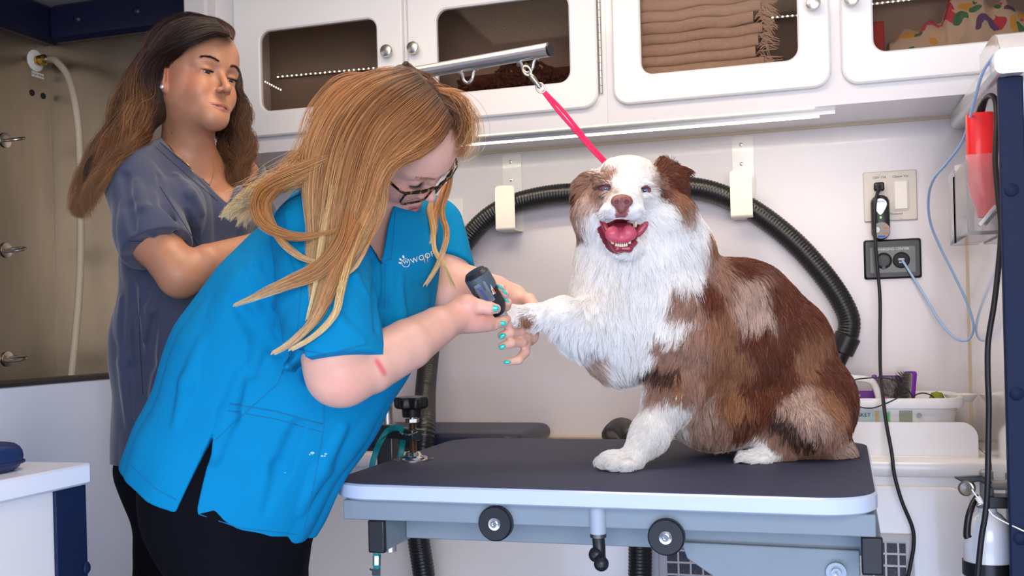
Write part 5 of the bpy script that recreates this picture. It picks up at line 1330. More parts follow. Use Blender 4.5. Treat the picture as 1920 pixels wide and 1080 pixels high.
tb_ = [(1149, 455, 1.913, 3.2, 11), (1180, 455, 1.913, 3.2, 11)]
for i in range(6): tb_.append((1155 + i * 4, 461 + abs(i - 2.5) * -.5, 1.908, 2.0, 5))
for (x, y, s, r, h) in tb_: 
    c = V(x, y, s); B().lathe(c, IY - .15 * FW, [(px2m(r, s), -.002), (px2m(r, s), px2m(h * .3, s)), (px2m(r * .65, s), px2m(h * .75, s)), (0, px2m(h, s))], 10).build('tooth', ivory, dog)
for (x, y, s, r, h) in ((1192, 418, 1.945, 2.6, 9), (1189, 420, 1.950, 2.2, 7)):
    B().lathe(V(x, y, s), -IY, [(px2m(r, s), -.002), (px2m(r, s), px2m(h * .3, s)), (px2m(r * .65, s), px2m(h * .75, s)), (0, px2m(h, s))], 10).build('tooth', ivory, dog)
# claws of the lifted paw
clw = mat('pale_claw', (.45, .34, .28), rough=.4)
for x, y, s in ((945, 583, 1.925), (940, 591, 1.912), (946, 602, 1.905)):
    B().tube(smoothpath([V(x + 4, y, s), V(x - 2, y + 1, s), V(x - 6, y + 5, s)], 4), .002, 8, rad=list(np.linspace(.0024, .0008, 9))).build('claw', clw, dog)

# ---- the coat
rng = np.random.default_rng(7)
NF = 290000
P, N = sample(dvs, dfs, NF, rng)
HC = V(1180, 375, 1.97)
P_h, N_h = sample(dvs, dfs, 90000, rng, ok=lambda c: (((c - HC) ** 2).sum(1) < .115 ** 2) * 1.0 * (((c - HC) @ FW) < .05) + 1e-9)
P = np.concatenate([P, P_h]); N = np.concatenate([N, N_h])
# favour the camera's side a little but keep fur all round
face = (N @ nrm(CAM - V(1300, 650, 2.1)))
keep = (face > -.35) | (rng.random(len(P)) < .35)
mo, em_, nm_ = d_masks(P)
keep &= ~(mo | em_ | nm_) & (P[:, 2] > ZT + .003)
P = P[keep]; N = N[keep]; n = len(P)
jit = np.stack([vnoise(P * 26, 4), vnoise(P * 26, 5), vnoise(P * 26, 6)], 1) * .016 + rng.normal(0, .0045, (n, 3))
col = lerp_field(P + jit, CP, CCc, 8, .004, .3)
fl = lerp_field(P, CP, CV, 4, .01, .3)
length = fl[:, 2] * 2.0 / FPX
F3 = fl[:, :1] * IX - fl[:, 1:2] * IY
F3 = F3 + np.stack([vnoise(P * 18, 11), vnoise(P * 18, 12), vnoise(P * 18, 13)], 1) * .28
T3 = F3 - (F3 * N).sum(1)[:, None] * N
T3 /= np.maximum(np.linalg.norm(T3, axis=1), 1e-6)[:, None]
from mathutils import kdtree
nc = 7000
ci = rng.choice(n, nc, replace=False)
kd = kdtree.KDTree(nc)
for i, q in enumerate(P[ci]): kd.insert(Vector(q), i)
kd.balance()
near = np.array([kd.find(Vector(q))[1] for q in P])
nc2 = 1500; kd2 = kdtree.KDTree(nc2); c2i = rng.choice(nc, nc2, replace=False)
for i, q in enumerate(P[ci][c2i]): kd2.insert(Vector(q), i)
kd2.balance()
near2 = c2i[np.array([kd2.find(Vector(q))[1] for q in P[ci]])]
kk = 7; tt = np.linspace(0, 1, kk)
L = length * rng.uniform(.65, 1.1, n) * np.where(length > .03, rng.uniform(.8, 1.1, n), 1)
lift = np.where(length > .03, .38, np.where(length > .018, .45, .62)) * rng.uniform(.7, 1.3, n)
def strand_path(P, N, T, L, lift):
    out = np.zeros((len(P), kk, 3)); out[:, 0] = P - N * np.minimum(.002, L * .04)[:, None]
    d = T + N * (lift * 2.2)[:, None]
    for j in range(1, kk):
        t = tt[j]
        w = np.clip(1.9 - 2.7 * t, -.15, 2)
        dd = T + N * (lift * w)[:, None] + np.array([0, 0, -1.0]) * (.30 * t * np.minimum(1, L / .04))[:, None]
        dd /= np.linalg.norm(dd, axis=1)[:, None]
        out[:, j] = out[:, j - 1] + dd * (L / (kk - 1))[:, None]
    return out
S = strand_path(P, N, T3, L, lift)
G = S[ci]; w2 = np.clip((L[ci] - .035) / .03, 0, .75)[:, None, None] * (tt ** 1.2)[None, :, None]
G = G * (1 - w2) + G[near2] * w2
G = G[near]
cl = (tt ** 1.3)[None, :, None] * np.where(length > .02, .62, .35)[:, None, None] * rng.uniform(.5, 1.1, n)[:, None, None]
S = S * (1 - cl) + G * cl
wv = np.sin(tt[None, :] * 5.5 + near2[near][:, None] * 1.7) * (tt[None, :] ** 1.2) * (L * .07)[:, None]
S = S + wv[:, :, None] * np.cross(T3, N)[:, None, :]
flo = S[:, :, 2]; S[:, :, 2] = np.where(flo < ZT + .001, ZT + .001 + .1 * np.abs(flo - ZT) * 0, flo)
cv = rng.normal(1, .10, (n, 1)) * (1 + .12 * np.sin(near * 2.3))[:, None]
# ticking: pale hairs through the merle, dark ones through the brown
iswhite = col.min(1) > .55
tick = rng.random(n)
col = np.where(((tick < .05) & ~iswhite)[:, None], col * .6 + np.array([.16, .11, .085]), col)
col = np.where(((tick > .86) & ~iswhite)[:, None], col * .55, col)
cv = np.where(iswhite[:, None], 1 + (cv - 1) * .4, cv)
col = np.clip(col * cv, .01, .92)
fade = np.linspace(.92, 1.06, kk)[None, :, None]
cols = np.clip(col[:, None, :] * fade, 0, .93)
rad = np.interp(tt, [0, .3, .8, 1], [.00031, .00029, .00019, .00005])
rad = rad[None, :] * np.where(length > .03, 1.0, .75)[:, None]
def furmat():
    m = mat('dog_fur', (1, 1, 1), rough=.42, spec=.35, vcol='col'); return m
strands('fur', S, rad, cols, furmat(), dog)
# whiskers and eyebrows of long pale hairs
wh = []
for i in range(34):
    sgn = -1 if i % 2 else 1
    a = V(1166 + sgn * rng.uniform(14, 34), rng.uniform(392, 406), 1.905); 
    d = nrm(IX * sgn + IY * rng.uniform(-.5, .3) - FW * rng.uniform(0, .6)); l_ = rng.uniform(.02, .045)
    wh.append([a + d * l_ * t - UPV * .008 * t * t for t in tt])
strands('whiskers', np.array(wh), np.linspace(.0003, .00005, kk), np.full((len(wh), 3), .75), furmat(), dog)
# ================================================================ people
class Head:
    low = 1.0
    def zz(h, z):
        return np.where(z > -.03, z, -.03 + (z + .03) * h.low)
    def __init__(h, px, py, s, f, u, sc_=1.0):
        h.c = V(px, py, s); h.f = nrm(cam2w(*f)); u = cam2w(*u); h.u = nrm(u - (u @ h.f) * h.f); h.r = np.cross(h.f, h.u); h.k = sc_
        h.ax = np.array([h.r, h.f, h.u])
    def __call__(h, x, y, z): return h.c + h.k * (x * h.r + y * h.f + float(h.zz(z)) * h.u)
    def loc(h, P):
        q = ((P - h.c) @ h.ax.T) / h.k
        q[:, 2] = np.where(q[:, 2] > -.03, q[:, 2], -.03 + (q[:, 2] + .03) / h.low); return q
    def ell(h, sd, c, r, k=.01, op='u', ax=None): sd.ell(h(*c), np.array(r) * h.k, h.ax if ax is None else ax, k, op)
    def cone(h, sd, a, b, ra, rb, k=.01, op='u'): sd.cone(h(*a), h(*b), ra * h.k, rb * h.k, k, op)
def head_prims(h, sd, lid=.5, nose=1.0, fat=0.0, top=0.):
    h.ell(sd, (0, -.012, .035 + top / 2), (.074, .094, .080 + top / 2), .02)
    if top: h.ell(sd, (0, .040, .068), (.056, .045, .050), .03)
    h.ell(sd, (0, .030, -.035), (.056 + fat, .060, .076), .03)
    for s in (-1, 1):
        h.cone(sd, (s * .046, .0, -.055), (s * .011, .073, -.101), .016 + fat, .016, .03)
        h.ell(sd, (s * .036, .058, -.030), (.026 + fat, .028, .032), .02)
        h.cone(sd, (s * .014, .084, .027), (s * .046, .066, .024), .009, .008, .018)
        h.ell(sd, (s * .060, .010, .0), (.014, .035, .05), .03)
    h.ell(sd, (0, .048, .052), (.058, .044, .044), .03)
    h.ell(sd, (0, .078, -.100), (.022, .017, .015), .018)
    h.ell(sd, (0, .074, -.074), (.030, .020, .022), .02)
    for s in (-1, 1): h.ell(sd, (s * .031, .100, .006), (.018, .017, .012), .014, 's')
    # nose
    h.cone(sd, (0, .083, .016), (0, .108 * nose, -.026), .0062, .0080, .012)
    h.ell(sd, (0, .1085 * nose, -.031), (.0088, .0095, .0085), .007)
    for s in (-1, 1):
        h.ell(sd, (s * .0105, .097 * nose, -.0345), (.0060, .009, .0058), .006)
        h.ell(sd, (s * .0058, .104 * nose, -.0410), (.0030, .005, .0030), .003, 's')
    # lids
    for s in (-1, 1):
        h.ell(sd, (s * .031, .0715, .006), (.0160, .0150, .0140), .006)
        if lid > 0: h.ell(sd, (s * .031, .088, .0035 - .001), (.0125, .010, .0055 * lid), .003, 's')
    # lips
    for s in (-1, 1):
        h.cone(sd, (s * .023, .083, -.0735), (s * .004, .096, -.0690), .0030, .0046, .005)
        h.cone(sd, (s * .021, .084, -.0765), (0, .0950, -.0810), .0035, .0062, .005)
        h.cone(sd, (s * .026, .086, -.0745), (0, .1025, -.0748), .0015, .0016, .003, 's')
    # ears
    for s in (-1, 1):
        a = nrm(h.r * 1.0 + h.f * -.25 * s * 1); 
        A = np.array([nrm(h.r * s - h.f * .6), nrm(h.f + h.r * s * .6), h.u])
        sd.ell(h(s * .078, -.004, -.004), np.array((.0070, .0200, .033)) * h.k, A, .006)
        sd.ell(h(s * .076, .002, -.028), np.array((.006, .009, .012)) * h.k, A, .006)
        sd.ell(h(s * .086, .000, -.001), np.array((.0075, .0105, .018)) * h.k, A, .004, 's')
        sd.ell(h(s * .0815, .004, -.004), np.array((.003, .004, .008)) * h.k, A, .004)
def skin_cols(vs, base, heads, rng_seed=1, blotch=.10):
    n1 = fbm(vs * 60, 3, rng_seed)[:, None]; n2 = fbm(vs * 14, 2, rng_seed + 9)[:, None]
    col = np.array(base)[None] * (1 + blotch * n1 + .10 * n2) 
    col[:, 1] *= 1 - .05 * n2[:, 0]
    for h, lip, blush in heads:
        q = h.loc(vs)
        a = np.abs(q[:, 0])
        # lips
        up = ((a / .0245) ** 2 + ((q[:, 2] + .0705) / .0052) ** 2 < 1) & (q[:, 1] > .07)
        lo = ((a / .021) ** 2 + ((q[:, 2] + .0800) / .0072) ** 2 < 1) & (q[:, 1] > .07)
        front = (q[:, 1] > .07) & (q[:, 1] < .125)
        wu = np.clip((1.15 - np.sqrt((a / .0245) ** 2 + ((q[:, 2] + .0705) / .0054) ** 2)) / .3, 0, 1) * front
        wl = np.clip((1.15 - np.sqrt((a / .021) ** 2 + ((q[:, 2] + .0800) / .0070) ** 2)) / .3, 0, 1) * front
        w = np.maximum(wu, wl)[:, None] * .9; col = col * (1 - w) + np.array(lip) * w
        line = (np.abs(q[:, 2] + .0748) < .0013) & (a < .024) & (q[:, 1] > .07) & (q[:, 1] < .125); col[line] = np.array(lip) * .35
        for c, r in (((.045, .06, -.03), .030), ((0, .108, -.032), .012)):
            d = ((a - c[0]) ** 2 + (q[:, 1] - c[1]) ** 2 + (q[:, 2] - c[2]) ** 2) / r ** 2
            w = np.exp(-d)[:, None] * blush; col = col * (1 - w) + col * np.array([1.08, .72, .72]) * w
        d = (((a - .078) / .02) ** 2 + (q[:, 1] / .03) ** 2 + ((q[:, 2] + .004) / .04) ** 2); w = np.exp(-d)[:, None] * .6; col = col * (1 - w) + col * np.array([1.1, .7, .68]) * w
    return np.clip(col, .01, .9)
def finger(sd, pts, rs, k=.004): sd.chain(pts, rs, k)
def wobble(P, f, a, seed): return np.stack([vnoise(P * f, seed + i) for i in range(3)], -1) * a
def sheet(guides, n, thick, rng, K_=18, taper=.6, jx=.35, wave=0., wf=6., push=None, edge=1., cl=0.6, ncl=None, frizz=.002, uspan=(0, 1), endvar=.25, ev=None):
    """strands filling the space between neighbouring guide curves"""
    G = np.array([resample(smoothpath([V(*p) for p in g], 8), 1e9 if False else np.linalg.norm(np.diff(np.array([V(*p) for p in g]), axis=0), axis=1).sum() / (K_ - 1) * .999)[:K_] if False else _res([V(*p) for p in g], K_) for g in guides])
    m = len(G); t = np.linspace(0, 1, K_)
    ncl = ncl or max(8, n // 60)
    uc = rng.random(ncl) * (uspan[1] - uspan[0]) + uspan[0]; oc = rng.normal(0, .5, ncl)
    wph = uc * 7 + rng.normal(0, .7, ncl); wfr = rng.uniform(.93, 1.07, ncl) * wf
    ci = rng.integers(0, ncl, n)
    u = uc[ci] + rng.normal(0, jx / max(m - 1, 1) * .35, n); u = np.clip(u, 0, 1)
    x = u * (m - 1); i0 = np.minimum(x.astype(int), m - 2) if m > 1 else np.zeros(n, int); fr = (x - i0)[:, None, None]
    P = G[i0] * (1 - fr) + G[np.minimum(i0 + 1, m - 1)] * fr
    T = np.gradient(P, axis=1); T /= np.maximum(np.linalg.norm(T, axis=2, keepdims=True), 1e-9)
    sd_ = np.cross(T, FW[None, None]); sd_ /= np.maximum(np.linalg.norm(sd_, axis=2, keepdims=True), 1e-9)
    nd = np.cross(sd_, T)
    th = np.interp(t, np.linspace(0, 1, len(thick)), thick)[None]
    a = (oc[ci] * .6 + rng.normal(0, .45, n))[:, None]; b = rng.normal(0, .45, n)[:, None]
    env = 1 - (1 - taper) * t[None] ** 2
    P = P + nd * (a * th * env)[..., None] + sd_ * (b * th * env * cl)[..., None]
    if wave:
        w = wave * np.clip(t * 2.2, 0, 1)[None]
        P = P + sd_ * (w * np.sin(t[None] * wfr[ci][:, None] * 3.1416 * 2 + wph[ci][:, None]))[..., None] + nd * (w * .7 * np.cos(t[None] * wfr[ci][:, None] * 6.0 + wph[ci][:, None] * 2))[..., None]
    ph = rng.random((n, 1)) * 100
    P = P + frizz * np.stack([np.sin(t[None] * 9 + ph), np.sin(t[None] * 13 + ph * 2), np.sin(t[None] * 11 + ph * 3)], -1) * t[None, :, None]
    # uneven lengths
    Lf = 1 - rng.random(n) ** 2 * endvar
    idx = t[None] * Lf[:, None] * (K_ - 1); j0 = np.minimum(idx.astype(int), K_ - 2); f2 = (idx - j0)[..., None]
    ar = np.arange(n)[:, None]
    P = P[ar, j0] * (1 - f2) + P[ar, j0 + 1] * f2
    if push is not None: P = push(P)
    return P, ci, Lf
def _res(pts, K_):
    P = np.array(smoothpath(pts, 10)); d = np.r_[0, np.cumsum(np.linalg.norm(np.diff(P, axis=0), axis=1))]; t = np.linspace(0, d[-1], K_)
    return np.stack([np.interp(t, d, P[:, k]) for k in range(3)], 1)
def pusher(h, pad, c=(0, -.012, .035), r=(.074, .094, .080)):
    c = np.array(c); r = np.array(r) + pad
    def f(P):
        sh = P.shape; q = ((P.reshape(-1, 3) - h.c) @ h.ax.T) / h.k - c; e = np.linalg.norm(q / r, axis=1)
        m = (e < 1) & (e > 1e-3)
        q[m] = q[m] / e[m][:, None]
        return (h.c + h.k * ((q + c) @ h.ax)).reshape(sh)
    return f
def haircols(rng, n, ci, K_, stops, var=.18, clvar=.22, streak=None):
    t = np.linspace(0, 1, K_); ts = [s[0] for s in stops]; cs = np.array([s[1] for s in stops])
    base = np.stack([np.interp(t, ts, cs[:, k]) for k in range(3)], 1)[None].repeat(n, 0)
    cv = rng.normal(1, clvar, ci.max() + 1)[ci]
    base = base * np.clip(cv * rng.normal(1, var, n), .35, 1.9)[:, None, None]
    if streak is not None:
        pr, c2, t0 = streak; m = (rng.random(ci.max() + 1) < pr)[ci]
        w = (m[:, None] * np.clip((t - t0) / .2, 0, 1)[None] * .75)[..., None]; base = base * (1 - w) + np.array(c2) * w
    return np.clip(base, .003, .9)
hairm = mat('hair_strand', (1, 1, 1), rough=.38, spec=.45, vcol='col')
RADH = np.interp(np.linspace(0, 1, 18), [0, .1, .7, 1], [.00024, .00027, .00021, .00006])
def cloth(name, col, rough=.75, bs=1800, bump=.25, sheen=.25, noise=.06):
    return mat(name, col, rough=rough, bump=bump, bscale=bs, sheen=sheen, noise=noise, nscale=16)
def folds(seed, amp, sc_=9, dirv=None):
    """soft cloth unevenness, longer along dirv"""
    def f(P, d):
        m = np.abs(d) < .03
        out = np.zeros(len(P))
        if m.any():
            Q = P[m]
            if dirv is not None: Q = Q - (Q @ dirv)[:, None] * dirv * .65
            v = vnoise(Q * sc_, seed); w = vnoise(Q * sc_ * 2.3 + v[:, None] * .6, seed + 3)
            out[m] = amp * (.6 * v + .7 * (1 - 2 * np.abs(w)) * .5)
        return out
    return f
def shoes(t, pts, m):
    for p in pts:
        sdd = Sdf(); p = np.array(p, float); fd = nrm(np.array([.8, -.3, 0]))
        sdd.ell(p + (0, 0, .045), (.13, .045, .045), np.array([fd, np.cross((0, 0, 1), fd), (0, 0, 1)]), .01); sdd.plane(p + (0, 0, .0), (0, 0, -1))
        v, f = sdd.mesh(.006, margin=.02); mesh_obj('shoe', v, f, m, t)
def fold(a, b, r, op='u', k=.014, sd=None, L=None):
    """a crease or ridge lying along the cloth between two places"""
    pa = surf(sd, a[0], a[1], 1.3, 2.4); pb = surf(sd, b[0], b[1], 1.3, 2.4)
    if pa is None or pb is None: return
    pm = surf(sd, (a[0] + b[0]) / 2, (a[1] + b[1]) / 2, 1.3, 2.4)
    if pm is None: return
    o = FW * (r * (.35 if op == 'u' else -.25))
    L.append((pa + o, pm + o, pb + o, r, op, k))
# ================================================================ woman in the navy scrub top (standing behind)
wn_ = thing('person', V(330, 880, 2.28) * (1, 1, 0), 'woman with long wavy dark brown hair in navy scrub top, standing at left, looking down', 'person')
H1 = Head(367, 160, 2.26, (.79, .06, -.60), (-.04, .98, .18), .98); H1.low = .86
# scrub top
def navy_top(infl):
    s = Sdf()
    s.cone(V(258, 322, 2.20), V(445, 326, 2.44), .058, .052, .05)
    s.cone(V(340, 345, 2.32), V(345, 480, 2.30), .105, .122, .06, sq=(FW, .85))
    s.cone(V(342, 480, 2.30), V(330, 640, 2.30), .122, .125, .06, sq=(FW, .85)); s.cone(V(330, 640, 2.30), V(345, 880, 2.32), .128, .158, .06, sq=(FW, .85))
    for p in ((330, 395, 2.20), (420, 395, 2.30)): s.ell(V(*p), (.070, .068, .066), k=.05)
    s.chain([V(244, 328, 2.17), V(282, 440, 2.12), V(300, 486, 2.105)], [.062, .064, .066], .04)
    s.chain([V(452, 335, 2.44), V(490, 450, 2.42)], [.056, .062], .04)
    return s
ntf = navy_top(0); ntf.p = ntf.p[:6] + ntf.p[8:]
ntf.chain([V(244, 328, 2.17), V(282, 440, 2.12), V(330, 530, 2.09)], [.062, .066, .070], .012, kj=.012)
s1b = Sdf(); core = Sdf()
core.cone(V(262, 318, 2.20), V(440, 322, 2.44), .050, .045, .05)                         # shoulders
core.cone(V(340, 330, 2.32), V(345, 480, 2.30), .090, .105, .05, sq=(FW, .8))
core.cone(V(345, 480, 2.30), V(330, 850, 2.32), .105, .125, .05, sq=(FW, .8))
for a, b in (((330, 300, 2.25), (372, 360, 2.19)), ((390, 300, 2.33), (395, 362, 2.23))): core.cone(V(*a), V(*b), .026, .030, .04)
for p in ((330, 392, 2.20), (420, 392, 2.30)): core.ell(V(*p), (.062, .06, .06), k=.04)

core.chain([V(244, 330, 2.17), V(295, 455, 2.12), V(330, 505, 2.09)], [.050, .046, .038], .03)
core.chain([V(452, 335, 2.44), V(500, 450, 2.42)], [.046, .040], .03)
clipf = lambda P: np.maximum(core.ev(P), ntf.ev(P) + .016)
s1b.func(clipf, V(345, 560, 2.30), .62, 'u', .02)
head_prims(H1, s1b, lid=.58, nose=1.03, fat=-.005, top=.020)
s1b.cone(H1(0, -.028, -.05), V(352, 290, 2.34), .050, .056, .03)                       # neck
s1b.cone(H1(.0, .0, -.085), V(362, 305, 2.30), .036, .045, .03)
# near arm: upper arm, forearm, hand resting behind the other woman
s1b.cone(V(322, 495, 2.095), V(338, 520, 2.09), .041, .038, .02)
s1b.chain([V(338, 522, 2.09), V(390, 492, 2.12), V(470, 462, 2.20)], [.036, .037, .026], .02, kj=.004)
s1b.ell(V(490, 458, 2.21), (.035, .02, .022), k=.015)
for i in range(4): s1b.chain([V(500, 448 + i * 9, 2.215), V(522, 450 + i * 9, 2.22), V(530, 456 + i * 9, 2.24)], [.0085, .008, .007], .004)
s1b.chain([V(488, 448, 2.20), V(502, 438, 2.19), V(516, 438, 2.19)], [.010, .009, .008], .004)
# far arm, only its shoulder side can be seen
s1b.cone(V(500, 450, 2.42), V(520, 480, 2.36), .04, .034, .03)
s1b.chain([V(520, 480, 2.36), V(540, 470, 2.28), V(545, 462, 2.25)], [.034, .03, .02], .02)
v1, f1 = s1b.mesh(.0020, clip=lambda P: P[:, 2] > 0.86)
base1 = (.42, .195, .11)
c1 = skin_cols(v1, base1, [(H1, (.30, .095, .075), .45)], 3)
skinm1 = mat('tanned_skin', (1, 1, 1), rough=.42, vcol='col', sss=.12, bump=.12, bscale=900)
mesh_obj('body', v1, f1, skinm1, wn_, cols=c1)
for s in (1, -1): eyeball('eye', H1(s * .031, .0715, .006), .0128 * H1.k, nrm(H1.f - .40 * H1.u), (.035, .02, .012), wn_, up=H1.u, white=(.36, .31, .29), pr=.34, ir=.80)
# scrub top
nt = navy_top(0)
axn = nrm(V(308, 500, 2.10) - V(262, 380, 2.16))
# open sleeve end
pc1 = V(300, 462, 2.105)
def sleeve_cut(pc, ax_, rad):
    def fn(P):
        q = P - pc; t = q @ ax_; r_ = np.linalg.norm(q - t[:, None] * ax_, axis=1)
        return np.maximum(-t, r_ - rad)          # inside = beyond the hem and near the arm
    return fn
ns1 = Sdf(); ns1.chain([V(244, 328, 2.17), V(282, 440, 2.12), V(305, 500, 2.10)], [.062, .066, .070], .04); ns1.plane(pc1, axn, .003); ns1.cone(pc1 + axn * .040, pc1 + axn * .12, .052, .054, .003, 's')
nt.p = nt.p[:6] + nt.p[8:]; nt.func(lambda P: ns1.ev(P), V(275, 420, 2.14), .22, 'u', .012)
nt.plane(V(335, 866, 2.3), (0, 0, -1), .003)
# v neck
def vneck(apex, pl, pr, depth_ref, back=.5):
    """wedge seen between two image lines, from the apex upwards, only the front of the garment"""
    a = np.array(apex[:2], float)
    def nline(p, side):
        d = np.array(p[:2], float) - a; n = np.array([-d[1], d[0]]); n /= np.linalg.norm(n)
        return n * side
    A3 = V(*apex)
    def fn(P):
        q = P - A3; x = q @ IX / (apex[2] / FPX); y = -(q @ IY) / (apex[2] / FPX)
        n1 = nline(pl, -1); n2 = nline(pr, 1)
        d1 = (x * n1[0] + y * n1[1]); d2 = (x * n2[0] + y * n2[1])
        dd = np.maximum(d1, d2) * apex[2] / FPX
        return np.maximum(dd, (q @ FW) - back)
    return fn
nt.func(vneck((415, 372, 2.2), (282, 248), (448, 250), 2.2, .30), V(400, 300, 2.2), 1e9, 's', .003)
nt.disp(folds(21, .008, 9, nrm(cam2w(.1, -1, 0))))
FN = []
for a, b, r, op in (((228, 560), (240, 800), .009, 'u'), ((250, 540), (268, 830), .009, 's'), ((300, 520), (272, 640), .009, 'u'), ((352, 400), (372, 470), .007, 's'), ((232, 330), (250, 430), .008, 's'), ((255, 340), (285, 440), .007, 'u'), ((300, 330), (330, 440), .007, 's'), ((222, 520), (215, 640), .008, 's'), ((290, 600), (260, 760), .009, 's'), ((330, 330), (380, 400), .006, 'u')):
    fold(a, b, r * 1.7, op, k=.010, sd=nt, L=FN)
for pa, pm, pb, r, op, k in FN: nt.cone(pa, pm, r * .5, r, k, op); nt.cone(pm, pb, r, r * .4, k, op)
vn_, fn_ = nt.mesh(.0028)
navy_c = cloth('navy_scrub_cotton', (.030, .040, .085), bump=.15, sheen=.35)
top1 = mesh_obj('scrub_top', vn_, fn_, navy_c, wn_)
def seam(sd, pts, m, parent, r=.0009, off=.0, name='seam'):
    P = []
    for i in range(len(pts) - 1):
        for t in np.linspace(0, 1, 9)[:-1 if i < len(pts) - 2 else None]:
            q = np.array(pts[i]) * (1 - t) + np.array(pts[i + 1]) * t; p = surf(sd, q[0], q[1], 1.3, 2.7)
            if p is not None: P.append(p)
    if len(P) > 3: B().tube(P, r, 6).build(name, m, parent)
sm1 = mat('navy_seam_thread', (.014, .018, .045), rough=.8)
seam(nt, [(300, 268), (360, 318), (412, 366)], sm1, top1, .0012); seam(nt, [(292, 276), (350, 328), (408, 377)], sm1, top1); seam(nt, [(300, 350), (345, 420), (372, 462)], sm1, top1); seam(nt, [(240, 452), (300, 453), (350, 452)], sm1, top1)
seam(nt, [(262, 560), (262, 640), (268, 740)], sm1, top1); 
# trousers
def trousers(name, hipc, knee, ank, rh, m, t, extra=None, res=.006):
    s = Sdf()
    s.ell(hipc, rh, k=.05)
    for k_, a_ in zip(knee, ank):
        s.chain([hipc + (k_ - hipc) * .12 + (0, 0, -.03), k_, a_], [.095, .062, .05], .05)
    if extra: extra(s)
    s.disp(folds(5, .004, 8))
    v, f = s.mesh(res); return mesh_obj(name, v, f, m, t), s
blk = mat('black_leggings', (.0030, .0030, .0055), rough=.9, spec=.12, bump=.15, bscale=1500)
hip1 = V(340, 880, 2.32)
fl1 = V(330, 880, 2.32) * (1, 1, 0)
trousers('trousers', hip1, [V(300, 1190, 2.28), V(380, 1190, 2.36)], [fl1 + (-.05, -.10, .10), fl1 + (.05, .10, .10)], (.150, .125, .12), blk, wn_)
shoes(wn_, [fl1 + (-.02, -.11, 0), fl1 + (.08, .09, 0)], blackm)
# brows, lashes, jewellery
rng = np.random.default_rng(3)
def brows(h, sd, t, col, n=230, lash=True, lashdown=False, lz=0.):
    S_ = []; 
    for s in (1, -1):
        for i in range(n):
            u = rng.random(); x = .013 + .036 * u; z = .0265 + .007 * math.sin(u * 2.4) + rng.normal(0, .0013)
            q = h(s * x, .14, z); d = -h.f
            p = trace(sd, q, d); 
            if p is None: continue
            dr = nrm(s * h.r * 1 + h.u * (.5 - 1.0 * u)); out = h.f * .3
            l_ = .006 * h.k
            S_.append([p + (dr + out * .3) * l_ * w - h.f * .0003 for w in np.linspace(0, 1, 5)])
    strands('eyebrows', np.array(S_), np.linspace(.00028, .00008, 5), np.tile(np.array(col), (len(S_), 1)), hairm, t)
    if lash:
        S_ = []
        for s in (1, -1):
            for i in range(44):
                u = i / 43.; a = (u - .5) * 2.2
                q = h(s * .031 + .0135 * math.sin(a), .0715 + .0150 * math.cos(a) * .96, .006 + lz)
                dr = nrm(h.f * math.cos(a) * 1.0 + h.r * math.sin(a) + (-h.u * .7 if lashdown else -h.u * .1)); l_ = (.0085 if lashdown else .006)
                S_.append([q + dr * l_ * w + (h.f * .2 + h.u * .5) * l_ * w * w for w in np.linspace(0, 1, 5)])
        strands('eyelashes', np.array(S_), np.linspace(.00035, .0001, 5), np.tile(np.array((.008, .005, .005)), (len(S_), 1)), hairm, t)
def trace(sd, o, d, n=90, mx=.3):
    s = 0.
    for _ in range(n):
        p = o + d * s; e = float(sd.ev(p[None])[0])
        if e < 3e-4: return p
        s += e * .7
        if s > mx: return None
    return None
brows(H1, s1b, wn_, (.03, .012, .008), lz=-.0012)
gold = mat('gold', (.70, .42, .12), rough=.25, metal=1)
e1_ = H1(.086, .004, -.031)
B().lathe(e1_, H1.r + H1.f * .3, [(.0042, 0), (.0046, .001), (.0028, .0028), (0, .003)], 10).build('earring', mat('clear_stone', (.9, .9, .9), rough=.05, metal=.6, coat=1), wn_)
ch_ = [surf(s1b, x, y, 1.9, 2.6) for x, y in ((316, 272), (330, 288), (352, 308), (362, 322), (388, 348), (398, 335), (401, 318), (398, 300))]
ch_ = [p - FW * .001 for p in ch_ if p is not None]
if len(ch_) > 3: B().tube(smoothpath(ch_, 8), .0009, 6).build('necklace', gold, wn_)
# hair
hp1 = pusher(H1, .007, (0, -.012, .045), (.074, .094, .090))
dk = [(0, (.016, .008, .006)), (.35, (.030, .013, .008)), (.65, (.085, .034, .013)), (1, (.20, .090, .035))]
S_all = []; C_all = []
def addhair(g, n, thick, stops, h=hp1, K_=18, streak=None, var=.18, clvar=.22, **k):
    P, ci, Lf = sheet(g, n, thick, rng, K_=K_, push=h, **k)
    S_all.append(P); C_all.append(haircols(rng, n, ci, K_, stops, streak=streak, var=var, clvar=clvar))
back1 = [[(405, 38, 2.24), (345, 30, 2.28), (285, 75, 2.30), (250, 150, 2.30), (210, 225, 2.27), (170, 300, 2.24), (140, 360, 2.22), (128, 392, 2.22)],
         [(408, 42, 2.20), (340, 45, 2.19), (292, 95, 2.20), (262, 175, 2.20), (225, 245, 2.17), (185, 315, 2.15), (155, 370, 2.15), (140, 405, 2.15)],
         [(412, 50, 2.18), (350, 62, 2.155), (300, 115, 2.18), (276, 185, 2.20), (245, 250, 2.13), (205, 305, 2.11), (170, 360, 2.10), (158, 412, 2.10)],
         [(418, 58, 2.18), (368, 72, 2.15), (314, 106, 2.17), (280, 150, 2.25), (270, 225, 2.22), (250, 268, 2.13), (212, 300, 2.10), (185, 350, 2.10)]]
addhair(back1, 16000, (.006, .010, .022, .026, .022, .016, .006), dk, wave=.011, wf=3.2, jx=.5, streak=(.22, (.32, .14, .045), .45), endvar=.5, frizz=.003)
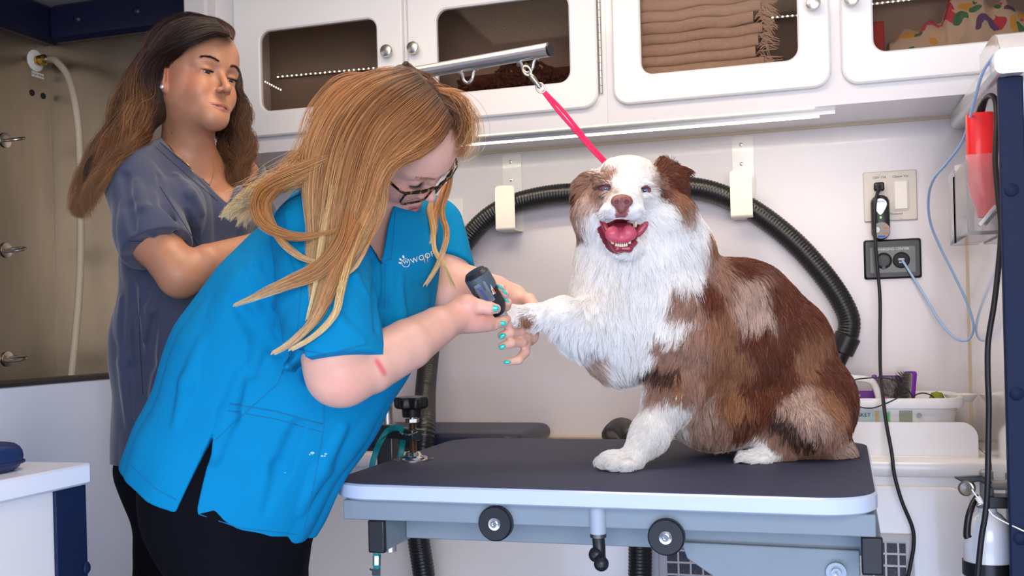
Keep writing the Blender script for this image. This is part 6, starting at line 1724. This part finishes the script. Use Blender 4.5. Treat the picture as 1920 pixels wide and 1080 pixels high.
cap1 = [[(410, 38, 2.28), (350, 28, 2.32), (300, 60, 2.34), (275, 140, 2.33), (265, 200, 2.3)], [(418, 45, 2.22), (370, 40, 2.20), (320, 70, 2.20), (292, 135, 2.20), (285, 200, 2.2)],
        [(430, 62, 2.18), (385, 56, 2.16), (340, 84, 2.15), (302, 118, 2.19), (277, 170, 2.25)], [(430, 66, 2.18), (395, 60, 2.16), (355, 80, 2.15), (325, 104, 2.17), (298, 118, 2.21), (276, 150, 2.26)]]
addhair(cap1, 6500, (.003, .006, .010, .012, .01), [(0, (.045, .022, .018)), (.2, (.022, .010, .008)), (1, (.03, .012, .007))], jx=.5, frizz=.001)
top_ = [[(436, 74, 2.21), (436, 54, 2.26), (400, 35, 2.32), (340, 32, 2.36)], [(430, 68, 2.18), (420, 48, 2.20), (385, 33, 2.24), (335, 38, 2.28)], [(415, 66, 2.17), (400, 50, 2.18), (370, 38, 2.20), (325, 52, 2.22)]]
addhair(top_, 3200, (.002, .006, .008), [(0, (.05, .024, .018)), (1, (.02, .009, .007))], jx=.5, frizz=.0008)
right1 = [[(440, 120, 2.38), (452, 180, 2.36), (462, 230, 2.34), (468, 290, 2.32), (458, 330, 2.3), (452, 365, 2.30)], [(425, 160, 2.40), (435, 215, 2.38), (445, 260, 2.36), (450, 305, 2.34), (442, 345, 2.32), (440, 375, 2.32)],
          [(400, 200, 2.42), (408, 240, 2.40), (418, 275, 2.38), (430, 310, 2.36), (434, 345, 2.34), (430, 372, 2.34)]]
addhair(right1, 7500, (.010, .018, .022, .022, .018), [(0, (.02, .01, .007)), (.4, (.05, .02, .009)), (1, (.17, .07, .025))], h=None, wave=.010, wf=3.4, jx=.5, endvar=.45, frizz=.003)
strands('hair', np.concatenate(S_all), RADH, np.concatenate(C_all), hairm, wn_)
hm = Sdf()
hm.ell(H1(0, -.014, .046), np.array((.078, .098, .094)) * H1.k, H1.ax, .01)
hm.func(lambda P, h=H1: (lambda q: q[:, 1] - .75 * q[:, 2] + .012)(h.loc(P)), op='i', k=.004)
hm.chain([V(315, 110, 2.24), V(280, 190, 2.24), V(240, 255, 2.20), (V(190, 320, 2.17)), V(160, 370, 2.16)], [.045, .042, .036, .026, .012], .03)
hm.chain([V(440, 200, 2.38), V(450, 270, 2.35), V(443, 335, 2.33)], [.018, .024, .014], .02)
v, f = hm.mesh(.004); mesh_obj('hair_mass', v, f, mat('dark_brown_hair', (.050, .022, .012), rough=.6, noise=.5, nscale=40, stretch=(1, 1, .25), bump=.6, bscale=120), wn_)

# ================================================================ woman in the turquoise scrub top (leaning over the dog's paw)
wb = thing('person', V(430, 900, 1.88) * (1, 1, 0), 'blonde woman with glasses in turquoise scrub top, leaning over the lifted dog paw', 'person')
H2 = Head(749, 265, 1.80, (.62, -.77, -.06), (.46, .45, -.76), .98)
# scrub top
def turq():
    s = Sdf()
    s.cone(V(440, 860, 1.88), V(525, 705, 1.865), px2m(185, 1.88), px2m(196, 1.87), .05, sq=(FW, .78))
    s.cone(V(525, 705, 1.865), V(585, 585, 1.86), px2m(196, 1.87), px2m(172, 1.87), .05, sq=(FW, .78))
    s.cone(V(585, 585, 1.86), V(640, 470, 1.87), px2m(172, 1.87), px2m(138, 1.87), .05, sq=(FW, .80))
    s.cone(V(430, 900, 1.88), V(400, 960, 1.88), px2m(188, 1.88), px2m(190, 1.88), .04, sq=(FW, .82))
    s.ell(V(660, 640, 1.84), (px2m(110, 1.84), px2m(125, 1.84), .10), rot_ax(-28), .06)
    s.cone(V(600, 435, 1.76), V(800, 425, 2.02), .072, .060, .05)
    s.ell(V(735, 500, 1.89), (.065, .085, .085), k=.05); s.ell(V(690, 530, 1.82), (.055, .08, .07), k=.05)
    s.cone(V(760, 470, 1.92), V(745, 620, 1.90), .048, .05, .05)
    s.chain([V(597, 446, 1.72), V(612, 560, 1.665), V(628, 640, 1.64)], [.082, .082, .080], .03, kj=.02)
    s.chain([V(812, 428, 2.02), V(832, 490, 1.995)], [.060, .060], .03)
    s.cone(V(640, 400, 1.88), V(700, 410, 1.90), .075, .06, .05)
    return s
tqF = turq(); tqF.p = tqF.p[:9] + tqF.p[12:]
s2 = Sdf(); core2 = Sdf()
core2.cone(V(655, 385, 1.90), V(650, 450, 1.88), .062, .1, .03)
core2.cone(V(690, 430, 1.86), V(705, 500, 1.82), .05, .06, .04)
core2.cone(V(610, 430, 1.78), V(790, 420, 2.02), .055, .05, .05)
core2.cone(V(650, 450, 1.88), V(600, 560, 1.87), .11, .13, .05, sq=(FW, .8)); core2.cone(V(600, 560, 1.87), V(450, 850, 1.88), .14, .15, .05, sq=(FW, .8))
# near arm
core2.chain([V(597, 450, 1.72), V(612, 560, 1.665), V(634, 700, 1.634)], [.056, .056, .052], .03, kj=.004)
core2.chain([V(815, 430, 2.02), V(832, 500, 1.99)], [.048, .046], .03)
tqF.chain([V(597, 446, 1.72), V(612, 560, 1.665), V(640, 790, 1.615)], [.082, .081, .079], .012, kj=.012); tqF.chain([V(812, 428, 2.02), V(832, 490, 1.995), V(850, 590, 1.94)], [.060, .058, .058], .012, kj=.012)
clipf2 = lambda P: np.maximum(core2.ev(P), tqF.ev(P) + .030)
s2.func(clipf2, V(600, 620, 1.85), .62, 'u', .02)
head_prims(H2, s2, lid=0, nose=.97, fat=.004)
s2.cone(H2(0, -.03, -.045), V(662, 375, 1.90), .056, .060, .03)
s2.cone(H2(0, .0, -.075), V(690, 415, 1.87), .042, .048, .04)
s2.cone(V(636, 684, 1.636), V(641, 700, 1.632), .051, .048, .012)
s2.ell(V(644, 704, 1.632), (.041, .034, .036), k=.02)
s2.chain([V(648, 700, 1.634), V(692, 686, 1.655), V(765, 646, 1.705), V(820, 612, 1.76), V(858, 594, 1.80)], [.044, .0445, .0415, .0325, .0255], .015, kj=.004)
# near hand round the tool
s2.cone(V(858, 594, 1.80), V(880, 588, 1.815), .0245, .027, .015, sq=(FW, .85)); s2.cone(V(872, 580, 1.81), V(898, 592, 1.815), .024, .020, .015)
s2.cone(V(880, 600, 1.815), V(912, 606, 1.825), .021, .015, .015)
s2.chain([V(878, 570, 1.795), V(900, 575, 1.785), V(918, 578, 1.785), V(930, 579, 1.79)], [.016, .0120, .0108, .0085], .010, kj=.004)      # thumb
s2.chain([V(905, 603, 1.825), V(925, 608, 1.835), V(942, 604, 1.85), V(950, 598, 1.865)], [.0125, .0105, .0095, .008], .008, kj=.004)     # little finger side, under the tool
for i, (p0, p1, p2, p3) in enumerate((((888, 575, 1.845), (915, 556, 1.868), (936, 545, 1.862), (940, 540, 1.848)), ((890, 585, 1.85), (920, 568, 1.878), (944, 556, 1.868), (948, 550, 1.852)), ((893, 595, 1.85), (925, 582, 1.882), (948, 574, 1.872), (953, 567, 1.858)))):
    s2.chain([V(*p0), V(*p1), V(*p2), V(*p3)], [.0105, .0095, .0088, .0072], .006, kj=.004)
# far arm and hand
s2.cone(V(832, 500, 1.99), V(842, 548, 1.96), .046, .040, .03)
s2.chain([V(842, 545, 1.96), V(880, 535, 1.965), V(930, 545, 1.98), V(962, 558, 1.985)], [.038, .036, .028, .023], .015, kj=.004)
s2.cone(V(964, 560, 1.985), V(988, 590, 1.985), .022, .026, .015, sq=(FW, .7)); s2.cone(V(985, 585, 1.985), V(990, 628, 1.975), .025, .021, .015, sq=(FW, .7))
s2.chain([V(975, 560, 1.975), V(992, 562, 1.955), V(1000, 572, 1.945), V(1002, 584, 1.94)], [.014, .012, .010, .008], .008, kj=.004)    # thumb over the leg
for pts_, rr in ((((992, 600, 1.965), (972, 606, 1.935), (952, 607, 1.905), (939, 605, 1.895)), .0086), (((994, 616, 1.965), (974, 622, 1.935), (955, 624, 1.905), (940, 629, 1.897)), .0088),
                 (((992, 632, 1.965), (978, 642, 1.938), (958, 643, 1.910), (941, 649, 1.900)), .0086), (((988, 640, 1.965), (985, 660, 1.945), (972, 675, 1.925), (951, 679, 1.915)), .0080)):
    s2.chain([V(*p) for p in pts_], [rr * 1.15, rr * 1.05, rr, rr * .82], .006, kj=.004)
v2, f2 = s2.mesh(.0020, clip=lambda P: P[:, 2] > .80)
c2 = skin_cols(v2, (.76, .43, .33), [(H2, (.52, .12, .13), .7)], 8, blotch=.08)
def spot(vs, cols, c, r, f, w=1.):
    d = ((vs - c) ** 2).sum(1) / r ** 2; k = np.exp(-d)[:, None] * w; return cols * (1 - k) + cols * np.array(f) * k
c2 = spot(v2, c2, V(640, 720, 1.58), .040, (1.03, .84, .84)); c2 = spot(v2, c2, V(905, 590, 1.8), .02, (1.05, .75, .75)); c2 = spot(v2, c2, V(868, 590, 1.79), .02, (1.02, .85, .85))
for i in range(9): 
    q0 = V(706 + i * 2, 676 + i * 3.2, 1.60); p_ = surf(s2, 706 + i * 2, 676 + i * 3.2, 1.3, 2)
    if p_ is not None: c2 = spot(v2, c2, p_, .0045, (.95, .62, .66))
mesh_obj('body', v2, f2, mat('fair_skin', (1, 1, 1), rough=.42, vcol='col', sss=.12, bump=.10, bscale=900), wb, cols=c2)
# teal nails
nailm = mat('teal_nail_polish', (.0, .50, .42), rough=.15, coat=.8)
def nail(px, py, s, deg, rx=8.0, ry=4.6, tilt=0, near=True):
    p = surf(s2, px, py, s - .06, s + .06) 
    if p is None: p = V(px, py, s)
    B().ball(p - FW * .0002, (px2m(rx, s), px2m(ry, s), .0022), 18, 10, ax=rot_ax(deg, tilt)).build('fingernail', nailm, wb)
nail(928, 578, 1.785, -3, 8, 6.2)
for a in ((941, 606, 1.895, -5, 8.5, 4.8), (942, 630, 1.897, 28, 7.5, 4.8), (942, 650, 1.90, 25, 7, 4.5), (951, 679, 1.915, 2, 7.5, 3.6)): nail(*a)
for a in ((938, 538, 1.846, -40, 8, 2.6), (946, 547, 1.85, -48, 8, 2.6), (950, 563, 1.856, -42, 7, 2.4)): nail(*a)
# scrub top
tq = turq()
axs = nrm(V(634, 730, 1.628) - V(612, 560, 1.665))
pcs = V(628.5, 686, 1.6376)
axh = axs
tq.func(sleeve_cut(pcs, axh, .090), pcs, 1e9, 's', .002) if False else None
# the sleeve must end before the elbow while the shirt body behind it stays: rebuild as separate volumes
tqs = Sdf(); tqs.chain([V(597, 446, 1.72), V(612, 560, 1.665), V(634, 730, 1.628)], [.082, .081, .080], .03, kj=.004)
tqs.plane(pcs, axh, .003); tqs.cone(pcs + axh * .050, pcs + axh * .14, .061, .062, .003, 's')
tqf = Sdf(); tqf.chain([V(812, 428, 2.02), V(836, 520, 1.99)], [.060, .058], .03)
axf = nrm(V(842, 548, 1.96) - V(822, 440, 2.02)); pcf = V(834, 497, 1.99); axf = nrm(axf + cam2w(-.25, 0, 0))
tqf.plane(pcf, axf, .003); tqf.cone(pcf + axf * .034, pcf + axf * .10, .046, .048, .003, 's')
tq.p = [p for i, p in enumerate(tq.p)]
tq.p = tq.p[:9] + tq.p[12:]      # drop the whole-sleeve volumes
tq.func(lambda P: tqs.ev(P), V(612, 560, 1.66), .30, 'u', .012); tq.func(lambda P: tqf.ev(P), V(825, 470, 2.0), .2, 'u', .012)
hem_n = nrm(cam2w(-.36, -.92, .16)); 
tq.plane(V(425, 935, 1.88), hem_n, .004)
# side slit
A3 = V(375, 853, 1.70)
def slit(P):
    q = P - A3; x = (q @ IX); y = -(q @ IY)
    d1 = np.array([330 - 375, 949 - 853.]); d2 = np.array([349 - 375, 970 - 853.])
    n1 = np.array([-d1[1], d1[0]]) / np.linalg.norm(d1); n2 = np.array([d2[1], -d2[0]]) / np.linalg.norm(d2)
    return np.maximum(np.maximum(-(x * n1[0] + y * n1[1]) * -1, -(x * n2[0] + y * n2[1]) * -1), (q @ FW) - .10)
tq.func(slit, V(350, 920, 1.72), 1e9, 's', .003)
tq.func(vneck((714, 486, 1.78), (664, 402), (727, 395), 1.78, .14), V(710, 440, 1.78), 1e9, 's', .003)
tq.disp(folds(31, .0095, 7, nrm(cam2w(.45, .85, 0))))
FL = []
for a in (((480, 500), (505, 600), .009, 's'), ((470, 500), (560, 640), .010, 'u'), ((545, 440), (556, 520), .006, 's'), ((430, 560), (520, 660), .009, 's'),
          ((500, 640), (600, 700), .010, 's'), ((640, 480), (690, 560), .007, 'u'), ((590, 560), (680, 640), .008, 'u'), ((380, 640), (330, 800), .012, 'u'), ((450, 700), (400, 860), .010, 's'),
          ((700, 480), (708, 620), .006, 's'), ((725, 500), (722, 640), .007, 's'), ((750, 520), (742, 660), .008, 'u'), ((640, 800), (560, 960), .012, 'u'), ((560, 800), (500, 960), .012, 's'), ((500, 560), (470, 700), .008, 's'), ((560, 690), (610, 720), .009, 's'), ((470, 380), (520, 480), .008, 's'), ((540, 400), (560, 520), .009, 'u')):
    fold(a[0], a[1], a[2] * 1.4, a[3], k=.009, sd=tq, L=FL)
for pa, pm, pb, r, op, k in FL: tq.cone(pa, pm, r * .5, r, k, op); tq.cone(pm, pb, r, r * .4, k, op)
vt, ft = tq.mesh(.0028)
turqm = mat('turquoise_scrub_cotton', (.0, .225, .46), rough=.9, spec=.2, bump=.12, bscale=1800, noise=.04, nscale=16)
top2 = mesh_obj('scrub_top', vt, ft, turqm, wb)
sm2 = mat('turquoise_seam_thread', (.0, .16, .34), rough=.8)
seam(tq, [(600, 440), (565, 540), (555, 640), (520, 720), (430, 800), (375, 853)], sm2, top2)
seam(tq, [(430, 757), (520, 772), (606, 796)], sm2, top2, .0012); seam(tq, [(428, 770), (518, 786), (602, 810)], sm2, top2); seam(tq, [(606, 700), (607, 800), (590, 900), (570, 990)], sm2, top2)
seam(tq, [(556, 655), (612, 665), (688, 645)], sm2, top2); seam(tq, [(349, 956), (450, 990), (555, 1002), (590, 976)], sm2, top2); seam(tq, [(245, 872), (290, 915), (331, 938)], sm2, top2)
seam(tq, [(676, 408), (700, 462), (712, 492)], sm2, top2); seam(tq, [(741, 400), (738, 440), (733, 486), (714, 492)], sm2, top2)
seam(tq, [(710, 492), (722, 495), (722, 560), (716, 700)], sm2, top2)
# logo on the chest
white_ink2 = mat('white_print', (.85, .88, .9), rough=.6)
def decal(poly_px, m, parent, name):
    """thin print following the cloth"""
    vs = []; fs = []
    for pl_ in poly_px:
        o = len(vs); pts3 = [surf(tq, x, y, 1.3, 2.3) for x, y in pl_[0]]
        if any(p is None for p in pts3): continue
        vs += [p - FW * .0012 for p in pts3]; fs += [tuple(o + i for i in f) for f in pl_[1]]
    if vs: mesh_obj(name, vs, fs, m, parent, smooth=False)
lg = []
cx, cy = 761, 493
n = 28; pts = [(cx + r * math.cos(2 * math.pi * i / n), cy + r * math.sin(2 * math.pi * i / n)) for r in (8.2, 7.2) for i in range(n)]
lg.append((pts, [(i, (i + 1) % n, n + (i + 1) % n, n + i) for i in range(n)]))
for ex_, ey_, dg_, a_, b_ in ((750, 493, 15, 2.6, 1.6), (751, 486.5, 40, 2.9, 1.7), (756.5, 481.5, 70, 3.1, 1.8)):
    t_ = math.radians(dg_)
    lg.append(([(ex_ + a_ * math.cos(q) * math.cos(t_) - b_ * math.sin(q) * math.sin(t_), ey_ + a_ * math.cos(q) * math.sin(t_) + b_ * math.sin(q) * math.cos(t_)) for q in np.linspace(0, 2 * math.pi, 14, endpoint=False)], [tuple(range(14))]))
def textpx(s, ox, oy, size, deg):
    cu = bpy.data.curves.new('t', 'FONT'); cu.body = s; cu.size = 1; cu.resolution_u = 2; cu.align_x = 'LEFT'; cu.space_character = 1.1
    to = bpy.data.objects.new('t', cu); sc.collection.objects.link(to)
    me = to.evaluated_get(bpy.context.evaluated_depsgraph_get()).to_mesh(); a = math.radians(deg)
    P2 = [(ox + size * (v.co.x * math.cos(a) + v.co.y * math.sin(a)), oy + size * (v.co.x * math.sin(a) - v.co.y * math.cos(a))) for v in me.vertices]
    F2 = [tuple(p.vertices) for p in me.polygons]; to.to_mesh_clear(); bpy.data.objects.remove(to); bpy.data.curves.remove(cu)
    return (P2, F2)
lg.append(textpx('W', cx - 4.6, cy + 2.6, 10.5, -12)); lg.append(textpx('WOOF', 772, 495, 14, -20))
decal(lg, white_ink2, top2, 'logo')
st_ = []
for x, y, a_, b_ in ((586, 849, 4, 2.5), (581, 852, 1.5, 1.5), (604, 855, 2.5, 1.5), (611, 851, 2.6, 1.6), (609, 855, 2, 1.2), (535, 886, 1.2, .8)): st_.append(([(x + a_ * math.cos(q), y + b_ * math.sin(q)) for q in np.linspace(0, 2 * math.pi, 9, endpoint=False)], [tuple(range(9))]))
decal(st_, mat('pale_stain', (.35, .62, .75), rough=.8), top2, 'bleach_spots')
# trousers
hip2 = V(440, 890, 1.885); fl2 = hip2 * (1, 1, 0)
def ex2(s):
    s.cone(V(440, 870, 1.88), V(430, 930, 1.88), px2m(165, 1.88), px2m(168, 1.88), .05, sq=(FW, .82))
    s.cone(V(420, 960, 1.86), V(455, 1110, 1.84), .115, .10, .05)
    s.cone(V(450, 960, 1.93), V(480, 1110, 1.95), .11, .095, .05)
trousers('trousers', hip2, [V(450, 1330, 1.83), V(485, 1330, 1.96)], [fl2 + (0, -.10, .10), fl2 + (.06, .10, .10)], (.13, .11, .12), blk, wb, extra=ex2, res=.005)
shoes(wb, [fl2 + (.03, -.11, 0), fl2 + (.09, .09, 0)], blackm)
brows(H2, s2, wb, (.30, .15, .08), n=80, lashdown=True, lz=-.006)
# glasses
gl = bpy.data.objects.new('glasses', None); link(gl, wb); gl.location = tuple(H2(0, .1, 0) - wloc(wb))
def tort():
    m = bpy.data.materials.new('tortoiseshell'); m.use_nodes = True; n = m.node_tree.nodes; l = m.node_tree.links
    tc = n.new('ShaderNodeTexCoord'); nz = n.new('ShaderNodeTexNoise'); nz.inputs['Scale'].default_value = 130; nz.inputs['Detail'].default_value = 1
    rp = n.new('ShaderNodeValToRGB'); rp.color_ramp.elements[0].position = .54; rp.color_ramp.elements[0].color = (.008, .006, .006, 1); rp.color_ramp.elements[1].position = .68; rp.color_ramp.elements[1].color = (.42, .14, .015, 1)
    l.new(tc.outputs['Object'], nz.inputs['Vector']); l.new(nz.outputs['Fac'], rp.inputs[0]); l.new(rp.outputs[0], n['Principled BSDF'].inputs['Base Color']); n['Principled BSDF'].inputs['Roughness'].default_value = .12
    return m
tm = tort()
for s in (1, -1):
    pts = [H2(s * (x), .1035 - 3.2 * (x - .008) ** 2 * 1.6, z) for x, z in rrect(.009, .063, -.034, .004, .011, 5)]
    B().tube(pts, .0021, 10, closed=True).build('rim', tm, gl)
    B().tube([H2(s * .010, .1035, .0035), H2(s * .036, .1015, .0045), H2(s * .064, .090, .0045)], .0026, 10).build('brow_bar', tm, gl)
    B().loops([pts], cap0=True).build('lens', mat('spectacle_lens', (1, 1, 1), rough=.0, trans=1, ior=1.08, spec=.3), gl)
    B().tube(smoothpath([H2(s * .064, .090, .003), H2(s * .074, .078, .004), H2(s * .080, .04, .004), H2(s * .081, .0, .006), H2(s * .082, -.02, -.012)], 5), .0023, 8).build('temple', tm, gl)
B().tube(smoothpath([H2(.010, .1035, .001), H2(0, .1065, .003), H2(-.010, .1035, .001)], 5), .0026, 10).build('bridge', tm, gl)
# hair
hp2 = pusher(H2, .011)
S_all = []; C_all = []
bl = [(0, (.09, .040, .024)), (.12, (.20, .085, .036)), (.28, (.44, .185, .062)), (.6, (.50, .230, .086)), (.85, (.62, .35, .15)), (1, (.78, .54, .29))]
near = [[(760, 132, 1.74), (698, 142, 1.71), (640, 178, 1.70), (600, 245, 1.69), (582, 310, 1.67), (578, 370, 1.64), (580, 430, 1.62), (575, 480, 1.61)],
        [(768, 134, 1.72), (705, 155, 1.68), (650, 205, 1.66), (615, 275, 1.645), (595, 350, 1.625), (590, 430, 1.605), (590, 480, 1.60), (580, 540, 1.59)],
        [(785, 145, 1.71), (730, 175, 1.66), (680, 235, 1.645), (650, 310, 1.63), (632, 390, 1.61), (620, 460, 1.60), (608, 530, 1.585), (590, 600, 1.575)],
        [(805, 165, 1.70), (760, 200, 1.66), (712, 250, 1.65), (685, 315, 1.64), (668, 380, 1.62), (648, 440, 1.605), (625, 510, 1.59), (575, 620, 1.575)],
        [(828, 195, 1.70), (795, 235, 1.67), (748, 275, 1.66), (712, 320, 1.65), (698, 375, 1.64), (675, 430, 1.62), (640, 500, 1.60), (600, 600, 1.58)],
        [(848, 225, 1.70), (822, 262, 1.685), (780, 288, 1.675), (740, 302, 1.668), (719, 330, 1.66), (716, 385, 1.65), (700, 425, 1.64), (665, 480, 1.61)]]
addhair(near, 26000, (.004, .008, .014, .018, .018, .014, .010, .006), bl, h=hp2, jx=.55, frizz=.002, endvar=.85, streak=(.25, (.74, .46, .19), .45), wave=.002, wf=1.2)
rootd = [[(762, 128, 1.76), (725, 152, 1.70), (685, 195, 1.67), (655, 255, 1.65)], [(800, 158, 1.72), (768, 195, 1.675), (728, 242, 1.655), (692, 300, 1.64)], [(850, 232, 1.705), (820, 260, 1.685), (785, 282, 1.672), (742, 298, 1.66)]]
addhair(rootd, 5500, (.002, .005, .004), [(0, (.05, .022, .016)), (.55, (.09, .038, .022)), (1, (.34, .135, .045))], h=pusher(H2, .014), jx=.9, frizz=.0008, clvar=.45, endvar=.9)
far = [[(760, 130, 1.76), (800, 148, 1.80), (840, 185, 1.84), (868, 235, 1.85), (872, 285, 1.84)], [(785, 145, 1.72), (825, 172, 1.74), (860, 210, 1.76), (876, 250, 1.78), (862, 290, 1.78)], [(825, 190, 1.70), (850, 212, 1.71), (866, 240, 1.73), (865, 270, 1.74), (846, 292, 1.74)]]
addhair(far, 1500, (.003, .010, .020, .020, .016), [(0, (.07, .032, .022)), (.5, (.18, .070, .028)), (1, (.40, .16, .05))], h=pusher(H2, .010), jx=.8, frizz=.006, wave=.009, wf=1.4, endvar=.95, ncl=40)
back2 = [[(700, 150, 1.86), (640, 160, 1.88), (600, 210, 1.88), (585, 290, 1.86), (560, 340, 1.80)], [(690, 150, 1.78), (635, 180, 1.78), (600, 240, 1.78), (590, 310, 1.76), (560, 350, 1.74)]]
addhair(back2, 4500, (.006, .014, .018, .016), [(0, (.22, .10, .04)), (1, (.50, .25, .09))], h=hp2, jx=.6)
def lock(g, n, w0, w1, stops, **k): addhair([g], int(n * 1.8), (w0, w1, w1 * .9, w1 * .6, w1 * .12), stops, h=None, **k)
mid = [(0, (.45, .19, .065)), (.6, (.54, .27, .10)), (1, (.82, .60, .34))]
lite = [(0, (.60, .32, .12)), (.5, (.72, .44, .18)), (1, (.84, .60, .32))]
lock([(640, 290, 1.64), (570, 320, 1.63), (505, 352, 1.63), (484, 392, 1.61), (505, 428, 1.60), (565, 445, 1.59), (640, 430, 1.585)], 1500, .008, .017, [(0, (.5, .24, .08)), (.5, (.46, .19, .05)), (1, (.50, .24, .08))], frizz=.002)
for k_ in range(3):
    lock([(720 - 10 * k_, 142, 1.72), (640, 172 + 8 * k_, 1.72), (596, 245 + 10 * k_, 1.71), (560 - 6 * k_, 305, 1.70), (512, 345 + 8 * k_, 1.70), (462 + 6 * k_, 368 + 10 * k_, 1.71), (425 + 14 * k_, 398 + 12 * k_, 1.72)], 700, .012, .016, [(0, (.12, .05, .03)), (.2, (.48, .19, .055)), (.7, (.58, .29, .10)), (1, (.78, .54, .28))], frizz=.006, endvar=.95, wave=.004)
lock([(530, 345, 1.63), (500, 385, 1.61), (520, 440, 1.60), (560, 480, 1.59), (620, 500, 1.59)], 500, .006, .008, mid, frizz=.003)
lock([(655, 400, 1.60), (640, 460, 1.585), (600, 505, 1.575), (545, 530, 1.575), (490, 552, 1.58), (440, 572, 1.59)], 1500, .010, .017, mid)
lock([(670, 420, 1.60), (640, 490, 1.585), (618, 545, 1.575), (590, 600, 1.57), (550, 640, 1.57), (512, 662, 1.57)], 1300, .010, .012, mid, frizz=.003)
lock([(690, 400, 1.62), (660, 470, 1.595), (640, 540, 1.575), (628, 590, 1.565), (590, 630, 1.565), (545, 655, 1.565)], 700, .006, .007, lite, frizz=.003)
lock([(675, 200, 1.655), (650, 280, 1.63), (625, 370, 1.605), (605, 450, 1.59), (590, 540, 1.575), (575, 600, 1.57)], 1200, .004, .008, lite, frizz=.0015)
lock([(620, 300, 1.63), (560, 330, 1.64), (500, 350, 1.66), (450, 380, 1.70), (420, 405, 1.72)], 900, .010, .022, lite, frizz=.005, wave=.004)
lock([(715, 400, 1.645), (690, 460, 1.62), (668, 500, 1.60), (640, 520, 1.59)], 120, .002, .003, mid)
# far side hair under the face
lock([(850, 300, 1.90), (842, 345, 1.90), (828, 395, 1.90), (838, 440, 1.88), (822, 495, 1.86), (797, 535, 1.84)], 500, .002, .007, mid, frizz=.003)
lock([(815, 360, 1.94), (806, 392, 1.91), (812, 430, 1.88), (815, 470, 1.87), (835, 500, 1.86), (852, 540, 1.86)], 350, .002, .006, lite, frizz=.003)
lock([(735, 385, 1.95), (745, 400, 1.93), (762, 420, 1.90), (776, 450, 1.86), (795, 490, 1.84)], 500, .002, .012, lite, frizz=.003, endvar=.7)
lock([(770, 370, 1.95), (780, 392, 1.93), (784, 415, 1.90), (792, 450, 1.87), (800, 488, 1.85)], 500, .002, .012, lite, frizz=.003, endvar=.7)
lock([(835, 345, 1.95), (826, 372, 1.94), (815, 405, 1.92), (812, 440, 1.88), (792, 478, 1.86)], 400, .002, .009, mid, frizz=.003, endvar=.6)
# tuft standing at the crown
lock([(765, 140, 1.74), (760, 122, 1.75), (775, 132, 1.75), (805, 150, 1.74)], 250, .006, .008, [(0, (.05, .025, .02)), (1, (.12, .055, .03))], frizz=.003)
# loose flyaways
P, ci, Lf = sheet([[(700, 145, 1.74), (640, 150, 1.74), (590, 210, 1.74), (555, 300, 1.72), (430, 370, 1.72)], [(820, 170, 1.72), (860, 185, 1.74), (885, 230, 1.76), (880, 280, 1.77), (855, 300, 1.77)]], 260, (.01, .03, .04, .04), rng, push=hp2, jx=2, frizz=.008)
S_all.append(P); C_all.append(haircols(rng, 260, ci, 18, mid))
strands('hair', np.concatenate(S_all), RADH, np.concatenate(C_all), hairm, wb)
hm = Sdf()
hm.ell(H2(0, -.014, .036), np.array((.080, .100, .086)) * H2.k, H2.ax, .01)
hm.func(lambda P, h=H2: (lambda q: q[:, 1] - .75 * q[:, 2] - .005)(h.loc(P)), op='i', k=.004)
hm.chain([V(680, 200, 1.76), V(640, 270, 1.72), V(640, 350, 1.68), V(640, 420, 1.64), V(620, 500, 1.61)], [.050, .045, .036, .024, .010], .03)
hm.chain([V(690, 300, 1.70), V(680, 380, 1.67), V(668, 430, 1.64)], [.018, .020, .012], .02)
v, f = hm.mesh(.004); mesh_obj('hair_mass', v, f, mat('blonde_hair_body', (.36, .16, .05), rough=.6, noise=.6, nscale=30, ncol=(.35, .3, .3), stretch=(1, 1, .3), bump=.6, bscale=100), wb)

# ================================================================ nail grinder held in the hand
ng = thing('nail_grinder', V(905, 545, 1.83), 'grey and black cordless nail grinder held against the dog paw', 'nail grinder')
a = V(889, 508, 1.835); b = V(936, 588, 1.862); dd = nrm(b - a); sx_ = nrm(np.cross(dd, FW)); Lg = np.linalg.norm(b - a)
pr = [(.004, -.001), (.018, .001), (.0225, .007), (.0230, .030), (.0215, Lg * .55), (.0195, Lg * .85), (.0150, Lg * .95), (.012, Lg * 1.0)]
B().lathe(a, dd, pr, 32, ref=tuple(FW)).build('housing', mat('charcoal_plastic', (.018, .020, .026), rough=.4), ng)
B().lathe(a, dd, [(.0232, .008), (.0238, .012), (.0236, .034), (.0222, .040)], 32, ref=tuple(FW)).build('battery_cap', mat('slate_plastic', (.075, .105, .135), rough=.35), ng)
sd2 = nrm(np.cross(dd, sx_)); toward = -FW - (-FW @ dd) * dd; toward = nrm(toward)
pc_ = a + dd * .040 + toward * .0222 - sx_ * .004
lp = [pc_ + sx_ * x + dd * z + toward * .0012 for x, z in rrect(-.011, .011, -.022, .018, .003, 4)]
B().prism(lp, -toward * .003).build('window', mat('smoky_window', (.12, .16, .20), rough=.15), ng)
text('lettering', 'DREMEL', pc_ + toward * .0016 - dd * .001 - sx_ * .003, dd, -sx_ if (np.cross(dd, -sx_) @ FW) < 0 else sx_, .0085, mat('blue_ink', (0, .08, .55)), ng)
B().box(pc_ + sx_ * .014 + dd * .0 - toward * .003, (.006, .018, .002), ax=[sx_, dd, toward]).build('switch', mat('silver_badge', (.62, .64, .68)), ng)
B().box(pc_ + sx_ * .016 + dd * .004 - toward * .003, (.003, .009, .003), ax=[sx_, dd, toward]).build('orange_slider', mat('orange_print', (.7, .16, .02)), ng)
B().lathe(b, dd, [(.012, 0), (.013, .004), (.0125, .016), (.010, .018)], 24).build('clear_guard', mat('clear_guard_plastic', (.8, .82, .85), rough=.2, trans=.7, ior=1.2), ng)
B().cyl(b, b + dd * .024, .004, n=14).build('sanding_drum', mat('sanding_drum', (.25, .12, .08), rough=.9), ng)
